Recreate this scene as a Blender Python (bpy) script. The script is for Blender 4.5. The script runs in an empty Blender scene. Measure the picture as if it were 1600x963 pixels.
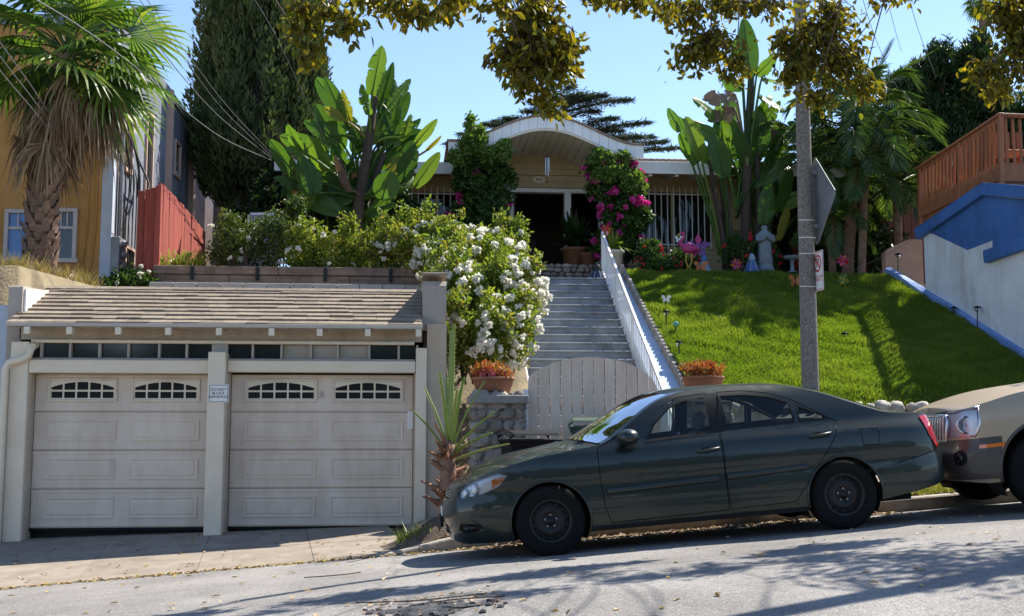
import bpy, math, random
import numpy as np
from mathutils import Vector, Matrix
random.seed(7); RNG = np.random.default_rng(11)
SC = bpy.context.scene; COL = SC.collection
R = math.radians
# ------------------------------------------------------------------ camera, sky, sun, exposure
F = 1800.0; YAW = R(5); PITCH = math.atan(189.5 / F); ZC = 1.6
cam = bpy.data.cameras.new('camera'); cam.sensor_width = 36; cam.lens = 36 * F / 1600; cam.clip_end = 2000; cam.clip_start = .05
cam_o = bpy.data.objects.new('camera', cam); COL.objects.link(cam_o)
cam_o.location = (0, 0, ZC); cam_o.rotation_euler = (R(90) + PITCH, 0, -YAW); SC.camera = cam_o
SUN = Vector((.634, .448, 1.0)).normalized()
w = bpy.data.worlds.new('World'); SC.world = w; w.use_nodes = True
nt = w.node_tree; bg = nt.nodes['Background']; sky = nt.nodes.new('ShaderNodeTexSky')
sky.sky_type = 'NISHITA'; sky.sun_disc = False
sky.sun_elevation = math.asin(SUN.z); sky.sun_rotation = math.atan2(SUN.x, SUN.y)
sky.air_density = .8; sky.dust_density = .15; sky.ozone_density = 1.6; sky.altitude = 300
nt.links.new(sky.outputs[0], bg.inputs[0]); bg.inputs[1].default_value = .125
sl = bpy.data.lights.new('sun', 'SUN'); sl.energy = 4.6; sl.angle = R(.5); sl.color = (1, .94, .84)
so = bpy.data.objects.new('sun', sl); COL.objects.link(so); so.rotation_euler = SUN.to_track_quat('Z', 'Y').to_euler()
SC.view_settings.view_transform = 'Standard'; SC.view_settings.look = 'None'
SC.view_settings.exposure = 1.12; SC.view_settings.gamma = 1
SC.cycles.use_denoising = True
SC.cycles.max_bounces = 8; SC.cycles.transparent_max_bounces = 12; SC.cycles.transmission_bounces = 6
# ------------------------------------------------------------------ survey helpers
_sa, _ca, _sp, _cp = math.sin(YAW), math.cos(YAW), math.sin(PITCH), math.cos(PITCH)
def ray(u, v):
    dx = (u - 800) / F; dz = (481.5 - v) / F; f = _cp - dz * _sp
    return Vector((dx * _ca + f * _sa, -dx * _sa + f * _ca, _sp + dz * _cp))
def W(u, v, Y):
    "point of the place at street-depth Y that was surveyed in direction (u, v)"
    d = ray(u, v); return Vector((0, 0, ZC)) + d * (Y / d.y)
def WP(u, v, x0, y0, dx, dy):
    "same, on the upright plane through (x0, y0) running along (dx, dy)"
    d = ray(u, v); t = (x0 * dy - y0 * dx) / (d.x * dy - d.y * dx)
    return Vector((0, 0, ZC)) + d * t
# ------------------------------------------------------------------ materials
MATS = {}
def _c(c): return (c[0], c[1], c[2], 1)
def mat(name, c1, c2=None, scale=4.0, rough=.7, metal=0, bump=0, bscale=None, rnd=0, coat=0, spec=.5, c3=None, stretch=None, detail=6, trans=0):
    "procedural surface: two colours mixed by noise, optional per-piece variation, fine relief"
    if name in MATS: return MATS[name]
    m = bpy.data.materials.new(name); m.use_nodes = True; N = m.node_tree.nodes; L = m.node_tree.links
    b = N['Principled BSDF']; b.inputs['Roughness'].default_value = rough; b.inputs['Metallic'].default_value = metal
    b.inputs['Coat Weight'].default_value = coat; b.inputs['Coat Roughness'].default_value = .03
    b.inputs['Specular IOR Level'].default_value = spec
    g = N.new('ShaderNodeNewGeometry'); src = g.outputs['Position']
    if stretch:
        mp = N.new('ShaderNodeMapping'); mp.inputs['Scale'].default_value = stretch; L.new(src, mp.inputs[0]); src = mp.outputs[0]
    out = None
    if c2:
        n = N.new('ShaderNodeTexNoise'); n.inputs['Scale'].default_value = scale; n.inputs['Detail'].default_value = detail; n.inputs['Roughness'].default_value = .62
        L.new(src, n.inputs['Vector'])
        r = N.new('ShaderNodeValToRGB'); r.color_ramp.elements[0].position = .32; r.color_ramp.elements[1].position = .68
        r.color_ramp.elements[0].color = _c(c1); r.color_ramp.elements[1].color = _c(c2)
        if c3: e = r.color_ramp.elements.new(.5); e.color = _c(c3)
        L.new(n.outputs['Fac'], r.inputs[0]); out = r.outputs[0]
    if rnd:
        oi = N.new('ShaderNodeObjectInfo'); hs = N.new('ShaderNodeHueSaturation')
        mr = N.new('ShaderNodeMapRange'); mr.inputs[3].default_value = 1 - rnd; mr.inputs[4].default_value = 1 + rnd
        L.new(oi.outputs['Random'], mr.inputs[0]); L.new(mr.outputs[0], hs.inputs['Value'])
        if out: L.new(out, hs.inputs['Color'])
        else: hs.inputs['Color'].default_value = _c(c1)
        out = hs.outputs[0]
    if out: L.new(out, b.inputs['Base Color'])
    else: b.inputs['Base Color'].default_value = _c(c1)
    if bump:
        n2 = N.new('ShaderNodeTexNoise'); n2.inputs['Scale'].default_value = bscale or scale * 6; n2.inputs['Detail'].default_value = 5
        L.new(src, n2.inputs['Vector'])
        bp = N.new('ShaderNodeBump'); bp.inputs['Strength'].default_value = bump; bp.inputs['Distance'].default_value = .02
        L.new(n2.outputs['Fac'], bp.inputs['Height']); L.new(bp.outputs[0], b.inputs['Normal'])
    MATS[name] = m; return m
def leafmat(name, cols, trans=.4, rough=.45, tint=(1.25, 1.3, .5)):
    "leaf tissue: colour picked per leaf, part of the light passes through"
    if name in MATS: return MATS[name]
    m = bpy.data.materials.new(name); m.use_nodes = True; N = m.node_tree.nodes; L = m.node_tree.links
    b = N['Principled BSDF']; b.inputs['Roughness'].default_value = rough; b.inputs['Specular IOR Level'].default_value = .35
    a = N.new('ShaderNodeAttribute'); a.attribute_name = 'rnd'
    r = N.new('ShaderNodeValToRGB'); els = r.color_ramp.elements
    els[0].position = 0; els[0].color = _c(cols[0]); els[1].position = 1; els[1].color = _c(cols[-1])
    for i, c in enumerate(cols[1:-1]): e = els.new((i + 1) / (len(cols) - 1)); e.color = _c(c)
    L.new(a.outputs['Fac'], r.inputs[0]); L.new(r.outputs[0], b.inputs['Base Color'])
    t = N.new('ShaderNodeBsdfTranslucent'); mx = N.new('ShaderNodeMix'); mx.data_type = 'RGBA'; mx.blend_type = 'MULTIPLY'; mx.inputs[0].default_value = 1
    mx.inputs[7].default_value = _c(tint); L.new(r.outputs[0], mx.inputs[6]); L.new(mx.outputs[2], t.inputs[0])
    ms = N.new('ShaderNodeMixShader'); ms.inputs[0].default_value = trans
    L.new(b.outputs[0], ms.inputs[1]); L.new(t.outputs[0], ms.inputs[2]); L.new(ms.outputs[0], N['Material Output'].inputs[0])
    MATS[name] = m; return m
def glass(name, tint=(.75, .8, .78), ior=1.45, rough=.0):
    if name in MATS: return MATS[name]
    m = bpy.data.materials.new(name); m.use_nodes = True; N = m.node_tree.nodes; L = m.node_tree.links
    N.remove(N['Principled BSDF']); t = N.new('ShaderNodeBsdfTransparent'); t.inputs[0].default_value = _c(tint)
    g = N.new('ShaderNodeBsdfGlossy'); g.inputs['Roughness'].default_value = rough
    f = N.new('ShaderNodeFresnel'); f.inputs[0].default_value = ior; ms = N.new('ShaderNodeMixShader')
    L.new(f.outputs[0], ms.inputs[0]); L.new(t.outputs[0], ms.inputs[1]); L.new(g.outputs[0], ms.inputs[2]); L.new(ms.outputs[0], N['Material Output'].inputs[0])
    MATS[name] = m; return m
# ------------------------------------------------------------------ mesh collecting
class MB:
    def __init__(s): s.v = []; s.f = []; s.sm = []; s.r = []
    def add(s, vs, fs, smooth=False, r=None):
        o = len(s.v); s.v += [tuple(p) for p in vs]
        if r is None: r = random.random()
        for f in fs: s.f.append(tuple(i + o for i in f)); s.sm.append(smooth); s.r.append(r)
        return s
    def box(s, x0, x1, y0, y1, z0, z1, bev=0, M=None):
        if x0 > x1: x0, x1 = x1, x0
        if y0 > y1: y0, y1 = y1, y0
        if z0 > z1: z0, z1 = z1, z0
        lo = (x0, y0, z0); hi = (x1, y1, z1)
        if bev <= 0:
            vs = [((x0, x1)[i & 1], (y0, y1)[i >> 1 & 1], (z0, z1)[i >> 2]) for i in range(8)]
            fs = [(0, 2, 3, 1), (4, 5, 7, 6), (0, 1, 5, 4), (2, 6, 7, 3), (0, 4, 6, 2), (1, 3, 7, 5)]
        else:
            b = min(bev, .45 * min(x1 - x0, y1 - y0, z1 - z0)); vs = []; ix = {}
            for i in range(8):
                for a in range(3):
                    p = []
                    for k in range(3):
                        side = (i >> k) & 1; e = hi[k] if side else lo[k]
                        p.append(e if k == a else (e - b if side else e + b))
                    ix[(i, a)] = len(vs); vs.append(tuple(p))
            fs = []
            for a in range(3):
                k1, k2 = (a + 1) % 3, (a + 2) % 3
                for side in (0, 1):
                    c = [(side << a) | (p << k1) | (q << k2) for p, q in ((0, 0), (1, 0), (1, 1), (0, 1))]
                    f = [ix[(i, a)] for i in c]; fs.append(f if side else f[::-1])
            for a in range(3):
                k1, k2 = (a + 1) % 3, (a + 2) % 3
                for p in (0, 1):
                    for q in (0, 1):
                        i = (p << k1) | (q << k2); j = i | (1 << a)
                        f = [ix[(i, k1)], ix[(j, k1)], ix[(j, k2)], ix[(i, k2)]]
                        fs.append(f if p == q else f[::-1])
            for i in range(8):
                f = [ix[(i, 0)], ix[(i, 1)], ix[(i, 2)]]
                fs.append(f if (bin(i).count('1') % 2) else f[::-1])
        if M is not None: vs = [M @ Vector(p) for p in vs]
        return s.add(vs, fs)
    def bar(s, a, b, wx, wz, bev=0, up=(0, 0, 1)):
        "square-section bar from a to b; wx across, wz along 'up'"
        a = Vector(a); b = Vector(b); d = (b - a); l = d.length; d.normalize()
        x = d.cross(Vector(up))
        if x.length < 1e-4: x = d.cross(Vector((0, 1, 0)))
        x.normalize(); z = x.cross(d); M = Matrix((x, d, z)).transposed().to_4x4(); M.translation = a
        return s.box(-wx / 2, wx / 2, 0, l, -wz / 2, wz / 2, bev, M)
    def tube(s, pts, r, n=7, caps=True, sx=1):
        pts = [Vector(p) for p in pts]; k = len(pts)
        rr = r if hasattr(r, '__len__') else [r] * k
        vs = []; fs = []; px = None
        for i, p in enumerate(pts):
            d = (pts[min(i + 1, k - 1)] - pts[max(i - 1, 0)])
            if d.length < 1e-9: d = Vector((0, 0, 1))
            d.normalize()
            if px is None: px = d.orthogonal().normalized()
            px = (px - d * px.dot(d)); px = px.normalized() if px.length > 1e-6 else d.orthogonal().normalized()
            py = d.cross(px)
            for j in range(n):
                t = 2 * math.pi * j / n; vs.append(p + (px * math.cos(t) * sx + py * math.sin(t)) * rr[i])
        for i in range(k - 1):
            for j in range(n): fs.append((i * n + j, i * n + (j + 1) % n, (i + 1) * n + (j + 1) % n, (i + 1) * n + j))
        s.add(vs, fs, True)
        if caps: s.add(vs[:n], [tuple(range(n))[::-1]]); s.add(vs[-n:], [tuple(range(n))])
        return s
    def lathe(s, prof, c, n=20, axis='z', smooth=True, a0=0, a1=2 * math.pi):
        "profile of (radius, height) turned about an axis through c"
        c = Vector(c); vs = []; fs = []; k = len(prof); full = abs(a1 - a0 - 2 * math.pi) < 1e-6; nn = n if full else n + 1
        for (r, h) in prof:
            for j in range(nn):
                t = a0 + (a1 - a0) * j / n; x, y = r * math.cos(t), r * math.sin(t)
                vs.append(c + Vector((x, y, h) if axis == 'z' else ((x, h, y) if axis == 'y' else (h, x, y))))
        for i in range(k - 1):
            for j in range(n if full else n):
                q = (j + 1) % nn; fs.append((i * nn + j, i * nn + q, (i + 1) * nn + q, (i + 1) * nn + j))
        return s.add(vs, fs, smooth)
    def prism(s, poly, m0, m1):
        "polygon (a, b) extruded between mapped sides m0(a,b) and m1(a,b)"
        n = len(poly); vs = [m0(*p) for p in poly] + [m1(*p) for p in poly]
        fs = [tuple(range(n))[::-1], tuple(range(n, 2 * n))] + [(i, (i + 1) % n, n + (i + 1) % n, n + i) for i in range(n)]
        return s.add(vs, fs)
    def grid(s, P, smooth=True):
        n = len(P); m = len(P[0]); vs = [p for row in P for p in row]
        return s.add(vs, [(i * m + j, i * m + j + 1, (i + 1) * m + j + 1, (i + 1) * m + j) for i in range(n - 1) for j in range(m - 1)], smooth)
    def blob(s, c, rx, ry, rz, jit=.12, seed=0, sub=1, M=None, flat=True):
        rg = random.Random(seed); vs, fs = ICO[sub]; out = []
        for p in vs:
            k = 1 + rg.uniform(-jit, jit); q = Vector((p[0] * rx * k, p[1] * ry * k, p[2] * rz * k))
            if M is not None: q = M @ q
            out.append(Vector(c) + q)
        return s.add(out, fs, not flat)
    def data(s, name, org=(0, 0, 0)):
        me = bpy.data.meshes.new(name); o = Vector(org)
        me.from_pydata([(p[0] - o.x, p[1] - o.y, p[2] - o.z) for p in s.v], [], s.f)
        me.polygons.foreach_set('use_smooth', s.sm)
        at = me.attributes.new('rnd', 'FLOAT', 'FACE'); at.data.foreach_set('value', s.r)
        me.update(); return me
def _ico():
    t = (1 + 5 ** .5) / 2
    v = [Vector(p).normalized() for p in ((-1, t, 0), (1, t, 0), (-1, -t, 0), (1, -t, 0), (0, -1, t), (0, 1, t), (0, -1, -t), (0, 1, -t), (t, 0, -1), (t, 0, 1), (-t, 0, -1), (-t, 0, 1))]
    f = [(0, 11, 5), (0, 5, 1), (0, 1, 7), (0, 7, 10), (0, 10, 11), (1, 5, 9), (5, 11, 4), (11, 10, 2), (10, 7, 6), (7, 1, 8), (3, 9, 4), (3, 4, 2), (3, 2, 6), (3, 6, 8), (3, 8, 9), (4, 9, 5), (2, 4, 11), (6, 2, 10), (8, 6, 7), (9, 8, 1)]
    out = {0: ([tuple(p) for p in v], f)}
    for lv in (1, 2, 3):
        vv = [Vector(p) for p in out[lv - 1][0]]; ff = []; mid = {}
        def md(a, b):
            k = (min(a, b), max(a, b))
            if k not in mid: mid[k] = len(vv); vv.append(((vv[a] + vv[b]) / 2).normalized())
            return mid[k]
        for a, b, c in out[lv - 1][1]:
            x, y, z = md(a, b), md(b, c), md(c, a); ff += [(a, x, z), (b, y, x), (c, z, y), (x, y, z)]
        out[lv] = ([tuple(p) for p in vv], ff)
    return out
ICO = _ico()
# ------------------------------------------------------------------ objects
ORG = {}
def tag(o, label=None, cat=None, group=None, kind=None):
    for k, v in (('label', label), ('category', cat), ('group', group), ('kind', kind)):
        if v: o[k] = v
    return o
def thing(name, loc, label, cat, group=None, rot=None):
    o = bpy.data.objects.new(name, None); COL.objects.link(o); o.location = loc; o.empty_display_size = .2
    if rot: o.rotation_euler = rot
    ORG[o.name] = Vector(loc); return tag(o, label, cat, group)
def part(mb, name, m, parent, label=None, kind=None, local=False, org=None):
    "mesh part under its thing; mb is in place coordinates unless local"
    po = Vector((0, 0, 0)) if local else ORG[parent.name]
    oo = Vector(org) if org is not None else po
    me = mb.data(name, oo) if isinstance(mb, MB) else mb
    o = bpy.data.objects.new(name, me); COL.objects.link(o); o.parent = parent
    if not isinstance(mb, MB) and org is None: oo = po
    o.location = oo - po; ORG[o.name] = oo
    if m is not None and not me.materials: me.materials.append(m)
    return tag(o, label, None, None, kind)
def piece(me, name, parent, loc, rot=None, scale=None):
    "another copy of a shared piece mesh, set at loc"
    o = bpy.data.objects.new(name, me); COL.objects.link(o); o.parent = parent; o.location = Vector(loc) - ORG[parent.name]
    if rot: o.rotation_euler = rot
    if scale: o.scale = scale
    ORG[o.name] = Vector(loc); return o
def solo(mb, name, m, label, cat, group=None):
    a = np.array(mb.v); c = Vector(((a[:, 0].min() + a[:, 0].max()) / 2, (a[:, 1].min() + a[:, 1].max()) / 2, a[:, 2].min()))
    me = mb.data(name, c); me.materials.append(m); o = bpy.data.objects.new(name, me); COL.objects.link(o); o.location = c
    ORG[o.name] = c; return tag(o, label, cat, group)
def struct(mb, name, m, kind='structure'):
    me = mb.data(name) if isinstance(mb, MB) else mb
    if m is not None: me.materials.append(m)
    o = bpy.data.objects.new(name, me); COL.objects.link(o); ORG[o.name] = Vector((0, 0, 0)); o['kind'] = kind; return o
def np_mesh(name, V, k, rnd, smooth=False):
    "n faces of k corners each from an (n*k, 3) array"
    n = len(V) // k; me = bpy.data.meshes.new(name)
    me.vertices.add(len(V)); me.vertices.foreach_set('co', np.ascontiguousarray(V, dtype=np.float32).ravel())
    me.loops.add(len(V)); me.loops.foreach_set('vertex_index', np.arange(len(V), dtype=np.int32))
    me.polygons.add(n); me.polygons.foreach_set('loop_start', np.arange(0, len(V), k, dtype=np.int32))
    me.polygons.foreach_set('use_smooth', np.full(n, smooth))
    at = me.attributes.new('rnd', 'FLOAT', 'FACE'); at.data.foreach_set('value', np.clip(rnd, 0, 1).astype(np.float32))
    me.update(calc_edges=True); return me
def unit(a): return a / np.maximum(np.linalg.norm(a, axis=1, keepdims=True), 1e-9)
def leaf_cards(P, D, N, L, Wd, rnd, fold=.25, droop=0.):
    "folded pointed leaves: two quads each side of the rib; returns (V, 4, rnd)"
    n = len(P); D = unit(D); S = unit(np.cross(D, N)); U = np.cross(S, D)
    L = np.broadcast_to(L, n)[:, None]; Wd = np.broadcast_to(Wd, n)[:, None]
    tip = P + D * L - np.array([0, 0, 1]) * L * droop
    m = P + D * L * .52 - np.array([0, 0, 1]) * L * droop * .3
    def sd(f, k, w): q = P + D * L * f - np.array([0, 0, 1]) * L * droop * f * f; return q + k * S * Wd * w + U * Wd * fold * w * 2
    V = np.stack([P, sd(.28, -1, .46), sd(.64, -1, .40), tip, m, P, m, tip, sd(.64, 1, .40), sd(.28, 1, .46)], 1).reshape(-1, 3)
    return V, 5, np.repeat(rnd, 2)
def rdir(n): return unit(RNG.normal(size=(n, 3)))
def in_clumps(cent, rad, per, flat=1.0):
    "points spread through clumps (denser towards their skins)"
    P = []; 
    for c, r in zip(cent, rad):
        d = rdir(per); q = RNG.random(per) ** .45
        d[:, 2] *= flat; P.append(np.array(c) + d * (q * r)[:, None])
    return np.concatenate(P)
def ell_clumps(ells, step):
    "clump centres over the skins and insides of ellipsoids (cx,cy,cz,rx,ry,rz)"
    C = []
    for (cx, cy, cz, rx, ry, rz) in ells:
        n = max(6, int(4.5 * (rx * ry + ry * rz + rz * rx) / step ** 2))
        d = rdir(n); q = RNG.random(n) ** .3
        C.append(np.array([cx, cy, cz]) + d * q[:, None] * np.array([rx, ry, rz]))
    return np.concatenate(C)
def foliage(name, ells, step, crad, per, L, Wd, m, parent, up=.25, jl=.3, dirbias=None, smooth=False, droop=0.):
    C = ell_clumps(ells, step); rad = crad * RNG.uniform(.6, 1.3, len(C)); P = in_clumps(C, rad, per)
    n = len(P); D = rdir(n) + np.array([0, 0, up]); 
    if dirbias is not None: D = D + np.array(dirbias)
    rr = np.clip(np.repeat(RNG.random(len(C)), per) * .5 + RNG.random(n) * .5, 0, 1)
    V, k, rnd = leaf_cards(P, D, rdir(n), L * RNG.uniform(1 - jl, 1 + jl, n), Wd * RNG.uniform(1 - jl, 1 + jl, n), rr, droop=droop)
    o = ORG[parent.name]; me = np_mesh(name, V - np.array(o), k, rnd, smooth)
    return part(me, name, m, parent), C
def spline(P, n):
    "Catmull-Rom through points"
    P = [np.array(p, float) for p in P]; Q = [2 * P[0] - P[1]] + P + [2 * P[-1] - P[-2]]; out = []
    for i in range(n):
        t = i / (n - 1) * (len(P) - 1); k = min(int(t), len(P) - 2); u = t - k; a, b, c, d = Q[k:k + 4]
        out.append(.5 * (2 * b + (c - a) * u + (2 * a - 5 * b + 4 * c - d) * u * u + (3 * b - a - 3 * c + d) * u ** 3))
    return [Vector(p) for p in out]
_fcache = {}
def text_mb(s, size, depth, M):
    "lettering as thin solid mesh, placed by matrix M"
    cu = bpy.data.curves.new('t', 'FONT'); cu.body = s; cu.size = size; cu.extrude = depth; cu.align_x = 'CENTER'; cu.align_y = 'CENTER'; cu.space_line = .95; cu.offset = size * .006
    o = bpy.data.objects.new('t', cu); COL.objects.link(o); me = bpy.data.meshes.new_from_object(o.evaluated_get(bpy.context.evaluated_depsgraph_get()))
    mb = MB(); mb.add([M @ v.co for v in me.vertices], [tuple(p.vertices) for p in me.polygons])
    bpy.data.objects.remove(o); bpy.data.curves.remove(cu); bpy.data.meshes.remove(me); return mb
def face_M(p, rotz=0, tilt=0):
    "frame standing upright at p, x to the right, facing -y, turned by rotz"
    return Matrix.Translation(Vector(p)) @ Matrix.Rotation(rotz, 4, 'Z') @ Matrix.Rotation(R(90) - tilt, 4, 'X')
# ================================================================== materials of the place
def asphalt():
    m = mat('asphalt', (.21, .198, .186), (.32, .303, .285), scale=.9, rough=.95, spec=.15); N = m.node_tree.nodes; L = m.node_tree.links; b = N['Principled BSDF']
    g = N.new('ShaderNodeNewGeometry'); base = b.inputs['Base Color'].links[0].from_socket
    def noise(sc, det=3): n = N.new('ShaderNodeTexNoise'); n.inputs['Scale'].default_value = sc; n.inputs['Detail'].default_value = det; L.new(g.outputs['Position'], n.inputs['Vector']); return n
    def ramp(src, p0, c0, p1, c1): r = N.new('ShaderNodeValToRGB'); e = r.color_ramp.elements; e[0].position = p0; e[0].color = (c0, c0, c0, 1); e[1].position = p1; e[1].color = (c1, c1, c1, 1); L.new(src, r.inputs[0]); return r.outputs[0]
    def mul(a, c): x = N.new('ShaderNodeMix'); x.data_type = 'RGBA'; x.blend_type = 'MULTIPLY'; x.inputs[0].default_value = 1; L.new(a, x.inputs[6]); L.new(c, x.inputs[7]); return x.outputs[2]
    sp = noise(95, 2); col = mul(base, ramp(sp.outputs['Fac'], .38, .62, .62, 1.25)); col = mul(col, ramp(noise(30, 4).outputs['Fac'], .35, .85, .65, 1.1))
    wp = noise(2.2, 5); ad = N.new('ShaderNodeVectorMath'); ad.operation = 'MULTIPLY_ADD'; L.new(wp.outputs['Color'], ad.inputs[0]); ad.inputs[1].default_value = (.5, .5, .5); L.new(g.outputs['Position'], ad.inputs[2])
    vo = N.new('ShaderNodeTexVoronoi'); vo.feature = 'DISTANCE_TO_EDGE'; vo.inputs['Scale'].default_value = .2; L.new(ad.outputs[0], vo.inputs['Vector']); col = mul(col, ramp(vo.outputs['Distance'], .0, .68, .006, 1.0))
    st = noise(.55, 6); col = mul(col, ramp(st.outputs['Fac'], .42, .86, .6, 1.0)); L.new(col, b.inputs['Base Color'])
    bp = N.new('ShaderNodeBump'); bp.inputs['Strength'].default_value = .5; bp.inputs['Distance'].default_value = .006; L.new(sp.outputs['Fac'], bp.inputs['Height']); L.new(bp.outputs[0], b.inputs['Normal']); return m
def stained(m, sc=(.7, .7, .18), lo=.72, amt=1.0):
    "soft vertical dirt streaks and blotches over a painted or plastered surface"
    N = m.node_tree.nodes; L = m.node_tree.links; b = N['Principled BSDF']; src = b.inputs['Base Color'].links[0].from_socket; g = N.new('ShaderNodeNewGeometry'); mp = N.new('ShaderNodeMapping'); mp.inputs['Scale'].default_value = sc; L.new(g.outputs['Position'], mp.inputs[0])
    n = N.new('ShaderNodeTexNoise'); n.inputs['Scale'].default_value = 3.0; n.inputs['Detail'].default_value = 8; n.inputs['Roughness'].default_value = .68; L.new(mp.outputs[0], n.inputs['Vector'])
    r = N.new('ShaderNodeValToRGB'); e = r.color_ramp.elements; e[0].position = .36; e[0].color = (lo, lo * .97, lo * .92, 1); e[1].position = .56; e[1].color = (1, 1, 1, 1); L.new(n.outputs['Fac'], r.inputs[0])
    x = N.new('ShaderNodeMix'); x.data_type = 'RGBA'; x.blend_type = 'MULTIPLY'; x.inputs[0].default_value = amt; L.new(src, x.inputs[6]); L.new(r.outputs[0], x.inputs[7]); L.new(x.outputs[2], b.inputs['Base Color']); return m
M_asphalt = asphalt()
M_concrete = stained(mat('concrete', (.225, .185, .145), (.315, .265, .212), scale=2.6, rough=.9, bump=.3, bscale=60, rnd=.06), (1, 1, 1), .78)
M_curb = mat('curb_concrete', (.22, .19, .16), (.36, .32, .27), scale=5, rough=.9, bump=.4, bscale=30, rnd=.1)
M_soil = mat('soil', (.06, .042, .03), (.13, .095, .065), scale=6, rough=.95, bump=.8, bscale=30)
M_dry = mat('dry_ground', (.13, .10, .06), (.24, .19, .11), scale=3, rough=.95, bump=.8, bscale=25)
M_lawnbase = mat('lawn_earth', (.03, .06, .012), (.06, .1, .02), scale=3, rough=.95)
M_gstucco = stained(mat('garage_stucco', (.44, .365, .275), (.53, .45, .345), scale=1.6, rough=.9, bump=.5, bscale=45), lo=.84)
M_parapet = stained(mat('taupe_stucco', (.36, .31, .26), (.43, .375, .32), scale=2, rough=.9, bump=.5, bscale=45), lo=.84)
M_cream = mat('cream_trim', (.68, .585, .44), (.75, .655, .505), scale=3, rough=.6, bump=.08, bscale=20)
M_door = stained(mat('door_beige', (.64, .54, .43), (.70, .60, .485), scale=1.7, rough=.55, bump=.05, bscale=30, rnd=.03), lo=.84)
M_white = mat('white_paint', (.74, .73, .69), (.82, .81, .78), scale=4, rough=.5, bump=.05, bscale=30)
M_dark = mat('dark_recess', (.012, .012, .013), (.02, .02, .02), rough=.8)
M_pane = mat('dark_pane', (.02, .022, .024), rough=.08, spec=.6)
M_frame0 = mat('fascia_paint', (.42, .37, .30), (.50, .445, .365), scale=4, rough=.6)
M_shingle = mat('shingle', (.175, .138, .102), (.285, .23, .17), scale=14, rough=.95, bump=.5, bscale=160, rnd=.22)
M_black = mat('black_plastic', (.012, .012, .013), (.02, .02, .022), scale=9, rough=.65, spec=.1)
M_ink = mat('black_ink', (.02, .02, .02), rough=.6)
M_red = mat('red_ink', (.55, .03, .03), rough=.5)
# ================================================================== ground, road, kerb, pavement
S = .0755
def zc(x): return .303 + S * x
def zroad(x, y):
    return zc(x) + (.04 * (12.3 - y) if y > 8.5 else .152 + .02 * (8.5 - y) - .012 * (8.5 - y) ** 2 if y > 4 else .152 - .153 - .05 * (4 - y) * .5)
def zgar(x): return .352 + .029 * x
def zwalk(x, y):
    t = min(1, max(0, (y - 12.3) / 2.9)); lo = zc(x) + .02; hi = zc(x) + .13 + .02 * (y - 12.3)
    ap = lo + (max(zgar(x), lo + .02) - lo) * t
    k = min(1, max(0, (x + .2) / .7)); k = k * k * (3 - 2 * k)
    return ap * (1 - k) + hi * k
def axis(segs):
    out = []
    for a, b, st in segs:
        n = max(1, round((b - a) / st)); out += [a + (b - a) * i / n for i in range(n)]
    return out + [segs[-1][1]]
def terr(x, y):
    xr = max(-30, min(30, x)); low = .303 + S * xr - .25
    if y < 15.45: return low if y > -12 else low - .3
    if x < -5.0: h = 3.75 + .05 * (min(y, 27) - 15.5)
    elif x < .45: h = low if y < 16.3 else 3.35 if y < 20.5 else 4.42
    elif x < 1.85: h = low + .8 + (y - 15.5) * .6 if y < 20.5 else 4.42
    elif x < 4.75: h = max(low + .25, 3.7 - .607 * (24 - y)) if y < 24 else 4.5
    elif x < 11.6: h = low + .25 if y < 18.35 else min(4.75, 4.72 - .5 * (24 - y))
    else: h = min(4.75, 4.72 - .45 * (24 - y)) if y > 15.5 else low
    h = max(h, low)
    if y > 26.5: h = max(h, 4.75)
    return h + (max(0, y - 45) * .02)
xs = axis([(-400, -40, 60), (-40, -8, 2), (-8, 13, .2), (13, 40, 2), (40, 400, 60)])
ys = axis([(-400, -20, 60), (-20, 12, 4), (12, 28, .2), (28, 60, 2), (60, 500, 60)])
struct(MB().grid([[(x, y, terr(x, y)) for x in xs] for y in ys]), 'ground', M_dry)
xs = axis([(-60, -8, 4), (-8, 10, .5), (10, 60, 4)]); ys = axis([(-7, 4, .5), (4, 12.34, .18)])
struct(MB().grid([[(x, y, zroad(x, y) + (.006 * math.sin(x * 3.1 + y) * math.sin(y * 2.3))) for x in xs] for y in ys]), 'road', M_asphalt)
# driveway apron: poured slabs with joints
drv = struct(MB().grid([[(x, y, zwalk(x, y) - .03) for x in axis([(-14, -.1, .5)])] for y in axis([(12.3, 15.6, .5)])]), 'driveway', M_soil)
joints = [-13.5, -11, -8.6, -6.3, -4.85, -3.55, -2.35, -1.15, -.1]; rows = [(12.33, 13.75), (13.76, 15.5)]
for i in range(len(joints) - 1):
    for (ya, yb) in rows:
        a, b = joints[i] + .003, joints[i + 1] - .003; mb = MB(); sk = -.12
        gx = axis([(a, b, .3)]); gy = axis([(ya, yb - .012, .3)])
        mb.grid([[(x + sk * (y - 13.7), y, zwalk(x, y)) for x in gx] for y in gy], False)
        for e in ((0, 1), (1, 0)):
            pass
        rim = [(x, gy[0]) for x in gx] + [(gx[-1], y) for y in gy[1:]] + [(x, gy[-1]) for x in gx[::-1][1:]] + [(gx[0], y) for y in gy[::-1][1:]]
        top = [(x + sk * (y - 13.7), y, zwalk(x, y)) for x, y in rim]; n = len(top)
        mb.add(top + [(p[0], p[1], p[2] - .05) for p in top], [(k, (k + 1) % n, n + (k + 1) % n, n + k) for k in range(n - 1)])
        part(mb, 'slab', M_concrete, drv)
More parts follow.
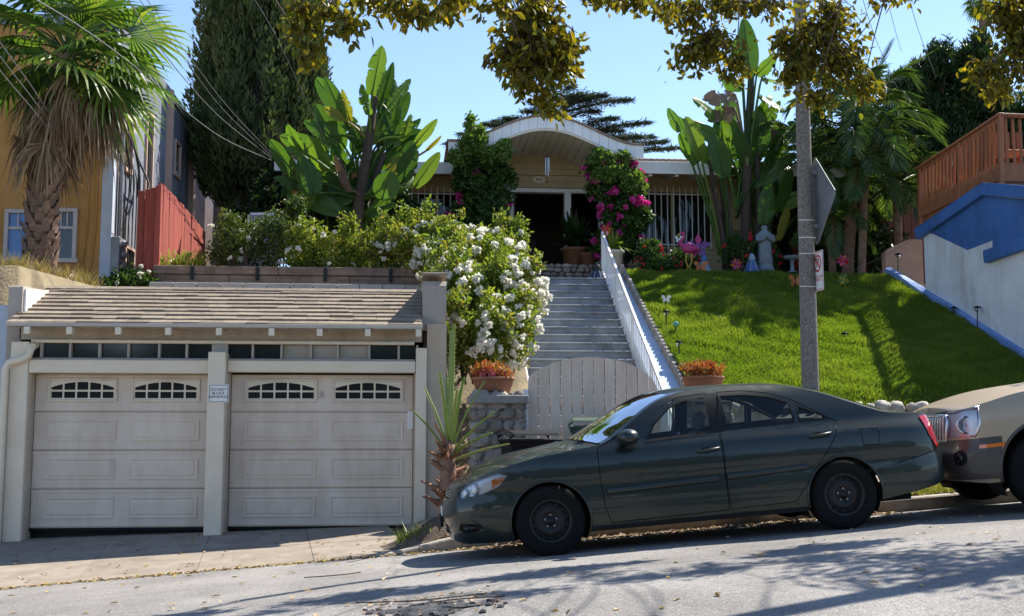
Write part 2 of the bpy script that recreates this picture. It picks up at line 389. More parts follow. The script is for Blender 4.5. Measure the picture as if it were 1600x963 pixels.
# kerb on the right, one stone after another; flared down to the apron
kerb = MB(); kp = struct(MB().box(.2, 40, 12.36, 12.44, -.3, .0), 'kerb', M_curb)
x = -.35
while x < 22:
    b = x + (.45 if x < .5 else 1.8); mb = MB(); g = []
    for q in axis([(x + .004, b - .004, .2)]):
        k = min(1, max(0, (q + .35) / 1.0)); h = .015 + .125 * k * k * (3 - 2 * k); z0 = zc(q)
        g.append([(q, 12.29, z0 - .15), (q, 12.3, z0 + h - .015), (q, 12.315, z0 + h), (q, 12.45, z0 + h + .003), (q, 12.46, z0 - .1)])
    mb.grid(g, False); part(mb, 'kerb_stone', M_curb, kp); x = b
# parkway strip, pavement and front yard behind the cars
struct(MB().grid([[(x, y, zwalk(x, y) + .012 * math.sin(7 * x) * math.sin(9 * y) - .01) for x in axis([(-.05, 30, .2)])] for y in axis([(12.45, 13.5, .15)])]), 'parkway', M_soil)
wk = struct(MB().grid([[(x, y, zwalk(x, y) - .03) for x in axis([(-.05, 30, 1)])] for y in (13.45, 15.2)]), 'pavement', M_soil)
x = -.08
while x < 16:
    mb = MB(); mb.grid([[(q, y, zwalk(q, y)) for q in axis([(x + .008, x + 1.392, .35)])] for y in axis([(13.5, 15.05, .5)])], False); part(mb, 'slab', M_concrete, wk); x += 1.4
struct(MB().grid([[(x, y, zwalk(x, y) + (y - 15.05) * .02) for x in axis([(.4, 12, .5)])] for y in (15.05, 17.6, 18.6)]), 'yard', M_curb)
# earth mound round the spiny palm
mb = MB(); g = []
for i in range(13):
    r = i / 12; g.append([(.40 + .75 * r * math.cos(t), 12.95 + .5 * r * math.sin(t), zwalk(.40 + .75 * r * math.cos(t), 12.95 + .5 * r * math.sin(t)) + .2 * (1 - r * r) ** 1.4 + .012 * math.sin(9 * t + 7 * r) - .012) for t in [2 * math.pi * j / 28 for j in range(29)]])
struct(mb.grid(g), 'earth_mound', M_soil)
# ================================================================== garage
GY = 15.2
gar = thing('garage', (-2.35, GY, .25), 'beige stucco double garage with shingled shed roof beside the pavement', 'garage')
part(MB().box(-5.0, .14, GY, GY + .2, 2.745, 2.98), 'wall', M_gstucco, gar)                       # band under the eaves
part(MB().box(.205, .46, GY - .04, GY + .25, .1, 2.98), 'wall', M_gstucco, gar)
part(MB().box(-4.98, .2, GY + 4.0, GY + 4.2, 0, 3.3), 'wall', M_gstucco, gar)

def side(a, x0, x1): return part(MB().prism(a, lambda y, z: (x0, y, z), lambda y, z: (x1, y, z)), 'parapet', M_parapet, gar)
side([(GY + .05, 2.9), (GY + 4.2, 2.9), (GY + 4.2, 3.65), (GY + 1.6, 3.65), (GY + .12, 3.57), (GY + .05, 3.5)], .142, .458)
side([(GY - .0, -.2), (GY + 4.2, -.2), (GY + 4.2, 3.5), (GY + 1.3, 3.5), (GY + .02, 3.44), (GY, 3.42)], -5.16, -4.985)
part(MB().box(.16, .44, GY + .26, GY + 4.2, .0, 2.9), 'side_wall', M_parapet, gar)
part(MB().box(.135, .463, GY + .0, GY + 4.2, 3.652, 3.675, .005), 'coping', M_parapet, gar)
fl = MB(); fl.prism([(GY + .05, 3.0), (GY + 1.25, 3.48), (GY + 1.25, 3.52), (GY + .05, 3.40)], lambda y, z: (-4.983, y, z), lambda y, z: (-4.955, y, z)); part(fl, 'sunlit_return', M_white, gar)  # sloped parapet return, its sunlit brightness put into white paint
# roof deck and shingles
EY, EZ, RY, RZ = GY - .36, 2.93, GY + 1.15, 3.55
dk = MB(); dk.prism([(EY, EZ - .03), (RY, RZ - .03), (RY, RZ - .06), (EY, EZ - .06)], lambda y, z: (-5.02, y, z), lambda y, z: (.139, y, z))
dk.prism([(RY, RZ - .03), (GY + 4.0, RZ - .12), (GY + 4.0, RZ - .25), (RY, RZ - .2)], lambda y, z: (-4.98, y, z), lambda y, z: (.139, y, z))
part(dk, 'roof', M_shingle, gar)
sl_ = math.hypot(RY - EY, RZ - EZ); ang = math.atan2(RZ - EZ, RY - EY); nr = 9; ex = sl_ / nr
tabs = []
for k in range(4):
    t = MB(); wj = .3 - .004; t.add([(0, 0, .004), (wj, 0, .004), (wj, 0, .022 + .003 * k), (0, 0, .022 + .003 * k), (0, ex + .04, -.012), (wj, ex + .04, -.012), (wj, ex + .04, .0), (0, ex + .04, .0)],
        [(0, 1, 2, 3), (3, 2, 6, 7), (0, 3, 7, 4), (1, 5, 6, 2), (0, 4, 5, 1)]); me = t.data('shingle'); me.materials.append(M_shingle); tabs.append(me)
for r in range(nr):
    x = -5.05 - random.uniform(0, .29)
    while x < .12:
        a = max(x, -5.05); b = min(x + .3, .137)
        if b - a > .05:
            o = piece(random.choice(tabs), 'shingle', gar, (a, EY + (RY - EY) * r / nr, EZ - .02 + (RZ - EZ) * r / nr + .012), (ang, 0, random.uniform(-.006, .006)), ((b - a) / .3, 1, 1))
        x += .3
for i in range(6):
    part(MB().prism([(-.1, -.045), (.0, .0), (.09, -.02), (.09, -.035), (0, -.02), (-.1, -.06)], lambda y, z, i=i: (-5.03 + i * .86, RY + y, RZ + .03 + z), lambda y, z, i=i: (-5.03 + i * .86 + .855, RY + y, RZ + .03 + z)), 'ridge_cap', M_shingle, gar)
part(MB().box(-5.06, .138, EY - .02, EY, EZ - .045, EZ + .005, .004), 'fascia', M_frame0, gar)
for u in (44, 110, 186, 264, 343, 425, 500, 575, 654):
    p = W(u, 512, 14.86); mb = MB(); mb.prism([(EY - .035, EZ - .055), (GY, EZ + .05), (GY, EZ - .05), (EY - .035, EZ - .145)], lambda y, z: (p.x - .035, y, z), lambda y, z: (p.x + .035, y, z)); part(mb, 'rafter_tail', M_cream, gar)
part(MB().box(-4.84, .04, GY - .05, GY + .1, 2.702, 2.744, .006), 'trim', M_cream, gar)
# transom lights
def gx(u): return W(u, 550, GY).x
edges = [42, 65, 110, 156, 201, 249, 292, 331, 356, 395, 440, 486, 528, 577, 623, 652]
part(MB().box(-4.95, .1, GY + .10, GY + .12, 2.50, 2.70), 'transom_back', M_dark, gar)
M_board = mat('boarded_pane', (.30, .27, .22), (.38, .34, .28), scale=5, rough=.6); M_frame = mat('grey_frame', (.34, .31, .27), (.42, .39, .34), rough=.6)
for i, (a, b) in enumerate(zip(edges, edges[1:])):
    if a == 331: part(MB().box(gx(331), gx(356), GY - .015, GY + .1, 2.5, 2.70), 'mullion', M_frame, gar); continue
    brd = a in (440, 486, 528)
    part(MB().box(gx(a) + .02, gx(b) - .02, GY + .05, GY + .06, 2.51, 2.695), 'transom_pane', M_board if brd else M_pane, gar)
    if b not in (331,): part(MB().box(gx(b) - .015, gx(b) + .015, GY - .02, GY + .09, 2.5, 2.701, .004), 'mullion', M_frame, gar)
part(MB().box(-4.93, .05, GY - .02, GY + .1, 2.485, 2.512), 'sill', M_frame, gar)
for (a, b, z0, z1) in ((-4.84, -2.59, 2.315, 2.484), (-2.36, .055, 2.335, 2.484)): part(MB().box(a, b, GY - .09, GY + .12, z0, z1, .008), 'header_beam', M_cream, gar)
for (a, b, z0, z1, y0) in ((-5.065, -4.845, .0, 2.71, GY - .1), (-2.585, -2.365, .1, 2.585, GY - .22), (.06, .203, .15, 2.66, GY - .1)): part(MB().box(a, b, y0, GY + .2, z0, z1, .008), 'pillar', M_cream, gar)
for (a, b) in ((-4.845, -4.82), (-2.61, -2.585), (-2.365, -2.34), (.035, .06)): part(MB().box(a, b, GY - .02, GY + .2, .15, 2.33), 'jamb', M_gstucco, gar)
dp = MB(); dp.tube([(-4.80, GY - .13, 2.63), (-4.83, GY - .15, 2.52), (-4.93, GY - .16, 2.47), (-5.06, GY - .17, 2.44), (-5.10, GY - .17, 2.36), (-5.105, GY - .17, .2)], .045, 8); dp.tube([(-4.80, GY - .13, 2.64), (-4.79, GY + .0, 2.68)], .05, 8); part(dp, 'downpipe', M_cream, gar)
# the two doors
def garage_door(x0, x1, y):
    z0, z1 = .345, 2.315; h = (z1 - z0 - .0) / 4; wd = x1 - x0
    root = part(MB().box(x0, x1, y + .05, y + .07, z0, z1), 'garage_door', M_door, gar)
    for r in range(4):
        a = z0 + r * h; m = MB(); m.box(x0 + .005, x1 - .005, y, y + .048, a + .004, a + h - .002, .009); m.box(x0 + .005, x1 - .005, y - .006, y + .01, a + .018, a + .05, .005); m.box(x0 + .005, x1 - .005, y - .006, y + .01, a + h - .05, a + h - .02, .005)
        part(m, 'door_section', M_door, root)
        for c in range(2):
            px0 = x0 + wd * (.075 + .475 * c); px1 = px0 + wd * .395
            if r < 3:
                f = MB(); za, zb = a + .12, a + h - .1
                def ring(i, d): return [(px0 + i, y - d, za + i), (px1 - i, y - d, za + i), (px1 - i, y - d, zb - i), (px0 + i, y - d, zb - i)]
                rs = [ring(0, -.001), ring(.004, .012), ring(.02, .012), ring(.035, .002), ring(.06, .01)]
                vs = [p for q in rs for p in q]; f.add(vs, [(k * 4 + i, k * 4 + (i + 1) % 4, k * 4 + 4 + (i + 1) % 4, k * 4 + 4 + i) for k in range(4) for i in range(4)] + [(16, 17, 18, 19)])
                part(f, 'raised_panel', M_door, root)
            else:
                za, zb = a + .13, a + h - .06; q = .02
                f = MB()
                for (fa, fb, fc, fd) in ((px0, px1, za - .0, za + .03), (px0, px1, zb - .03, zb), (px0, px0 + .03, za + .03, zb - .03), (px1 - .03, px1, za + .03, zb - .03)): f.box(fa, fb, y - .022, y + .01, fa and fc, fd, .005)
                part(f, 'window_frame', M_door, root)
                a0, a1, b0, b1 = px0 + .035, px1 - .035, za + .035, zb - .035; cw = (a1 - a0) / 5; mid = b0 + (b1 - b0) * .46
                part(MB().box(a0 - .004, a1 + .004, y - .008, y + .006, b0 - .004, b1 + .004), 'window_plate', M_cream, root)
                def arch(xx): t = (xx - (a0 + a1) / 2) / ((a1 - a0) / 2); return b1 - .012 - .075 * t * t
                for k in range(5):
                    c0 = a0 + k * cw + .012; c1 = a0 + (k + 1) * cw - .012
                    part(MB().box(c0, c1, y - .0105, y - .009, b0 + .014, mid - .012), 'pane', M_pane, root)
                    pl = [(c0, mid + .012), (c1, mid + .012)] + [(c1 + (c0 - c1) * t / 4, arch(c1 + (c0 - c1) * t / 4)) for t in range(5)]
                    part(MB().prism(pl, lambda p, q_: (p, y - .0105, q_), lambda p, q_: (p, y - .009, q_)), 'pane', M_pane, root)
    part(MB().box(x0, x1, y - .005, y + .06, z0 - .03, z0 - .002), 'rubber_seal', M_black, root)
    return root
garage_door(-4.82, -2.61, GY + .12); gd = garage_door(-2.34, .035, GY + .12)
part(MB().box(-1.185, -1.155, GY + .085, GY + .118, 2.02, 2.09, .004), 'door_lock', M_frame, gd)
part(MB().box(-.045, .03, GY + .098, GY + .112, 1.60, 1.84, .002), 'paper_patch', M_white, gd)
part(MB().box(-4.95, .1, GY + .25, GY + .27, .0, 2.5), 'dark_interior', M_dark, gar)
# sign on the middle pillar
sg = thing('driveway_sign', (-2.475, GY - .225, 2.0), 'white sign reading DO NOT BLOCK DRIVEWAY on the garage pillar', 'sign')
p = W(341.5, 615, GY - .225); part(MB().box(p.x - .125, p.x + .125, GY - .232, GY - .222, p.z - .115, p.z + .115, .002), 'sign_plate', M_white, sg)
bd = MB(); 
for (a, b, c, d) in ((-.115, .115, .1, .105), (-.115, .115, -.105, -.1), (-.115, -.11, -.1, .1), (.11, .115, -.1, .1)): bd.box(p.x + a, p.x + b, GY - .2345, GY - .2318, p.z + c, p.z + d)
part(bd, 'sign_border', M_ink, sg)
part(text_mb('DO NOT\nBLOCK\nDRIVEWAY', .049, .001, face_M((p.x, GY - .2335, p.z + .002))), 'lettering', M_ink, sg)
# ================================================================== lawn, edging, cobbles
def zlawn(x, y):
    b = 4.85 - .5 * (24 - y)
    return b + .05 * math.sin(x * 1.1 + 1) * math.sin(y * .9) - (.10 * max(0, 1 - (y - 18.4) / .5) ** 2 if y < 18.9 else 0)
WALLX = lambda y: 10.5 + (24 - y) * .17
EDX = lambda y: 4.44 + .036 * (24 - np.minimum(24, y))
def lawnx0(y): return EDX(y) + .03
g = []
for y in axis([(18.4, 24.25, .15)]):
    a, b = lawnx0(y), WALLX(y) - .05; g.append([(a + (b - a) * t / 40, y, zlawn(a + (b - a) * t / 40, y)) for t in range(41)])
struct(MB().grid(g), 'lawn', M_lawnbase)
def grass(name, n, fy, fx, fz, hgt, m):
    y = fy(n); x = fx(y); z = np.array([fz(a, b) for a, b in zip(x, y)])
    P = np.stack([x, y, z - .005], 1); cl = .5 + .5 * np.sin(x * 5.3 + np.sin(y * 4) * 2) * np.sin(y * 6.1 + x)
    h = hgt * RNG.uniform(.6, 1.4, n) * (.55 + .75 * cl); a = RNG.uniform(0, 2 * math.pi, n); wd = RNG.uniform(.006, .015, n)
    s = np.stack([np.cos(a), np.sin(a), np.zeros(n)], 1) * wd[:, None]; ln = np.stack([RNG.normal(0, .5, n), RNG.normal(-.1, .5, n), np.ones(n)], 1) * h[:, None]
    V = np.stack([P - s, P + s, P + ln], 1).reshape(-1, 3); pat = .5 + .5 * np.sin(x * 1.7 + 2) * np.sin(y * 2.1 + .7 * x)
    me = np_mesh(name, V, 3, np.clip(.55 * RNG.random(n) + .3 * pat + .15 * cl, 0, 1)); return struct(me, name, m, 'stuff')
M_grass = leafmat('grass_blade', [(.085, .13, .018), (.14, .205, .026), (.205, .26, .045), (.31, .31, .09)], trans=.45, rough=.5, tint=(1.2, 1.35, .4))
grass('lawn_grass', 300000, lambda n: 18.4 + 5.8 * RNG.random(n), lambda y: (lawnx0(y) + .03) + (WALLX(y) - .12 - lawnx0(y)) * RNG.random(len(y)), zlawn, .078, M_grass)
M_strip = leafmat('dry_grass_blade', [(.10, .13, .03), (.20, .22, .05), (.32, .28, .10)], trans=.35)
grass('parkway_grass', 26000, lambda n: 12.5 + .95 * RNG.random(n), lambda y: 4.3 + 7 * RNG.random(len(y)), lambda x, y: zwalk(x, y), .06, M_strip)
M_cob = mat('river_cobble', (.24, .215, .18), (.38, .345, .295), scale=7, rough=.8, bump=.25, bscale=40, rnd=.25)
cw = thing('cobble_wall', (7.5, 18.3, 1.2), 'low retaining wall topped with a row of pale round cobbles below the lawn', 'wall')
part(MB().box(4.35, 11.3, 18.22, 18.42, 1.0, 1.88), 'wall', M_curb, cw)
cob = []
for k in range(5): me = MB().blob((0, 0, 0), .13, .11, .10, .13, k, 2, flat=False).data('cobble'); me.materials.append(M_cob); cob.append(me)
x = 4.5
while x < 11.2:
    s = random.uniform(.75, 1.2); piece(random.choice(cob), 'cobble', cw, (x, 18.27, 1.93 + .02 * s), (random.uniform(-.3, .3), random.uniform(-.2, .2), random.random() * 6), (s, s, s)); x += .205 * s + .02
# ================================================================== steps
M_step = stained(mat('painted_step', (.25, .275, .30), (.32, .345, .37), scale=3, rough=.75, bump=.15, bscale=30, rnd=.04), (1, 1, 1), .72)
M_blue = mat('pale_blue_paint', (.34, .46, .66), (.42, .54, .73), scale=4, rough=.6, bump=.15, bscale=20)
st = thing('garden_steps', (3, 17.4, .8), 'long straight flight of grey blue painted concrete steps up to the porch', 'steps')
SX0, SX1 = 1.95, 4.08; n = 23; rs = (4.76 - .80) / n; tr = .28
def zst(y): return 4.76 - rs / tr * (24 - y)
for i in range(n):
    y0 = 24 - (n - i) * tr; z1 = .80 + (i + 1) * rs; mb = MB(); mb.box(SX0, SX1, y0 + .02, y0 + tr + .3, z1 - rs - .05, z1 - .03); mb.box(SX0, SX1, y0 - .012, y0 + tr + .01, z1 - .035, z1, .008); part(mb, 'step', M_step, st)
part(MB().box(SX0, SX1, 24.3, 25.3, 4.3, 4.762), 'landing', M_step, st)
struct(MB().box(1.5, 4.1, 15.3, 17.6, .2, .81), 'walkway', M_curb)
# blue stringer wall beside the steps and its scalloped edging
sw = thing('stringer_wall', (4.3, 20, 2), 'sloping pale blue painted side wall between the steps and the lawn', 'wall')
def zw(y): return 4.92 - .565 * (24 - y)
wl = MB(); ys_ = axis([(16.9, 24.6, .7)]); Z_ = lambda y: zw(min(y, 24.05))
wl.grid([[(4.105, y, .5), (4.105, y, Z_(y) - .01), (4.115, y, Z_(y)), (EDX(y) - .03, y, Z_(y)), (EDX(y) - .02, y, Z_(y) - .01), (EDX(y) - .02, y, .5)] for y in ys_], False); wl.add([(4.105, 16.9, .5), (EDX(16.9) - .02, 16.9, .5), (EDX(16.9) - .02, 16.9, Z_(16.9)), (4.105, 16.9, Z_(16.9))], [(0, 1, 2, 3)]); part(wl, 'wall', M_blue, sw)
ed = thing('scalloped_edging', (4.43, 20, 2), 'row of small scalloped grey edging stones along the blue side wall', 'edging')
M_edge = mat('edging_stone', (.20, .18, .16), (.34, .31, .28), scale=8, rough=.9, bump=.3, rnd=.2)
me = MB().prism([(.075 * math.cos(R(a)), .1 + .06 * math.sin(R(a))) for a in range(0, 181, 30)] + [(-.075, -.12), (.075, -.12)], lambda a, b: (-.03, a, b), lambda a, b: (.03, a, b)).data('edging_stone'); me.materials.append(M_edge)
y = 18.3
while y < 24: piece(me, 'edging_stone', ed, (EDX(y), y, zw(y) + .02), (math.atan(.6) * .9, 0, random.uniform(-.08, .08))); y += .135
# railings
def railing(X, y0, y1, label, hgt=.93, post=1.6):
    rl = thing('handrail', (X, y0, zst(y0)), label, 'railing', 'white railings beside the steps')
    part(MB().bar((X, y0, zst(y0) + hgt), (X, y1, zst(y1) + hgt), .05, .045, .006), 'top_rail', M_white, rl)
    part(MB().bar((X, y0, zst(y0) + .13), (X, y1, zst(y1) + .13), .035, .03), 'bottom_rail', M_white, rl)
    bm = MB().box(-.009, .009, -.009, .009, 0, hgt - .14).data('baluster'); bm.materials.append(M_white); y = y0 + .06
    while y < y1: piece(bm, 'baluster', rl, (X, y, zst(y) + .13)); y += .135
    for y in axis([(y0, y1, post)]): part(MB().box(X - .02, X + .02, y - .02, y + .02, zst(y) - .05, zst(y) + hgt + .0), 'post', M_white, rl)
railing(4.06, 17.6, 24.2, 'white metal handrail with thin balusters between the steps and the blue side wall')
railing(1.88, 17.2, 24.2, 'white metal handrail half hidden under the white roses left of the steps')
# ================================================================== pier, gate, bins
M_stone = mat('pier_stone', (.17, .148, .125), (.31, .27, .225), scale=5, rough=.85, bump=.5, bscale=25, rnd=.38)
M_mortar = mat('mortar', (.22, .20, .18), (.30, .275, .25), scale=6, rough=.95, bump=.5)
stn = []
for k in range(8): me = MB().blob((0, 0, 0), .5, .5, .5, .2, k + 40, 2, flat=False).data('stone'); me.materials.append(M_stone); stn.append(me)
def pier(x0, x1, y0, y1, z0, z1, label):
    t = thing('stone_pier', ((x0 + x1) / 2, y0, z0), label, 'pier')
    part(MB().box(x0 + .05, x1 - .05, y0 + .05, y1 - .05, z0 - .2, z1 - .1), 'core', M_mortar, t)
    part(MB().box(x0 - .03, x1 + .04, y0 - .05, y1 + .04, z1 - .1, z1 + .012, .012), 'cap', M_mortar, t)
    for f in (0, 1, 2):
        z = z0 - .05
        while z < z1 - .14:
            hgt = random.uniform(.13, .22); a, b = ((x0, x1), (y0, y1), (y0, y1))[f]; q = a
            while q < b - .04:
                wdt = min(random.uniform(.13, .32), b - q); c = q + wdt / 2; zz = z + hgt / 2 + random.uniform(-.012, .012)
                loc = ((c, y0 + .055, zz), (x1 - .055, c, zz), (x0 + .055, c, zz))[f]
                sc = (wdt * 1.12, .12, hgt * random.uniform(.85, 1.25)) if f == 0 else (.15, wdt * 1.02, hgt * 1.08)
                piece(random.choice(stn), 'stone', t, loc, (0, random.uniform(-.45, .45) if f == 0 else 0, 0), sc); q += wdt
            z += hgt
    return t
pier(.78, 1.48, 14.9, 15.55, .55, 2.03, 'river stone gate pier with concrete cap beside the garage')
pier(3.66, 4.26, 15.0, 15.6, .7, 2.06, 'river stone pier behind the dark sedan carrying the right flower pot')
M_gate = stained(mat('gate_paint', (.68, .545, .43), (.76, .62, .50), scale=3, rough=.7, bump=.2, bscale=25, stretch=(6, 6, 1), rnd=.06), lo=.8)
gt = thing('arched_gate', (2.4, 15.1, .75), 'double wooden plank gate with an arched top painted beige', 'gate')
def ztop(x): t = (x - 2.36) / .88; return 2.10 + .47 * math.sqrt(max(0, 1 - (t * .98) ** 2)) - .02
x = 1.53
while x < 3.27:
    a, b = x + .004, min(x + .132 + random.uniform(-.003, .003), 3.29); q = [(a + (b - a) * i / 5, ztop(a + (b - a) * i / 5)) for i in range(6)]
    part(MB().prism([(a, .80), (b, .80)] + q[::-1], lambda p, r: (p, 15.08, r), lambda p, r: (p, 15.105, r)), 'plank', M_gate, gt); x += .1465
for z in (1.0, 1.85):
    for a, b in ((1.56, 2.38), (2.42, 3.26)): part(MB().box(a, b, 15.106, 15.145, z, z + .09), 'gate_rail', M_gate, gt)
M_iron = mat('black_iron', (.015, .015, .015), (.03, .03, .03), rough=.5, metal=.6); M_rust = mat('rusty_steel', (.12, .06, .03), (.22, .12, .06), scale=20, rough=.7)
part(MB().box(2.26, 2.40, 15.06, 15.08, 1.62, 1.655, .005).box(2.33, 2.40, 15.045, 15.062, 1.60, 1.67, .005), 'latch', M_rust, gt)
part(MB().tube([(2.63, 15.08, 1.78), (2.63, 15.03, 1.76), (2.63, 15.03, 1.63), (2.63, 15.08, 1.61)], .012, 6), 'gate_handle', M_iron, gt)
part(MB().box(1.46, 1.53, 15.05, 15.15, .6, 2.12, .006), 'gate_post', M_white, gt); part(MB().box(3.30, 3.38, 15.05, 15.15, .6, 2.12, .006), 'gate_post', M_white, gt)
def bin_(x, y, z, m, label, hgt=1.05, rz=0):
    t = thing('wheelie_bin', (x, y, z), label, 'rubbish bin', 'wheelie bins by the gate', (0, 0, rz))
    b = MB(); L = [(.24, .26, .10), (.29, .33, hgt - .13), (.31, .35, hgt - .125), (.31, .35, hgt - .06)]
    rs = [[(sx * a, sy * c, zz) for sx, sy in ((-1, -1), (1, -1), (1, 1), (-1, 1))] for a, c, zz in L]; vs = [p for q in rs for p in q]
    b.add(vs, [(k * 4 + i, k * 4 + (i + 1) % 4, k * 4 + 4 + (i + 1) % 4, k * 4 + 4 + i) for k in range(3) for i in range(4)] + [(3, 2, 1, 0)]); part(b, 'body', m, t, local=True)
    l = MB(); q = [[(-.33, yy, zz), (-.27, yy, zz + .05), (.27, yy, zz + .05), (.33, yy, zz)] for yy, zz in ((-.38, hgt - .055), (-.36, hgt - .03), (0, hgt + .01), (.33, hgt + .0), (.37, hgt - .05))]; l.grid(q, False)
    l.box(-.33, .33, -.385, .37, hgt - .075, hgt - .054, .004); part(l, 'lid', m, t, local=True)
    part(MB().tube([(-.26, .40, hgt - .06), (.26, .40, hgt - .06)], .018, 6), 'handle', m, t, local=True)
    for s in (-1, 1): part(MB().lathe([(.02, -.03), (.1, -.03), (.1, .03), (.02, .03)], (s * .27, .27, .1), 14, 'x'), 'wheel', M_black, t, local=True)
    part(MB().bar((-.30, -.352, hgt - .2), (.30, -.352, hgt - .2), .03, .03), 'rib', m, t, local=True); return t
p = W(828, 680, 13.9); bin_(p.x, 13.9, p.z - 1.05, M_black, 'black wheelie bin in front of the stone pier', 1.05, .12)
M_green = mat('green_plastic', (.025, .06, .035), (.035, .075, .045), rough=.5); p = W(929, 660, 14.5); bin_(p.x, 14.5, p.z - 1.05, M_green, 'dark green wheelie bin against the arched gate', 1.05, -.15)
# flower pots on the piers
M_terra = mat('terracotta', (.22, .09, .05), (.32, .14, .08), scale=5, rough=.85, bump=.2)
M_redleaf = leafmat('red_succulent', [(.16, .05, .02), (.36, .08, .03), (.45, .14, .05), (.30, .22, .05), (.12, .12, .03)], trans=.3)
M_pink = leafmat('pink_petal', [(.60, .12, .16), (.75, .25, .30), (.8, .5, .5)], trans=.35, tint=(1.1, .9, .9))
def flowerpot(x, y, z, label, pink):
    t = thing('flower_pot', (x, y, z), label, 'flower pot', 'bowls of red flowers on the stone piers')
    part(MB().lathe([(.0, .0), (.20, .0), (.25, .12), (.27, .20), (.285, .20), (.285, .235), (.25, .235), (.24, .19), (0, .19)], (x, y, z), 22), 'bowl', M_terra, t)
    o, C = foliage('foliage', [(x, y, z + .30, .26, .24, .13)], .09, .07, 26, .055, .022, M_redleaf, t, .5)
    if pink: foliage('blossoms', [(x - .03, y - .16, z + .27, .16, .08, .09)], .09, .04, 16, .03, .03, M_pink, t, .2)
flowerpot(1.08, 15.2, 2.045, 'terracotta bowl of red and pink flowers on the left stone pier', True)
flowerpot(3.93, 15.3, 2.075, 'terracotta bowl of red orange succulents showing above the sedan roof', False)
# ================================================================== planter walls behind the garage
M_timber = stained(mat('weathered_timber', (.20, .13, .095), (.33, .22, .16), scale=3, rough=.9, bump=.5, bscale=18, stretch=(.6, 3, 6), rnd=.15), (1.2, 1, 1), .6)
M_block = mat('grey_block', (.34, .31, .29), (.43, .40, .37), scale=6, rough=.9, bump=.4, bscale=30, rnd=.1)
tw = thing('timber_planter', (-2.2, 20.45, 4), 'long retaining planter of reddish brown timbers under the rose bushes', 'planter')
for (z, xs_) in ((4.30, [-4.5, -2.35, -.1, 2.0]), (4.14, [-4.5, -3.2, -1.1, .8, 2.0]), (3.98, [-4.5, -2.0, .3, 2.0])):
    for a, b in zip(xs_, xs_[1:]): part(MB().box(a + .004, b - .004, 20.38 + (.02 if z < 4.2 else 0), 20.53, z, z + .152, .01), 'timber', M_timber, tw)
for u in (300, 402, 508, 610):
    p = W(u, 432, 20.36); part(MB().box(p.x - .03, p.x + .03, 20.34, 20.38, 4.2, 4.43, .006), 'bracket', M_iron, tw)
bl = thing('block_wall', (-2.1, 19.8, 3.3), 'row of grey concrete blocks behind the garage roof ridge', 'wall')
bme = MB().box(.004, .386, 0, .19, 0, .19, .008).data('block'); bme.materials.append(M_block); x = -4.42
while x < .3:
    for z in (3.69, 3.885): piece(bme, 'block', bl, (x, 19.75, z))
    x += .392
# red plank fence
M_redw = mat('red_stain', (.25, .045, .032), (.36, .075, .05), scale=3, rough=.75, bump=.35, bscale=22, stretch=(5, 5, .8), rnd=.13)
fe = thing('red_fence', (-4.5, 20.6, 4.4), 'tall red stained plank fence running back beside the yellow house', 'fence')
pm = MB().box(-.02, .02, .004, .196, 0, 1.62, .006).data('plank'); pm.materials.append(M_redw); y = 20.75; k = 0
while y < 25.6:
    xx = -4.50 - (y - 20.75) * .02; piece(pm, 'plank', fe, (xx, y, 4.38), (0, random.uniform(-.01, .01), 0), (1, 1, 1.0 + random.uniform(-.008, .008) - (.02 if k > 18 else 0))); y += .2; k += 1
for q, (a, b) in enumerate(((-4.62, -4.50), (-4.72, -4.62), (-4.86, -4.73))): part(MB().box(a + .004, b - .004, 20.5 + .05 * q, 20.55 + .05 * q, 4.2, 5.85 - .02 * q, .006), 'plank', M_redw, fe)
part(MB().box(-4.52, -4.42, 20.45, 20.56, 4.2, 5.88, .006), 'post', M_redw, fe)
for z in (4.7, 5.6): part(MB().box(-4.60, -4.53, 20.7, 25.5, z, z + .08), 'fence_rail', M_redw, fe)
# white lattice screen
M_lat = mat('lattice_white', (.50, .52, .66), (.58, .60, .74), rough=.5)
ls = thing('lattice_screen', (-2.9, 22.5, 4.4), 'pale white lattice screen standing among the rose bushes', 'screen')
a, b = W(385, 418, 22.5), W(436, 333, 22.5); x0, x1, z0, z1 = a.x, b.x, a.z, b.z
part(MB().box(x0, x1, 22.56, 22.58, z0, z1), 'backing', mat('backing_panel', (.34, .35, .46), rough=.7), ls)
for (p, q, r_, s_) in ((x0, x1, z1 - .05, z1), (x0, x1, z0, z0 + .05), (x0, x0 + .05, z0, z1), (x1 - .05, x1, z0, z1)): part(MB().box(p, q, 22.5, 22.55, r_, s_), 'frame', M_lat, ls)
la = MB(); k = -8
while k * .085 < 2.2:
    for sgn in (1, -1):
        x_a = x0 + .02; c = z0 + k * .085 if sgn > 0 else z0 + k * .085 + (x1 - x0)
        ts = [t for t in np.linspace(0, x1 - x0 - .04, 24) if z0 + .02 < c + sgn * t < z1 - .02]
        if len(ts) > 1: la.bar((x_a + ts[0], 22.525 + sgn * .006, c + sgn * ts[0]), (x_a + ts[-1], 22.525 + sgn * .006, c + sgn * ts[-1]), .01, .028, up=(0, 1, 0))
    k += 1
part(la, 'lattice', M_lat, ls, kind='stuff')
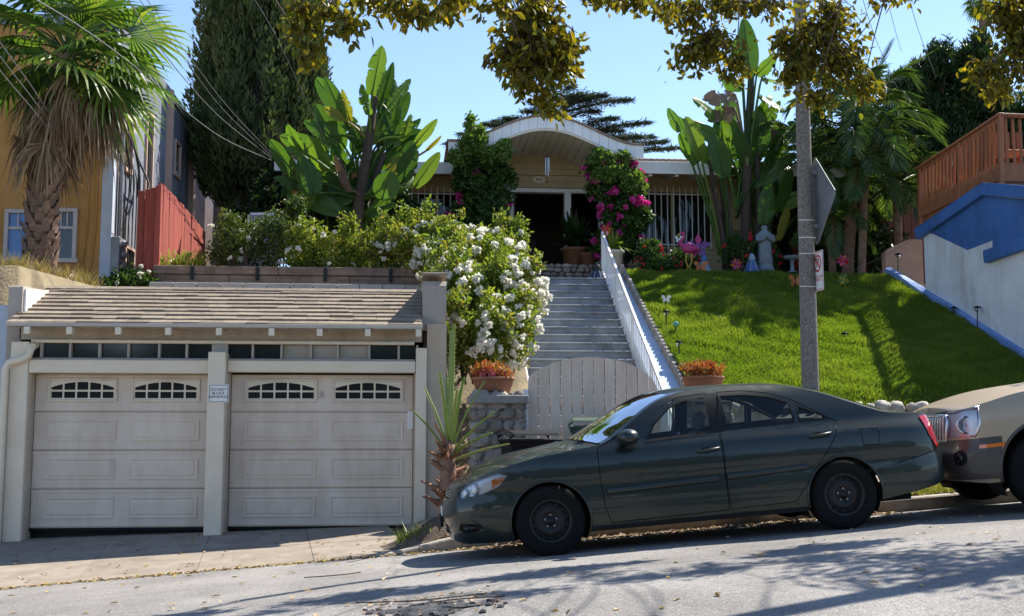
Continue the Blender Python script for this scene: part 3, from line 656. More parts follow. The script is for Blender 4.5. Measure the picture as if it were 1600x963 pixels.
# ================================================================== the house
HY = 27.3
M_siding = mat('cream_siding', (.42, .335, .19), (.48, .385, .22), scale=3, rough=.65, bump=.06, bscale=20, rnd=.03)
M_htrim = mat('house_white', (.70, .71, .72), (.78, .79, .80), scale=3, rough=.5, bump=.05, rnd=.04)
M_roof = mat('house_roof', (.22, .15, .11), (.36, .26, .20), scale=9, rough=.95, bump=.6, bscale=60)
M_ceil = mat('porch_ceiling', (.60, .56, .46), (.66, .62, .52), scale=3, rough=.6, rnd=.04)
ho = thing('bungalow', (3.1, HY, 4.8), 'cream clapboard bungalow with a white eyebrow arched porch roof', 'house')
def boards(x0, x1, z0, z1, y=HY, top=None):
    z = z0
    while z < z1 - .01:
        zz = min(z + .15, z1); hw = None
        a, b = x0, x1
        if top:
            hw = top(zz)
            if hw is None: break
            a, b = max(x0, hw[0]), min(x1, hw[1])
        if b - a > .03: part(MB().prism([(y - .035, z), (y - .012, zz), (y + .03, zz), (y + .03, z)], lambda p, q: (a, p, q), lambda p, q: (b, p, q)), 'clapboard', M_siding, ho)
        z += .15
DX0, DX1, DZ = 2.42, 3.66, 7.30
boards(-2.7, -.2, 4.8, 7.6); boards(-.2, 1.35, 4.8, 5.9); boards(-.2, 1.35, 7.36, 7.7); boards(1.35, DX0 - .12, 4.8, 7.73); boards(DX0 - .12, 4.75, DZ + .12, 7.73); boards(4.75, 5.3, 4.8, 7.73)
boards(5.3, 7.35, 4.8, 5.95); boards(5.3, 7.35, 7.42, 7.8); boards(7.35, 10.2, 4.8, 7.8)
part(MB().box(-2.7, 2.3, HY + .05, HY + .2, 4.5, 5.9).box(3.9, 10.2, HY + .05, HY + .2, 4.5, 5.9), 'wall', M_siding, ho, kind='stuff')
part(MB().box(-2.72, -2.6, HY, 36, 4.6, 7.6), 'side_wall', M_siding, ho)
part(MB().box(-2.78, -2.62, HY - .05, HY + .05, 4.6, 7.5, .006), 'corner_board', M_htrim, ho)
part(MB().box(10.1, 10.2, HY, 36, 4.6, 7.6), 'side_wall', M_siding, ho)
# windows with security bars
M_curtain = mat('dim_curtain', (.08, .075, .07), (.16, .15, .14), scale=5, rough=.9, stretch=(5, 1, .5))
def barred(x0, x1, z0, z1):
    wn = part(MB().box(x0, x1, HY + .1, HY + .12, z0, z1), 'window', M_curtain, ho)
    part(MB().box(x0, x1, HY + .03, HY + .04, z0, z1), 'pane', glass('house_glass', (.6, .62, .6)), wn)
    for (a, b, c, d) in ((x0 - .08, x1 + .08, z1, z1 + .09), (x0 - .08, x1 + .08, z0 - .08, z0), (x0 - .08, x0, z0, z1), (x1, x1 + .08, z0, z1), ((x0 + x1) / 2 - .04, (x0 + x1) / 2 + .04, z0, z1)): part(MB().box(a, b, HY - .04, HY + .06, c, d, .005), 'frame', M_siding, wn)
    q = x0 + .03
    while q < x1 + .02: part(MB().box(q - .011, q + .011, HY - .15, HY - .128, z0 - .06, z1 + .12), 'bar', M_htrim, wn); q += .152
    for z in (z0 + .02, z1 - .08): part(MB().box(x0 - .02, x1 + .02, HY - .128, HY - .11, z, z + .03), 'bar', M_htrim, wn)
barred(-.2, 1.35, 5.95, 7.27); barred(5.38, 7.27, 6.02, 7.36)
# doorway, dim hall behind it
hall = MB()
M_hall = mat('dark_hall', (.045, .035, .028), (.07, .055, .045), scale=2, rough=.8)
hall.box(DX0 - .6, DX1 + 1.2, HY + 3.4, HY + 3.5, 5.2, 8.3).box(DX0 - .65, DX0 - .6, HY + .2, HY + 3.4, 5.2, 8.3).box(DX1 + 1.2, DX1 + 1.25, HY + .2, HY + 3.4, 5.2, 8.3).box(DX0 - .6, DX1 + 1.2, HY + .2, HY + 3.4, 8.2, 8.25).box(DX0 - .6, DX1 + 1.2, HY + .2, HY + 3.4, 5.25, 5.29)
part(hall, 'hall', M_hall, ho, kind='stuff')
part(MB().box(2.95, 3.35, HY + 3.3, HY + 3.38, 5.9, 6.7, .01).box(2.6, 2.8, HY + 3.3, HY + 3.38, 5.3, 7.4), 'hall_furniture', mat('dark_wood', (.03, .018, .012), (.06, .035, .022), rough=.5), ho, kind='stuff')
for (a, b, z0, z1) in ((DX0 - .14, DX0, 5.25, DZ), (DX1, DX1 + .16, 5.25, DZ), (DX0 - .14, 4.62, DZ, DZ + .10), (4.50, 4.62, 5.25, DZ)): part(MB().box(a, b, HY - .06, HY + .16, z0, z1, .006), 'door_frame', M_htrim, ho)
part(MB().box(DX1 + .16, 4.5, HY + .05, HY + .07, 5.3, DZ), 'sidelight', glass('house_glass'), ho)
part(MB().bar((DX0 + .03, HY + .16, 6.28), (DX0 + .06, HY + 1.2, 6.28), .05, 1.98), 'door', mat('door_brown', (.09, .05, .03), (.14, .08, .05), scale=4, rough=.5), ho)
# porch slab with its rough stone riser
po = struct(MB().box(.6, 5.4, 25.5, HY + .2, 4.4, 5.27), 'porch', M_curb)
M_flag = mat('flagstone', (.22, .14, .11), (.42, .33, .26), scale=9, rough=.8, bump=.5, rnd=.3)
fs = [MB().blob((0, 0, 0), .5, .5, .5, .2, k + 90, 1).data('flagstone') for k in range(5)]
for m_ in fs: m_.materials.append(M_flag)
for (z, yy) in ((4.84, 25.32), (4.94, 25.32), (5.05, 25.45), (5.15, 25.45), (5.24, 25.47)):
    x = 1.7
    while x < 4.7: s = random.uniform(.12, .24); piece(random.choice(fs), 'flagstone', po, (x + s / 2, yy, z), (random.uniform(-.2, .2), 0, 0), (s * 1.02, .18, .115)); x += s
# roofs and eaves
def slab(x0, x1, y0, z0, y1, z1, t, m, name): part(MB().prism([(y0, z0), (y1, z1), (y1, z1 - t), (y0, z0 - t)], lambda p, q: (x0, p, q), lambda p, q: (x1, p, q)), name, m, ho)
EVY = 25.9
slab(-3.1, .9, EVY, 7.66, 31.5, 9.0, .10, M_roof, 'roof'); slab(5.1, 10.6, EVY, 7.78, 31.5, 9.0, .10, M_roof, 'roof'); slab(.9, 5.1, 28.6, 8.42, 31.5, 9.02, .1, M_roof, 'roof')
slab(-3.1, 10.6, 31.5, 8.98, 37, 7.6, .1, M_roof, 'roof')
part(MB().box(-3.12, .9, EVY - .04, EVY, 7.40, 7.67, .006), 'fascia', M_htrim, ho); part(MB().box(5.1, 10.6, EVY - .04, EVY, 7.50, 7.79, .006), 'fascia', M_htrim, ho)
for (x0, x1, z) in ((-3.0, .8, 7.48), (5.2, 10.4, 7.58)):
    part(MB().prism([(EVY + .01, z), (HY + .05, z + .28), (HY + .05, z + .25), (EVY + .01, z - .03)], lambda p, q: (x0, p, q), lambda p, q: (x1, p, q)), 'soffit', M_ceil, ho)
    x = x0 + .3
    while x < x1: part(MB().prism([(EVY + .02, z - .03), (HY + .02, z + .22), (HY + .02, z + .1), (EVY + .02, z - .13)], lambda p, q: (x - .04, p, q), lambda p, q: (x + .04, p, q)), 'rafter_tail', M_ceil, ho); x += .62
# round tiles and small lattice over the right eave
for i in range(9): part(MB().tube([(5.25 + i * .14, EVY + .05, 7.83), (5.25 + i * .14, EVY + .9, 8.03)], .05, 8), 'roof_tile', M_roof, ho)
# eyebrow arch
AX0, AX1, AY = .77, 5.15, 25.0
def zarch(x):
    t = (x - AX0) / (AX1 - AX0); t = min(1, max(0, t)); s = .5 - .5 * math.cos(2 * math.pi * min(1, max(0, (t - .04) / .92))); return 7.66 + .62 * s ** .85
nseg = 22
for i in range(nseg):
    a = AX0 + (AX1 - AX0) * i / nseg; b = AX0 + (AX1 - AX0) * (i + 1) / nseg; q = [(a + .003, zarch(a)), (b - .003, zarch(b)), (b - .003, zarch(b) + .27), (a + .003, zarch(a) + .27)]
    part(MB().prism(q, lambda p, r: (p, AY - .03, r), lambda p, r: (p, AY + .02, r)), 'fascia_board', M_htrim, ho)
nn = 44; xs_ = [AX0 - .03 + (AX1 - AX0 + .06) * i / nn for i in range(nn + 1)]
top = MB(); top.grid([[(x, y, zarch(x) + .275 + (y - AY) * .05) for x in xs_] for y in (AY - .07, 26, 28.6)]); top.grid([[(x, y, zarch(x) + .315 + (y - AY) * .05) for x in xs_] for y in (AY - .07, 26, 28.6)]); top.grid([[(x, AY - .07, zarch(x) + h) for x in xs_] for h in (.275, .315)], False); part(top, 'porch_roof', M_roof, ho)
tm = MB(); tm.grid([[(x, AY - .01 + dy, zarch(x) - .05 + dz) for x in xs_[2:-2]] for dy, dz in ((.06, .06), (0, .06), (0, 0), (.06, 0))], False); part(tm, 'arch_trim', M_ceil, ho)
def zc2(x): t = (x - 2.96) / 1.72; return 7.66 + .66 * math.sqrt(max(0, 1 - t * t)) * (1 if abs(t) < 1 else 0)
for i in range(24):
    a = AX0 + .1 + (AX1 - AX0 - .2) * i / 24; b = AX0 + .1 + (AX1 - AX0 - .2) * (i + 1) / 24
    part(MB().add([(a + .006, AY + .02, zarch(a) - .01), (b - .006, AY + .02, zarch(b) - .01), (b - .006, HY, zarch(b) - .03), (a + .006, HY, zarch(a) - .03)], [(0, 1, 2, 3)]), 'ceiling_board', M_ceil, ho)
part(MB().box(.9, 1.0, AY + .1, HY, 7.5, 7.66).box(4.95, 5.05, AY + .1, HY, 7.5, 7.66), 'porch_beam', M_ceil, ho, kind='stuff')
for x in (1.58, 4.66): part(MB().box(x - .06, x + .06, 25.6, 25.72, 5.2, 7.66, .006), 'porch_post', M_htrim, ho)
def _arch_range(z):
    q = [AX0 + (AX1 - AX0) * i / 200 for i in range(201)]; q = [x for x in q if zarch(x) - .0 > z - .12]
    return (q[0], q[-1]) if q else None
boards(AX0, AX1, 7.73, 8.33, HY, _arch_range)
_q = [AX0 + .05 + (AX1 - AX0 - .1) * i / 30 for i in range(31)]
part(MB().prism([(_q[0], 7.55)] + [(_q[-1], 7.55)] + [(x, zarch(x) + .15) for x in _q[::-1]], lambda p, r: (p, HY + .035, r), lambda p, r: (p, HY + .06, r)), 'gable_wall', M_siding, ho)
# number plaque and wind chime
nb = thing('number_plaque', (3.04, HY - .06, 7.6), 'small oval white house number plaque reading 850 above the door', 'plaque'); p = W(842, 281, HY - .06)
el = [(p.x + .145 * math.cos(t), p.z + .078 * math.sin(t)) for t in [2 * math.pi * k / 24 for k in range(24)]]; part(MB().prism(el, lambda a, b: (a, HY - .065, b), lambda a, b: (a, HY - .03, b)), 'plate', M_cream, nb)
part(text_mb('850', .10, .002, face_M((p.x, HY - .068, p.z))), 'digits', M_ink, nb)
p = W(855, 262, 25.5); wc = thing('wind_chime', (p.x, 25.5, p.z - .5), 'wind chime of long silver tubes hanging in the porch arch', 'wind chime')
M_alu = mat('aluminium', (.6, .62, .65), rough=.3, metal=.9)
for k in range(5): t_ = 2 * math.pi * k / 5; part(MB().tube([(p.x + .045 * math.cos(t_), 25.5 + .045 * math.sin(t_), p.z - .10 - .03 * k), (p.x + .045 * math.cos(t_), 25.5 + .045 * math.sin(t_), p.z + .22)], .011, 6), 'chime_tube', M_alu, wc)
part(MB().lathe([(0, 0), (.06, 0), (.06, .02), (0, .03)], (p.x, 25.5, p.z + .24), 12), 'top_disc', M_rust, wc); part(MB().tube([(p.x, 25.5, p.z + .25), (p.x, 25.5, zarch(p.x) - .02)], .005, 4), 'cord', M_ink, wc); part(MB().tube([(p.x, 25.5, p.z + .24), (p.x, 25.5, p.z - .3)], .004, 4), 'cord', M_ink, wc); part(MB().lathe([(0, -.05), (.03, -.03), (.03, .03), (0, .05)], (p.x, 25.5, p.z - .32), 8), 'clapper', M_rust, wc)
# ================================================================== cars: bodies cut from one skin along their real seams
import bmesh
M_tyre = mat('tyre_rubber', (.006, .006, .006), (.011, .0105, .01), scale=20, rough=.9, bump=.2, spec=.2)
M_steel = mat('painted_steel_wheel', (.009, .009, .009), (.016, .016, .016), scale=12, rough=.5, metal=.3)
M_lug = mat('lug_steel', (.25, .24, .23), rough=.45, metal=.8)
M_well = mat('wheel_well', (.008, .008, .008), rough=.95)
M_chrome = mat('chrome', (.7, .7, .7), rough=.25, metal=1)
M_seat = mat('grey_fabric', (.10, .10, .10), (.16, .16, .155), scale=30, rough=.95)
M_lens = glass('clear_lens', (.85, .87, .9), 1.5, .02)
M_refl = mat('lamp_reflector', (.68, .70, .73), rough=.3, metal=.35)
M_frameglass = mat('dark_bulb', (.05, .05, .06), rough=.1)
M_redlens = mat('red_lens', (.40, .010, .010), (.48, .016, .012), scale=8, rough=.12, coat=1)
M_amber = mat('amber_lens', (.75, .16, .02), (.8, .22, .03), scale=12, rough=.15, coat=1)
def interp(T, q):
    if q <= T[0][0]: return T[0][1]
    for (a, va), (b, vb) in zip(T, T[1:]):
        if q <= b:
            u = (q - a) / (b - a); return va + (vb - va) * u
    return T[-1][1]
def smooth_table(T, n=90):
    P = spline([(a, b, 0) for a, b in T], n); return [(p.x, p.y) for p in P]
class Skin:
    "half plan curve + height profile; (s, z) -> point on the car's side, y < 0 is the kerbside-away (near) flank"
    def __init__(k, plan, inset, fin, rin, ztop, zbot, xf, xr):
        P = spline([(a, b, 0) for a, b in plan], 400); k.P = P; d = [0]
        for a, b in zip(P, P[1:]): d.append(d[-1] + (b - a).length)
        k.d = np.array(d); k.X = np.array([p.x for p in P]); k.Y = np.array([p.y for p in P]); k.L = d[-1]
        k.inset = smooth_table(inset); k.fin = smooth_table(fin); k.rin = smooth_table(rin); k.zt = smooth_table(ztop, 160); k.zb = zbot; k.xf = xf; k.xr = xr
    def xy(k, s): return float(np.interp(s, k.d, k.X)), float(np.interp(s, k.d, k.Y))
    def ev(k, s, z, off=0):
        x, y = k.xy(s); e = .02; x1, y1 = k.xy(min(k.L, s + e)); x0, y0 = k.xy(max(0, s - e)); t = Vector((x1 - x0, y1 - y0, 0)).normalized(); n = Vector((-t.y, t.x, 0))
        i = interp(k.inset, z) - off
        wf = min(1, max(0, (k.xf + .75 - x) / .75)) ** 1.3; wr = min(1, max(0, (x - (k.xr - .75)) / .75)) ** 1.3
        side_w = min(1, y / .5)
        return Vector((x - n.x * i * .35 + wf * interp(k.fin, z) - wr * interp(k.rin, z), max(0, y - n.y * i * (1 if y > .3 else y / .3)), z))
    def s_at(k, x, z):
        a, b = 0, k.L
        for _ in range(26):
            m = (a + b) / 2
            if k.ev(m, z).x < x: a = m
            else: b = m
        return a
    def ztop(k, s): return interp(k.zt, k.xy(s)[0])
def inset_poly(pts, d):
    n = len(pts); out = []
    ar = sum(pts[i][0] * pts[(i + 1) % n][1] - pts[(i + 1) % n][0] * pts[i][1] for i in range(n))
    if ar < 0: pts = pts[::-1]
    L = []
    for i in range(n):
        a = Vector(pts[i]); b = Vector(pts[(i + 1) % n]); t = (b - a).normalized(); nn = Vector((-t.y, t.x)); L.append((a + nn * d, t))
    for i in range(n):
        p, t = L[i - 1]; q, r = L[i]; den = t.x * r.y - t.y * r.x
        if abs(den) < 1e-5: out.append(tuple(q)); continue
        u = ((q.x - p.x) * r.y - (q.y - p.y) * r.x) / den; out.append(tuple(p + t * u))
    return out
def hull(pts):
    pts = sorted(set(pts)); 
    def half(ps):
        h = []
        for p in ps:
            while len(h) > 1 and (h[-1][0] - h[-2][0]) * (p[1] - h[-2][1]) - (h[-1][1] - h[-2][1]) * (p[0] - h[-2][0]) <= 0: h.pop()
            h.append(p)
        return h
    a = half(pts); b = half(pts[::-1]); return a[:-1] + b[:-1]
def cut_skin(k, polys, ns=150, nz=26):
    "flat (s, z) sheet, cut by convex seam polygons; returns {label: ([verts], [faces])}"
    bm = bmesh.new(); rows = []
    for i in range(ns + 1):
        s = k.L * i / ns; zt, zb = k.ztop(s), k.zb(k.xy(s)[0]); rows.append([bm.verts.new((s, zb + (zt - zb) * j / nz, 0)) for j in range(nz + 1)])
    for i in range(ns):
        for j in range(nz): bm.faces.new((rows[i][j], rows[i + 1][j], rows[i + 1][j + 1], rows[i][j + 1]))
    lay = bm.faces.layers.int.new('lab'); names = ['body']
    for name, pts, raw in polys:
        names.append(name); li = len(names) - 1
        q = hull([(round(x if raw else k.s_at(x, z), 5), round(z, 5)) for x, z in pts]); n = len(q)
        mnx, mxx = min(p[0] for p in q), max(p[0] for p in q); mny, mxy = min(p[1] for p in q), max(p[1] for p in q)
        cand = [f for f in bm.faces if max(v.co.x for v in f.verts) > mnx and min(v.co.x for v in f.verts) < mxx and max(v.co.y for v in f.verts) > mny and min(v.co.y for v in f.verts) < mxy]
        for i in range(n):
            a = Vector((*q[i], 0)); b = Vector((*q[(i + 1) % n], 0)); t = b - a; no = Vector((t.y, -t.x, 0))
            if no.length < 1e-7 or not cand: continue
            no.normalize(); geo = set(cand)
            for f in cand: geo.update(f.edges); geo.update(f.verts)
            r = bmesh.ops.bisect_plane(bm, geom=list(geo), plane_co=a, plane_no=no, dist=1e-6)
            fs = {g for g in r['geom'] if isinstance(g, bmesh.types.BMFace)}
            cand = [f for f in fs if f.is_valid and (f.calc_center_median() - a).dot(no) < 0]
        for f in cand:
            if f[lay] == 0: f[lay] = li
    out = {}
    for f in bm.faces:
        d = out.setdefault(names[f[lay]], ({}, [])); ids = []
        for v in f.verts:
            if v.index not in d[0] or v.index < 0: pass
            key = (round(v.co.x, 6), round(v.co.y, 6)); ids.append(d[0].setdefault(key, len(d[0])))
        d[1].append(tuple(ids))
    bm.free(); return {n: ([p for p in d[0]], d[1]) for n, d in out.items()}
def lay_on(k, piece_, mb, sgn, off=0):
    vs, fs = piece_; P = []
    for s, z in vs: p = k.ev(s, z, off); P.append((p.x, sgn * p.y, p.z))
    return mb.add(P, fs if sgn < 0 else [f[::-1] for f in fs], True)
def circ(cx, cz, r, n=28): return [(cx + r * math.cos(2 * math.pi * i / n), cz + r * math.sin(2 * math.pi * i / n)) for i in range(n)]
def ring_of(name, pts, d=.007): return [(name, inset_poly(pts, d), False), ('seam', pts, False)]
def wheel(t, x, y, r, wd, rr, out, m_rim=None, holes=14):
    "tyre, steel rim with vent holes and nuts; 'out' is the outer side (-1 near, +1 far)"
    mb = MB(); h = wd / 2; mb.lathe([(rr, -h * .8), (rr + .02, -h), (r - .045, -h), (r - .012, -h * .86), (r, -h * .6), (r, h * .6), (r - .012, h * .86), (r - .045, h), (rr + .02, h), (rr, h * .8), (rr, -h * .8)], (x, y, r), 40, 'y')
    wh = part(mb, 'wheel', M_tyre, t, local=True)
    o = out; f = y + o * h * .72; ri = MB(); ri.lathe([(rr + .004, f + o * .012 - y), (rr - .014, f + o * .016 - y), (rr - .022, f - o * .03 - y), (rr * .83, f - o * .045 - y), (rr * .70, f - o * .018 - y), (rr * .45, f - o * .01 - y), (rr * .36, f - o * .03 - y), (rr * .2, f - o * .03 - y), (rr * .16, f - o * .005 - y), (0, f - y)], (x, y, r), 40, 'y')
    part(ri, 'rim', m_rim or M_steel, wh, local=True)
    ho_ = MB(); 
    for i in range(holes):
        a = 2 * math.pi * i / holes; c = Vector((x + rr * .77 * math.cos(a), f - o * .026, r + rr * .77 * math.sin(a)))
        ho_.add([c + Vector((.016 * math.cos(b), 0, .016 * math.sin(b))) for b in [2 * math.pi * j / 8 for j in range(8)]], [tuple(range(8))])
    part(ho_, 'vent_hole', M_well, wh, kind='stuff', local=True)
    for i in range(5):
        a = 2 * math.pi * i / 5 + .3; part(MB().lathe([(.011, -.005), (.011, .012), (.0, .015)] if o > 0 else [(.011, .005), (.011, -.012), (0, -.015)], (x + rr * .29 * math.cos(a), f - o * .028, r + rr * .29 * math.sin(a)), 6, 'y', False), 'lug_nut', M_lug, wh, local=True)
    return wh
def headrest_seat(t, x, y, m):
    mb = MB(); M = Matrix.Translation((x, y, .30)); mb.box(-.27, .24, -.25, .25, .0, .17, .06, M); M2 = Matrix.Translation((x + .22, y, .42)) @ Matrix.Rotation(R(18), 4, 'Y'); mb.box(-.06, .08, -.25, .25, 0, .60, .06, M2); part(mb, 'car_seat', m, t, local=True, kind=None)
    part(MB().box(-.04, .05, -.13, .13, .62, .80, .04, M2), 'headrest', m, t, local=True)
# ------------------------------------------------------------------ dark green sedan
TILT = math.atan(.0818)
P0 = (1.289, 11.3, .455)
car = thing('parked_car', P0, 'dark green four door sedan parked on the slope behind the spiny palm', 'car', None, (0, -TILT, 0))
ORG[car.name] = Vector((0, 0, 0))
M_paint = mat('dark_green_paint', (.008, .016, .0125), (.011, .020, .016), scale=3, rough=.36, metal=.3, coat=.55, bump=.01, bscale=400)
M_trimb = mat('black_trim', (.01, .01, .01), (.016, .016, .016), scale=20, rough=.6, spec=.2)
M_cglass = glass('car_glass', (.62, .68, .66), 1.5)
plan = [(-.955, 0), (-.95, .2), (-.925, .42), (-.865, .62), (-.74, .745), (-.5, .825), (-.2, .865), (.3, .888), (.9, .9), (1.7, .9), (2.4, .895), (2.9, .885), (3.3, .866), (3.58, .832), (3.72, .775), (3.81, .67), (3.855, .5), (3.88, .25), (3.885, 0)]
sk = Skin(plan, [(.10, .09), (.16, .05), (.24, .02), (.35, .004), (.5, .002), (.62, .012), (.70, .006), (.80, .012), (.88, .03), (.95, .07), (1.0, .10), (1.1, .145), (1.2, .195), (1.3, .25), (1.36, .295), (1.42, .36), (1.5, .45)],
    [(.1, .12), (.2, .05), (.32, .01), (.44, .0), (.52, .02), (.58, .05), (.66, .09), (.72, .13), (.8, .18), (1, .2)], [(.1, .2), (.25, .1), (.35, .02), (.5, 0), (.62, .01), (.68, .035), (.8, .06), (1.0, .09), (1.1, .11)],
    [(-.955, .665), (-.9, .68), (-.80, .715), (-.68, .765), (-.5, .815), (-.34, .850), (-.1, .893), (.2, .93), (.44, .957), (.60, 1.0), (.8, 1.125), (1.0, 1.258), (1.15, 1.335), (1.3, 1.378), (1.5, 1.402), (1.77, 1.41), (2.05, 1.398), (2.3, 1.372), (2.55, 1.318), (2.75, 1.25), (2.95, 1.165), (3.12, 1.095), (3.28, 1.045), (3.45, 1.025), (3.74, 1.005), (3.865, .985)],
    lambda x: interp([(-.96, .20), (-.85, .17), (-.4, .17), (.45, .20), (2.4, .205), (3.1, .25), (3.5, .30), (3.7, .34), (3.87, .40)], x), -.955, 3.865)
fw = [(.93, .955), (1.03, 1.115), (1.20, 1.255), (1.34, 1.318), (1.575, 1.345), (1.585, 1.1), (1.565, .985)]
rw = [(1.70, .998), (1.70, 1.345), (1.95, 1.335), (2.19, 1.292), (2.36, 1.222), (2.37, 1.05), (2.36, 1.015)]
qw = [(2.405, 1.018), (2.405, 1.195), (2.55, 1.115), (2.735, 1.025)]
polys = [('arch', circ(.005, .315, .365), False), ('arch', circ(2.745, .32, .36), False)]
polys += [('window', inset_poly(fw, .022), False), ('window_trim', fw, False), ('window', inset_poly(rw, .022), False), ('window_trim', rw, False), ('quarter_window', inset_poly(qw, .018), False), ('window_trim', qw, False)]
polys += [('pillar_trim', [(1.565, .985), (1.70, .99), (1.70, 1.345), (1.58, 1.345)], False)]
polys += [('headlight', [(-.345, .762), (-.45, .66), (-.60, .605), (-.80, .578), (-.80, .635), (-.735, .695), (-.60, .752), (-.45, .785)], False)]
sT = float(sk.d[np.argmin(abs(sk.Y - .46) + (sk.X < 3) * 9)])
polys += [('tail_light', [(sk.s_at(3.585, .985), .985), (sT, .992), (sT, .69), (sk.s_at(3.71, .685), .685), (sk.s_at(3.64, .80), .80)], True)]
polys += [('fog_recess', [(-.80, .36), (-.62, .345), (-.605, .315), (-.66, .28), (-.76, .27), (-.82, .30)], False)]
polys += [('grille', [(0, .575), (.40, .57), (.42, .64), (.0, .65)], True), ('lower_intake', [(0, .25), (.46, .25), (.46, .34), (0, .36)], True)]
fd = [(.475, .93), (.475, .70), (.50, .40), (.55, .262), (1.64, .28), (1.62, .63), (1.63, .99), (1.59, 1.36), (1.32, 1.345), (1.10, 1.24), (.90, 1.08), (.80, .965)]
rd1 = [(1.65, .285), (2.27, .30), (2.40, .46), (2.53, .64), (2.72, .87), (2.765, 1.0), (2.56, 1.13), (2.38, 1.24), (2.19, 1.315), (1.95, 1.358), (1.70, 1.362), (1.64, .99), (1.632, .63)]
polys += ring_of('front_door', fd) + ring_of('rear_door', rd1)
polys += [('seam', [(2.95, .91), (3.137, .90), (3.13, .75), (2.96, .755)], False)][:0]
polys += [('fuel_door', inset_poly([(2.955, .915), (3.135, .91), (3.13, .755), (2.965, .76)], .006), False), ('seam', [(2.955, .915), (3.135, .91), (3.13, .755), (2.965, .76)], False)]
polys += [('rocker', [(.44, .185), (2.42, .19), (2.40, .25), (.46, .24)], False)]
polys += [('seam', [(-.36, .592), (-.352, .592), (-.332, .545), (-.34, .545)], False), ('seam', [(3.05, .52), (3.06, .52), (3.72, .672), (3.72, .66)], False)]
pcs = cut_skin(sk, polys)
body = MB()
for sg_ in (-1, 1): lay_on(sk, pcs['body'], body, sg_)
# top surfaces between the two flanks
def crown(x): return interp([(-.95, .0), (-.8, .035), (-.3, .075), (.3, .055), (.6, .06), (1.3, .045), (1.8, .03), (2.4, .045), (3.0, .05), (3.3, .03), (3.87, .01)], x)
def bow(x): return interp([(-.95, 0), (-.9, .0), (.0, 0), (.42, -.20), (.6, -.21), (1.0, -.15), (1.3, -.10), (1.7, 0), (2.5, .05), (2.9, .14), (3.28, .16), (3.5, .05), (3.8, .0)], x)
def top_pt(s, t):
    p = sk.ev(s, sk.ztop(s)); y = p.y * t; q = 1 - t * t
    return Vector((p.x + bow(p.x) * q, y, p.z + crown(p.x) * q))
TX = {}
def top_patch(mb, xa, xb, ta=-1, tb=1, n=24, m=16, lift=0):
    sa_, sb_ = sk.s_at(xa, interp(sk.zt, xa)), sk.s_at(xb, interp(sk.zt, xb))
    mb.grid([[top_pt(sa_ + (sb_ - sa_) * i / n, ta + (tb - ta) * j / m) + Vector((0, 0, lift)) for j in range(m + 1)] for i in range(n + 1)]); return mb
wsA, wsB, rwA, rwB = .53, 1.25, 2.52, 3.24
top_patch(body, wsB, rwA); top_patch(body, wsA, wsB, -1, -.93, m=2); top_patch(body, wsA, wsB, .93, 1, m=2); top_patch(body, rwA, rwB, -1, -.86, m=3); top_patch(body, rwA, rwB, .86, 1, m=3); top_patch(body, rwB, 3.32, n=4)
bd_ = part(body, 'body', M_paint, car, local=True)
part(top_patch(MB(), -.80, .43, -.965, .965, 34), 'bonnet', M_paint, car, local=True)
mb = MB(); top_patch(mb, -.80, .43, -1, -.972, 34, 1); top_patch(mb, -.80, .43, .972, 1, 34, 1); part(mb, 'fender_top', M_paint, car, kind='stuff', local=True)
part(top_patch(MB(), .43, wsA, -1, 1, 6, lift=-.012), 'cowl', M_trimb, car, local=True)
part(top_patch(MB(), 3.325, 3.80, -.975, .975, 16), 'boot_lid', M_paint, car, local=True)
mb = MB(); top_patch(mb, 3.32, 3.80, -1, -.98, 16, 1); top_patch(mb, 3.32, 3.80, .98, 1, 16, 1); part(mb, 'rear_deck_edge', M_paint, car, kind='stuff', local=True)
mb = MB(); s1 = sk.s_at(-.80, .7); mb.grid([[top_pt(.01 + (s1 - .01) * i / 10, -1 + j / 6) for j in range(13)] for i in range(11)]); part(mb, 'bonnet_lip', M_paint, car, local=True)
mb = MB(); s1 = sk.s_at(3.79, 1.0); mb.grid([[top_pt(s1 + (sk.L - .01 - s1) * i / 10, -1 + j / 6) for j in range(13)] for i in range(11)]); part(mb, 'boot_lip', M_paint, car, local=True)
part(top_patch(MB(), wsA, wsB, -.93, .93), 'windscreen', M_cglass, car, local=True); part(top_patch(MB(), rwA, rwB, -.86, .86), 'rear_window', M_cglass, car, local=True)
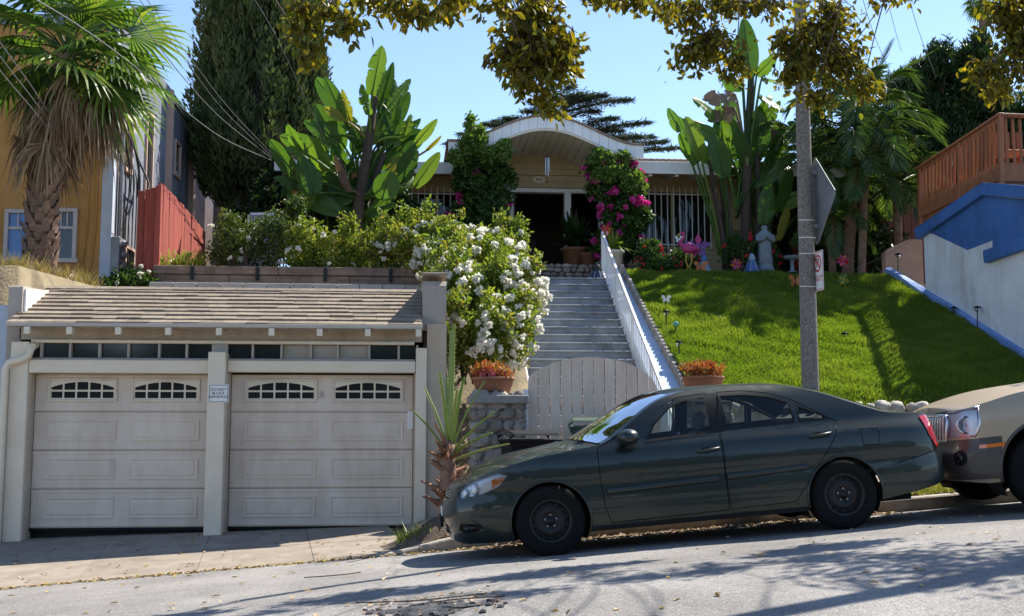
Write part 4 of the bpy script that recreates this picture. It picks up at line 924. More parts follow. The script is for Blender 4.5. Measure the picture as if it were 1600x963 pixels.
for sg_ in (-1, 1):
    for nm, mm, off in (('front_door', M_paint, 0), ('rear_door', M_paint, 0), ('fuel_door', M_paint, 0), ('rocker', M_trimb, -.004)):
        if nm == 'fuel_door' and sg_ > 0: lay_on(sk, pcs[nm], body, 1); continue
        globals()['_d'] = part(lay_on(sk, pcs[nm], MB(), sg_, off), nm, mm, car, local=True)
    for nm, mm, off in (('seam', M_well, -.012), ('window_trim', M_trimb, .003), ('pillar_trim', M_trimb, -.001), ('window', M_cglass, -.006), ('quarter_window', M_cglass, -.006), ('fog_recess', M_trimb, -.02), ('tail_light', M_redlens, .012)):
        part(lay_on(sk, pcs[nm], MB(), sg_, off), nm, mm, car, local=True, kind='stuff' if nm in ('seam', 'window', 'window_trim') else None)
    hl = part(lay_on(sk, pcs['headlight'], MB(), sg_, .004), 'headlight', M_lens, car, local=True)
    part(lay_on(sk, pcs['headlight'], MB(), sg_, -.05), 'reflector', M_refl, hl, local=True)
    am = MB(); a = [sk.ev(sk.s_at(x, z), z, -.015) for x, z in ((-.50, .735), (-.50, .655), (-.40, .715), (-.375, .752))]; am.add([(p.x, sg_ * p.y, p.z) for p in a], [(0, 1, 2, 3)]); part(am, 'turn_signal', M_amber, hl, local=True)
    for (x, z, r) in ((-.66, .655, .055), (-.74, .625, .04)): p = sk.ev(sk.s_at(x, z), z, -.03); part(MB().blob((p.x, sg_ * p.y, p.z), .03, r, r, 0, 1, 2, flat=False), 'bulb_lens', M_refl, hl, local=True)
    p = sk.ev(sk.s_at(-.72, .315), .315, -.012); part(MB().blob((p.x, sg_ * p.y, p.z), .06, .03, .03, 0, 2, 2, flat=False), 'fog_light', M_lens, car, local=True)
    for (xa, za, xb, zb) in ((.53, .545, 1.565, .575), (1.645, .58, 2.42, .612)):
        P = [sk.ev(sk.s_at(xa + (xb - xa) * i / 14, za + (zb - za) * i / 14), za + (zb - za) * i / 14) for i in range(15)]
        g = [[(p.x, sg_ * (p.y + o), p.z + h) for p in P] for o, h in ((-.002, -.03), (.012, -.026), (.016, 0), (.012, .024), (-.002, .028))]; part(MB().grid(g), 'side_moulding', M_paint, car, local=True)
    for (x, z) in ((1.50, .838), (2.57, .888)):
        s = sk.s_at(x, z); pl = [sk.ev(sk.s_at(x + d, z + .1 * d), z + .1 * d, o) for d, o in ((-.10, .005), (-.085, .03), (0, .038), (.085, .03), (.10, .005))]
        part(MB().tube([(p.x, sg_ * p.y, p.z) for p in pl], .014, 8), 'door_handle', M_paint, car, local=True)
        el = [sk.ev(sk.s_at(x - .02 + .05 * math.cos(b), z + .03 * math.sin(b)), z + .03 * math.sin(b), .002) for b in [2 * math.pi * j / 12 for j in range(12)]]; part(MB().add([(p.x, sg_ * p.y, p.z) for p in el], [tuple(range(12))]), 'handle_cup', M_well, car, local=True)
    c = sk.ev(sk.s_at(.76, 1.0), 1.0); mm = MB(); mm.blob((c.x + .0, sg_ * (c.y + .14), 1.015), .10, .11, .075, 0, 3, 3, flat=False); part(mm, 'door_mirror', M_paint, car, local=True)
    part(MB().bar((c.x, sg_ * (c.y - .03), .985), (c.x, sg_ * (c.y + .1), .99), .06, .035, .01), 'mirror_arm', M_trimb, car, local=True)
    # arch lips and wells
    for (cx, cz, r) in ((.005, .315, .365), (2.745, .32, .36)):
        P = []
        for i in range(33):
            a = R(-28 + 236 * i / 32); x, z = cx + r * math.cos(a), cz + r * math.sin(a)
            if z < sk.zb(x): continue
            p = sk.ev(sk.s_at(x, z), z); P.append((p.x, sg_ * p.y, p.z))
        part(MB().tube(P, .011, 6), 'arch_lip', M_paint, car, local=True)
        part(MB().lathe([(r + .005, .80), (r + .005, .5), (0, .5)], (cx, 0, cz), 30, 'y', a0=R(-30), a1=R(210)) if sg_ > 0 else MB().lathe([(r + .005, -.80), (r + .005, -.5), (0, -.5)], (cx, 0, cz), 30, 'y', a0=R(-30), a1=R(210)), 'wheel_well', M_well, car, local=True)
    wheel(car, .005, sg_ * .765, .322, .20, .19, sg_); wheel(car, 2.745, sg_ * .765, .322, .20, .19, sg_)
part(lay_on(sk, pcs['grille'], lay_on(sk, pcs['grille'], MB(), 1, -.03), -1, -.03), 'grille', M_trimb, car, local=True); part(lay_on(sk, pcs['lower_intake'], lay_on(sk, pcs['lower_intake'], MB(), 1, -.04), -1, -.04), 'lower_intake', M_well, car, local=True)
for z in (.59, .61, .63): part(MB().tube([(sk.ev(s, z, -.005).x, sg_ * sk.ev(s, z, -.005).y, z) for sg_, s in [(-1, .4), (-1, .25), (-1, .1), (1, .1), (1, .25), (1, .4)]], .007, 6), 'grille_bar', M_chrome, car, local=True)
part(MB().box(-.955, -.94, -.16, .16, .40, .48, .003), 'front_plate', M_white, car, local=True); part(MB().box(-.975, -.945, -.2, .2, .30, .40, .005), 'bumper_bar', M_trimb, car, local=True)
part(MB().box(3.775, 3.79, -.16, .16, .74, .85, .003), 'rear_plate', M_white, car, local=True)
ub = MB(); ub.box(-.80, 3.55, -.45, .45, .19, .32); ub.box(.42, 2.33, -.8, .8, .215, .30); part(ub, 'underbody', M_well, car, kind='stuff', local=True)
part(MB().tube([(3.45, .45, .26), (3.68, .45, .25)], .03, 8), 'exhaust', M_steel, car, local=True); part(MB().tube([(3.50, -.42, .27), (3.50, -.42, .22), (3.54, -.42, .20), (3.57, -.42, .225), (3.54, -.42, .25)], .009, 6), 'tow_hook', M_steel, car, local=True)
inr = MB(); inr.box(.30, 3.3, -.78, .78, .50, .53).box(.35, .75, -.70, .70, .53, .93, .08).box(2.75, 3.5, -.7, .7, .53, .93).box(.45, 2.7, -.80, -.76, .3, .93).box(.45, 2.7, .76, .80, .3, .93); part(inr, 'interior', mat('dark_interior_trim', (.03, .03, .03), (.05, .05, .05), rough=.8), car, kind='stuff', local=True)
headrest_seat(car, 1.30, -.36, M_seat); headrest_seat(car, 1.30, .36, M_seat)
mb = MB(); mb.box(2.05, 2.5, -.66, .66, .45, .66, .05); mb.box(-.06, .08, -.66, .66, 0, .52, .06, Matrix.Translation((2.47, 0, .60)) @ Matrix.Rotation(R(22), 4, 'Y')); part(mb, 'rear_bench', M_seat, car, local=True)
for y in (-.38, .38): part(MB().box(2.68, 2.78, y - .12, y + .12, 1.06, 1.19, .04), 'headrest', M_seat, car, local=True)
sw_ = MB(); sw_.tube([(.88 + .06 * math.sin(a) * 1.0, -.36 + .18 * math.cos(a), .92 + .17 * math.sin(a)) for a in [2 * math.pi * j / 20 for j in range(21)]], .014, 6); part(sw_, 'steering_wheel', M_trimb, car, local=True)
part(MB().box(1.02, 1.06, -.11, .11, 1.235, 1.29, .012), 'rear_view_mirror', M_trimb, car, local=True)
for y in (-.35, .25): part(MB().bar((.34, y, 1.0), (.75, y + .45, 1.07), .015, .012), 'wiper', M_trimb, car, local=True)
# ------------------------------------------------------------------ tan utility vehicle behind it
P1 = (6.13, 11.38, zroad(6.2, 10.6) + .0)
suv = thing('parked_car', P1, 'tan beige sport utility vehicle with chrome grille, nosed up to the sedan', 'car', None, (0, -TILT, R(-5.5)))
ORG[suv.name] = Vector((0, 0, 0))
M_tan = mat('tan_paint', (.40, .315, .205), (.42, .33, .22), scale=3, rough=.42, metal=.3, coat=.35)
M_clad = mat('brown_cladding', (.060, .052, .043), (.075, .066, .055), scale=3, rough=.5, metal=.2, coat=.25)
plan = [(-.88, 0), (-.87, .3), (-.84, .55), (-.77, .74), (-.62, .86), (-.4, .92), (0, .945), (1, .95), (2.2, .95), (3.0, .945), (3.5, .92), (3.78, .82), (3.86, .6), (3.88, 0)]
sv = Skin(plan, [(.2, .08), (.3, .03), (.45, .0), (.8, .0), (.95, .01), (1.05, .04), (1.12, .08), (1.2, .11), (1.4, .17), (1.6, .23), (1.72, .29), (1.8, .38)],
    [(.2, .14), (.3, .05), (.42, .0), (.58, .0), (.64, .03), (.72, .06), (.95, .09), (1.05, .16), (1.2, .3)], [(.2, .1), (.4, 0), (.7, 0), (1.0, .05), (1.7, .25), (1.8, .3)],
    [(-.88, 1.0), (-.75, 1.02), (-.6, 1.06), (-.3, 1.115), (.0, 1.15), (.5, 1.19), (.62, 1.22), (.95, 1.45), (1.25, 1.64), (1.5, 1.72), (2.2, 1.76), (3.0, 1.75), (3.5, 1.69), (3.75, 1.5), (3.88, 1.3)], lambda x: interp([(-.9, .34), (-.6, .30), (.5, .34), (2.3, .34), (3.2, .38), (3.9, .42)], x), -.88, 3.88)
polys = [('arch', circ(0, .40, .46), False), ('arch', circ(2.85, .40, .46), False)]
for q in ([(.85, 1.22), (1.22, 1.52), (1.45, 1.60), (1.65, 1.61), (1.65, 1.2)], [(1.75, 1.2), (1.75, 1.62), (2.6, 1.62), (2.62, 1.2)], [(2.72, 1.21), (2.70, 1.61), (3.35, 1.57), (3.55, 1.25)]): polys.append(('window', q, False))
polys += [('headlight', [(-.845, .74), (-.80, .97), (-.62, 1.01), (-.56, 1.03), (-.585, .85), (-.63, .745)], False), ('grille', [(0, .70), (.50, .70), (.54, .94), (.50, .955), (0, .955)], True), ('fog_ring', circ(.76, .55, .075, 14), True), ('side_marker', [(-.62, .63), (-.40, .64), (-.40, .675), (-.62, .665)], False)]
polys += [('bumper', [(0, .34), (1.12, .34), (1.14, .5), (1.14, .735), (0, .70)], True)]
polys += [('seam', [(.55, .45), (.556, .45), (.556, 1.17), (.55, 1.17)], False), ('seam', [(1.70, .45), (1.706, .45), (1.706, 1.63), (1.70, 1.63)], False), ('seam', [(2.66, .9), (2.666, .9), (2.666, 1.63), (2.66, 1.63)], False), ('cladding', [(.45, .34), (2.42, .34), (2.42, .52), (.45, .50)], False)]
pc2 = cut_skin(sv, polys, 120, 22)
sk_old = sk; sk = sv
crown = lambda x: interp([(-.9, .03), (-.6, .06), (.5, .05), (.65, .06), (1.3, .05), (3.9, .03)], x)
bow = lambda x: interp([(-.9, 0), (.3, 0), (.55, -.14), (.7, -.15), (1.4, -.08), (1.8, 0), (3.9, 0)], x)
b2 = MB()
for sg_ in (-1, 1): lay_on(sv, pc2['body'], b2, sg_)
top_patch(b2, 1.35, 3.5); top_patch(b2, .6, 1.35, -1, -.92, m=2); top_patch(b2, .6, 1.35, .92, 1, m=2)
s1 = sv.s_at(3.49, 1.69); b2.grid([[top_pt(s1 + (sv.L - .01 - s1) * i / 10, -1 + j / 6) for j in range(13)] for i in range(11)])
part(b2, 'body', M_tan, suv, local=True)
mb = top_patch(MB(), -.72, .55, n=30); s1 = sv.s_at(-.715, 1.03); mb.grid([[top_pt(.01 + (s1 - .01) * i / 10, -1 + j / 6) for j in range(13)] for i in range(11)]); part(mb, 'bonnet', M_tan, suv, local=True)
part(top_patch(MB(), .55, .6, n=3), 'cowl', M_trimb, suv, local=True); part(top_patch(MB(), .6, 1.35, -.92, .92), 'windscreen', M_cglass, suv, local=True)
for sg_ in (-1, 1):
    for nm, mm, off in (('window', M_cglass, -.004), ('seam', M_well, -.01), ('cladding', M_clad, .004), ('side_marker', M_amber, .006), ('fog_ring', M_trimb, .002)): part(lay_on(sv, pc2[nm], MB(), sg_, off), nm, mm, suv, local=True, kind='stuff' if nm in ('seam', 'window') else None)
    hl = part(lay_on(sv, pc2['headlight'], MB(), sg_, .004), 'headlight', glass('suv_lens', (.85, .87, .9), 1.22, .03), suv, local=True); part(lay_on(sv, pc2['headlight'], MB(), sg_, -.05), 'reflector', M_refl, hl, local=True)
    bz = [sv.ev(sv.s_at(x, z), z, .004) for x, z in ((-.84, .745), (-.815, .96), (-.72, .99), (-.565, 1.025), (-.585, .86), (-.63, .75), (-.84, .745))]; part(MB().tube([(p.x, sg_ * p.y, p.z) for p in bz], .012, 6), 'bezel', M_chrome, hl, local=True)
    for x, z, r in ((-.69, .86, .088),):
        p = sv.ev(sv.s_at(x, z), z, -.035); part(MB().lathe([(r, .0), (r * .92, .012), (r * .75, -.01), (r * .4, -.03), (0, -.035)], (p.x, sg_ * p.y, p.z), 18, 'y') if sg_ > 0 else MB().lathe([(r, .0), (r * .92, -.012), (r * .75, .01), (r * .4, .03), (0, .035)], (p.x, sg_ * p.y, p.z), 18, 'y'), 'reflector_bowl', M_chrome, hl, local=True); part(MB().blob((p.x, sg_ * (p.y - .012), p.z), .018, .018, .018, 0, 1, 1), 'bulb_lens', M_refl, hl, local=True)
    p = sv.ev(.76, .55, .004); part(MB().blob((p.x, sg_ * p.y, p.z), .03, .05, .05, 0, 1, 2, flat=False), 'fog_light', M_lens, suv, local=True)
    for cx in (0, 2.85):
        part(MB().lathe([(.465, sg_ * .86), (.465, sg_ * .5), (0, sg_ * .5)], (cx, 0, .40), 30, 'y', a0=R(-30), a1=R(210)), 'wheel_well', M_well, suv, local=True); wheel(suv, cx, sg_ * .81, .375, .24, .22, sg_, mat('alloy', (.4, .4, .4), rough=.3, metal=.9), 6)
        P = []
        for i in range(33):
            a = R(-12 + 204 * i / 32); x, z = cx + .46 * math.cos(a), .40 + .46 * math.sin(a); p = sv.ev(sv.s_at(x, z), z); P.append((p.x, sg_ * p.y, p.z))
        part(MB().tube(P, .016, 6), 'arch_lip', M_clad, suv, local=True)
    c = sv.ev(sv.s_at(.9, 1.25), 1.25); part(MB().blob((c.x, sg_ * (c.y + .16), 1.25), .10, .13, .09, 0, 3, 2, flat=False), 'door_mirror', M_tan, suv, local=True)
part(lay_on(sv, pc2['bumper'], lay_on(sv, pc2['bumper'], MB(), 1, .01), -1, .01), 'bumper', M_clad, suv, local=True)
gr = part(lay_on(sv, pc2['grille'], lay_on(sv, pc2['grille'], MB(), 1, -.05), -1, -.05), 'grille', M_well, suv, local=True)
for i in range(-8, 9):
    y = i * .058; s = abs(y); part(MB().tube([(sv.ev(s, z, 0).x - .012, y * 1.0, z) for z in (.71, .80, .88, .945)], .0115, 6), 'grille_bar', M_chrome, gr, local=True)
P = [(-.6 * 0 + sv.ev(abs(y), z, .005).x - .005, y, z) for y, z in [(-.50, .71), (-.3, .705), (0, .703), (.3, .705), (.50, .71), (.54, .9), (.50, .955), (.3, .962), (0, .965), (-.3, .962), (-.50, .955), (-.54, .9), (-.50, .71)]]
part(MB().tube(P, .016, 6), 'grille_surround', M_chrome, gr, local=True); part(MB().lathe([(0, -.012), (.045, -.012), (.045, 0), (0, 0)], (sv.ev(0, .83).x - .02, 0, .83), 16, 'x'), 'emblem', M_chrome, gr, local=True)
part(MB().box(-.8, 3.6, -.5, .5, .3, .45).box(.5, 2.3, -.85, .85, .33, .5), 'underbody', M_well, suv, kind='stuff', local=True)
part(MB().box(.4, 3.6, -.85, .85, .62, .66).box(.5, .95, -.8, .8, .66, 1.15, .08), 'interior', MATS['dark_interior_trim'], suv, kind='stuff', local=True)
headrest_seat(suv, 1.45, -.42, M_seat); headrest_seat(suv, 1.45, .42, M_seat)
sk = sk_old
# ================================================================== lamp pole with its two signs
M_pole = mat('aggregate_concrete', (.11, .098, .082), (.28, .25, .215), scale=38, rough=.9, bump=.5, bscale=90, detail=3)
M_galv = mat('galvanised_back', (.20, .205, .215), (.28, .285, .30), scale=4, rough=.5, metal=.5)
b0 = Vector((4.57, 12.9, .62)); pl = thing('lamp_pole', b0, 'tall tapered concrete street lamp pole standing between the sedan and the lawn', 'pole')
part(MB().tube([(4.57, 12.9, .4), (4.57, 12.9, .8), (4.567, 12.9, 3), (4.566, 12.9, 6.6), (4.566, 12.9, 9.5)], [.108, .105, .096, .076, .064], 20), 'shaft', M_pole, pl)
for v in (345, 372, 397, 448):
    p = W(1264, v, 12.9); part(MB().tube([(4.566 + .101 * math.cos(a), 12.9 + .101 * math.sin(a), p.z + .01 * math.sin(a)) for a in [R(-160) + R(140) * i / 10 for i in range(11)]], .007, 4), 'painted_mark', M_white, pl)
part(MB().tube([(4.566, 12.9, 9.4), (4.4, 12.4, 9.8), (4.2, 11.6, 9.95), (4.1, 11.2, 9.95)], .035, 8), 'lamp_arm', M_galv, pl); part(MB().blob((4.05, 10.95, 9.93), .13, .32, .09, 0, 1, 2, flat=False), 'lamp_head', M_galv, pl)
def tilted(c, rz): return Matrix.Translation(Vector(c)) @ Matrix.Rotation(rz, 4, 'Z')
c = W(1285, 312, 12.78); ws = thing('warning_sign', (4.70, 12.9, c.z), 'grey back of a large diamond road sign seen almost edge on at the pole', 'sign'); rz = R(-24) ; M = Matrix.Translation((4.69, 12.88, c.z)) @ Matrix.Rotation(R(94.5), 4, 'Z')
hd = .535; q = [(0, hd), (hd, 0), (0, -hd), (-hd, 0)]; rq = []
for i in range(4):
    a, b = Vector(q[i]), Vector(q[(i + 1) % 4]); rq += [tuple(a.lerp(b, .05)), tuple(a.lerp(b, .95))]
part(MB().prism(rq, lambda a, b: M @ Vector((a, -.0015, b)), lambda a, b: M @ Vector((a, .0015, b))), 'sign_plate', M_galv, ws)
part(MB().prism([(a * .97, b * .97) for a, b in rq], lambda a, b: M @ Vector((a, -.0025, b)), lambda a, b: M @ Vector((a, -.0018, b))), 'sign_face', mat('sign_yellow', (.75, .5, .03), rough=.4), ws)
for z in (-.3, .33): part(MB().box(4.64, 4.72, 12.84, 12.94, c.z + z - .02, c.z + z + .02), 'bracket', M_galv, ws)
a = W(1278, 424, 12.77); ns = thing('parking_sign', (a.x, 12.8, a.z - .23), 'small white no parking sign with red lettering turned sideways on the pole', 'sign'); M = Matrix.Translation((a.x, 12.77, a.z)) @ Matrix.Rotation(R(-87), 4, 'Z')
def bx(x0, x1, z0, z1, d0, d1): return MB().prism([(x0, z0), (x1, z0), (x1, z1), (x0, z1)], lambda p, r: M @ Vector((p, d0, r)), lambda p, r: M @ Vector((p, d1, r)))
part(bx(-.15, .15, -.23, .23, 0, .003), 'sign_plate', mat('sign_white', (.78, .76, .74), rough=.45), ns)
rd = MB()
for (p, q, r_, s_) in ((-.14, .14, .21, .218), (-.14, .14, -.218, -.21), (-.14, -.132, -.21, .21), (.132, .14, -.21, .21)): rd.v += [] ; t = bx(p, q, r_, s_, -.002, -.0005); rd.add(t.v, t.f)
part(rd, 'border', M_red, ns)
rg = MB(); n = 28; pts = [(math.cos(2 * math.pi * i / n), math.sin(2 * math.pi * i / n)) for i in range(n)]
rg.add([M @ Vector((.10 * x, -.0015, .09 + .10 * z)) for x, z in pts] + [M @ Vector((.078 * x, -.0015, .09 + .078 * z)) for x, z in pts], [(i, (i + 1) % n, n + (i + 1) % n, n + i) for i in range(n)])
rg.add([M @ Vector((x, -.0022, .09 + z)) for x, z in ((-.075, .055), (-.058, .07), (.075, -.055), (.058, -.07))], [(0, 1, 2, 3)]); part(rg, 'red_ring', M_red, ns)
part(text_mb('P', .15, .0005, M @ Matrix.Translation((0, -.0012, .092)) @ Matrix.Rotation(R(90), 4, 'X')), 'letter', M_ink, ns)
part(text_mb('8 AM TO 10 AM\nTUESDAY', .036, .0004, M @ Matrix.Translation((0, -.0012, -.085)) @ Matrix.Rotation(R(90), 4, 'X')), 'lettering', M_red, ns)
# ================================================================== blue and white building on the right, timber deck over it
M_bluep = stained(mat('strong_blue_paint', (.045, .13, .36), (.06, .16, .42), scale=3, rough=.6, bump=.2, bscale=30), lo=.74)
M_wst = stained(mat('white_stucco', (.66, .68, .70), (.76, .78, .80), scale=2, rough=.9, bump=.5, bscale=30), lo=.74)
wx0, wy0 = 10.5, 24.0; wd_ = Vector((-.17, 1, 0)).normalized(); wn = Vector((-1, -.17, 0)).normalized()
def Q(u, v): return WP(u, v, wx0, wy0, wd_.x, wd_.y)
bb = thing('blue_building', (10.9, 21.5, 2.5), 'white stucco side building with zigzag blue paint and blue gable trim', 'building')
def slab_on(pts, d0, d1, name, m):
    mb = MB(); n = len(pts); P = [p + wn * d1 for p in pts] + [p + wn * d0 for p in pts]
    mb.add(P, [tuple(range(n)), tuple(range(n, 2 * n))[::-1]] + [(i, n + i, n + (i + 1) % n, (i + 1) % n) for i in range(n)]); return part(mb, name, m, bb)
A_ = Q(1443, 362); B_ = Q(1541, 294); far = wd_ * 0
end = Q(1600, 297) - wd_ * 2.2; end.z -= .6
low = lambda p, z: Vector((p.x, p.y, z))
slab_on([low(A_, 3.5), A_, B_, end, low(end, 1.0)], -.3, 0, 'wall', M_wst)
slab_on([Q(1459, 366), Q(1512, 391), Q(1551, 376), Q(1551, 398), Q(1600, 376) , low(end, 4.9), end - Vector((0, 0, .15)), B_ - Vector((0, 0, .15)), A_ - Vector((0, 0, .02))], 0, .006, 'painted_band', M_bluep)
def trimbar(p, q, h, o, name='rake_trim'):
    d = (q - p).normalized(); mb = MB(); mb.bar(p + wn * o, q + wn * o, .12, h, .008); part(mb, name, M_bluep, bb)
dz = Vector((0, 0, .10)); trimbar(A_ - wd_ * -.15 - Vector((0, 0, .04)), B_ + Vector((0, 0, -.02)), .24, .05); trimbar(B_ + Vector((0, 0, -.02)), end, .24, .055)
trimbar(Q(1545, 402), Q(1600, 372) - wd_ * 1.5, .24, .07)
rf = MB(); P = [A_, B_, end]; rf.add([p + wn * .12 + Vector((0, 0, .09)) for p in P] + [p - wn * 4 + Vector((0, 0, .09)) for p in P], [(0, 1, 4, 3), (1, 2, 5, 4)]); part(rf, 'roof', M_bluep, bb)
# pale blue footing strip along the lawn edge
ft = MB(); g = []
for i in range(26):
    y = 24.3 - i * .25; x = WALLX(y); z = zlawn(x, y); g.append([(x - .10, y, z - .1), (x - .10, y, z + .13 + .03 * math.sin(i * .9)), (x + .02, y, z + .16), (x + .03, y, z - .1)])
bs = thing('footing_strip', (10.7, 22, 3), 'pale blue painted footing running down the lawn edge below the white wall', 'kerb'); part(ft.grid(g, False), 'footing', mat('footing_blue', (.13, .24, .52), (.22, .33, .6), scale=5, rough=.7, bump=.3), bs)
# low pinkish wall beyond the lawn
pw = MB(); a, b = W(1384, 425, 24.6), W(1441, 375, 24.6); pw.prism([(a.x, 4.4), (b.x, 4.4), (b.x, b.z), (b.x - .25, b.z + .02), (a.x + .1, b.z - .2), (a.x, b.z - .3)], lambda x, z: (x, 24.6, z), lambda x, z: (x, 24.8, z)); solid_ = solid(pw, 'low_wall', mat('pink_stucco', (.40, .25, .19), (.46, .30, .23), scale=3, rough=.9, bump=.4), 'low pinkish stucco wall between the lawn top and the white building', 'wall') if False else solo(pw, 'low_wall', mat('pink_stucco', (.40, .25, .19), (.46, .30, .23), scale=3, rough=.9, bump=.4), 'low pinkish stucco wall between the lawn top and the white building', 'wall')
rwf = MB(); mr_ = thing('maroon_fence', (10.6, 26, 4.5), 'dark red board fence in the shade below the timber deck', 'fence')
for i in range(14): part(MB().box(9.6 + i * .2, 9.79 + i * .2, 26.5, 26.53, 4.4, 7.0, .005), 'board', mat('maroon_stain', (.12, .035, .028), (.17, .05, .04), rough=.8, bump=.3, rnd=.12), mr_)
# timber deck
M_deck = mat('redwood', (.22, .075, .026), (.36, .135, .05), scale=3, rough=.6, bump=.3, bscale=25, stretch=(4, 4, .8), rnd=.18)
dk_ = thing('timber_deck', (11, 21.5, 5), 'reddish brown timber deck with baluster railing above the blue building', 'deck')
def D(u, v, o=0): return WP(u, v, wx0 + .35, wy0, wd_.x, wd_.y)
p0, p1 = D(1563, 180), D(1438, 262); f0, f1 = D(1563, 262), D(1438, 322)
dd = (p1 - p0); 
part(MB().bar(p0, p1 + dd * .03, .14, .05, .006), 'hand_rail', M_deck, dk_); part(MB().bar(p0 - Vector((0, 0, .07)), p1 - Vector((0, 0, .07)), .04, .09), 'rail', M_deck, dk_); part(MB().bar(f0 + Vector((0, 0, .05)), f1 + Vector((0, 0, .05)), .05, .09), 'rail', M_deck, dk_)
for k in range(21):
    t = (k + .5) / 21; a = f0.lerp(f1, t); b = p0.lerp(p1, t)
    if k not in (0, 9, 10, 20): part(MB().bar(a + Vector((0, 0, .05)), b - Vector((0, 0, .05)), .045, .045), 'baluster', M_deck, dk_)
for t in (0, .48, 1): a = f0.lerp(f1, t); b = p0.lerp(p1, t); part(MB().bar(a - Vector((0, 0, .5)), b + Vector((0, 0, .04 if t == 0 else -.03)), .10, .10, .006, (0, 1, 0)), 'post', M_deck, dk_)
part(MB().bar(f0 - Vector((0, 0, .12)), f1 - Vector((0, 0, .12)), .06, .26, .005), 'rim_joist', M_deck, dk_); part(MB().bar(f0 - Vector((-.05, 0, .42)), f1 - Vector((-.05, 0, .32)), .05, .2, .005), 'rim_joist', M_deck, dk_)
# front run to the right of the corner post
fx = Vector((1, .05, 0)); z_t, z_f = p0.z, f0.z
part(MB().bar(p0, p0 + fx * 4, .14, .05, .006), 'hand_rail', M_deck, dk_); part(MB().bar(f0 + Vector((0, 0, .05)), f0 + fx * 4 + Vector((0, 0, .05)), .05, .09), 'rail', M_deck, dk_); part(MB().bar(f0 - Vector((0, 0, .12)), f0 + fx * 4 - Vector((0, 0, .12)), .06, .3, .006), 'rim_joist', M_deck, dk_)
for k in range(1, 26): a = f0 + fx * (.15 * k); part(MB().bar(a + Vector((0, 0, .05)), a + Vector((0, 0, z_t - z_f - .05)), .045, .045), 'baluster', M_deck, dk_)
for k in range(14): a = f0 - Vector((0, 0, .02)) + wd_ * (.12 + k * .16) + Vector((.02, 0, 0)); part(MB().box(a.x, a.x + 3.5, a.y, a.y + .15, a.z - .03, a.z, .004), 'deck_board', M_deck, dk_)
for (s_, e_) in ((.2, .5), (2.6, .5)): part(MB().box(p0.x + s_, p0.x + s_ + .1, p0.y + .9, p0.y + 1.0, 4.5, z_f, .005), 'post', M_deck, dk_)
bk = MB(); c = D(1580, 168); 
tbl = thing('deck_chair', (c.x + .3, c.y + .8, z_f), 'wooden chair half hidden behind the deck balusters', 'chair')
o = Vector((c.x + .3, c.y + .8, z_f))
for dx in (0, .5):
    for dy in (0, .5): part(MB().box(o.x + dx, o.x + dx + .05, o.y + dy, o.y + dy + .05, o.z, o.z + (.95 if dy else .45)), 'leg', M_deck, tbl)
part(MB().box(o.x, o.x + .55, o.y, o.y + .55, o.z + .43, o.z + .47, .006), 'seat', M_deck, tbl)
for k in range(4): part(MB().box(o.x + .06 + k * .12, o.x + .12 + k * .12, o.y + .51, o.y + .54, o.z + .5, o.z + .95), 'slat', M_deck, tbl)
# ================================================================== yellow house on the left
M_ochre = stained(mat('ochre_stucco', (.43, .205, .055), (.51, .26, .08), scale=1.5, rough=.9, bump=.6, bscale=25), lo=.74)
M_greyst = stained(mat('blue_grey_stucco', (.13, .145, .185), (.22, .235, .28), scale=.9, rough=.9, bump=.4, bscale=20), lo=.74)
yh = thing('yellow_house', (-8, 21, 4), 'two storey ochre stucco house with grey blue side wall and flat parapet', 'house')
HX = -5.4; HYf = 21.0
part(MB().box(-16, HX - .04, HYf, 29, 3.5, 8.95), 'front_wall', M_ochre, yh)
part(MB().box(HX - .038, HX, HYf + .15, 28.3, 3.5, 8.95), 'side_wall', M_greyst, yh)
part(MB().box(HX - .18, HX + .012, HYf - .012, HYf + .16, 3.5, 8.95), 'corner_strip', mat('pale_corner_paint', (.40, .44, .52), (.48, .52, .60), rough=.8), yh)
part(MB().box(-16, HX + .05, HYf - .06, HYf + .12, 8.9, 9.12, .01).box(HX - .12, HX + .05, HYf + .12, 28.4, 8.9, 9.1, .01), 'parapet_cap', M_greyst, yh, kind='stuff')
for (y0, y1) in ((25.3, 25.45), (27.9, 28.2)): part(MB().box(HX, HX + .12, y0, y1, 4, 9.05), 'pilaster', mat('salmon_paint', (.50, .33, .26), (.56, .39, .31), rough=.8), yh)
def ywin(u0, v0, u1, v1, Y=HYf, blue=None, grid=None):
    a, b = W(u0, v1, Y), W(u1, v0, Y); wn_ = part(MB().box(a.x, b.x, Y - .01, Y - .004, a.z, b.z), 'window', M_pane if not blue else mat('blue_blind', (.06, .15, .38), (.08, .2, .46), scale=3, rough=.25), yh)
    for (p, q, r_, s_) in ((a.x - .07, b.x + .07, b.z, b.z + .07), (a.x - .1, b.x + .1, a.z - .08, a.z), (a.x - .07, a.x, a.z, b.z), (b.x, b.x + .07, a.z, b.z)): part(MB().box(p, q, Y - .06, Y + .02, r_, s_, .005), 'frame', mat('dull_white_frame', (.42, .37, .36), (.5, .45, .43), rough=.6), wn_)
    if grid:
        m_ = a.z + (b.z - a.z) * .66; part(MB().box(a.x, b.x, Y - .035, Y - .01, m_ - .025, m_ + .025), 'sash', MATS['dull_white_frame'], wn_)
        for k in range(1, grid): x = a.x + (b.x - a.x) * k / grid; part(MB().box(x - .012, x + .012, Y - .03, Y - .01, m_, b.z), 'glazing_bar', MATS['dull_white_frame'], wn_)
ywin(12, 334, 44, 402, blue=1, grid=2); ywin(84, 332, 116, 404, grid=3); ywin(115, 165, 135, 214); ywin(139, 165, 157, 216)
part(MB().box(W(108, 150, HYf).x, HX - .2, HYf - .05, HYf, 7.6, 8.0), 'lintel', MATS['dull_white_frame'], yh)
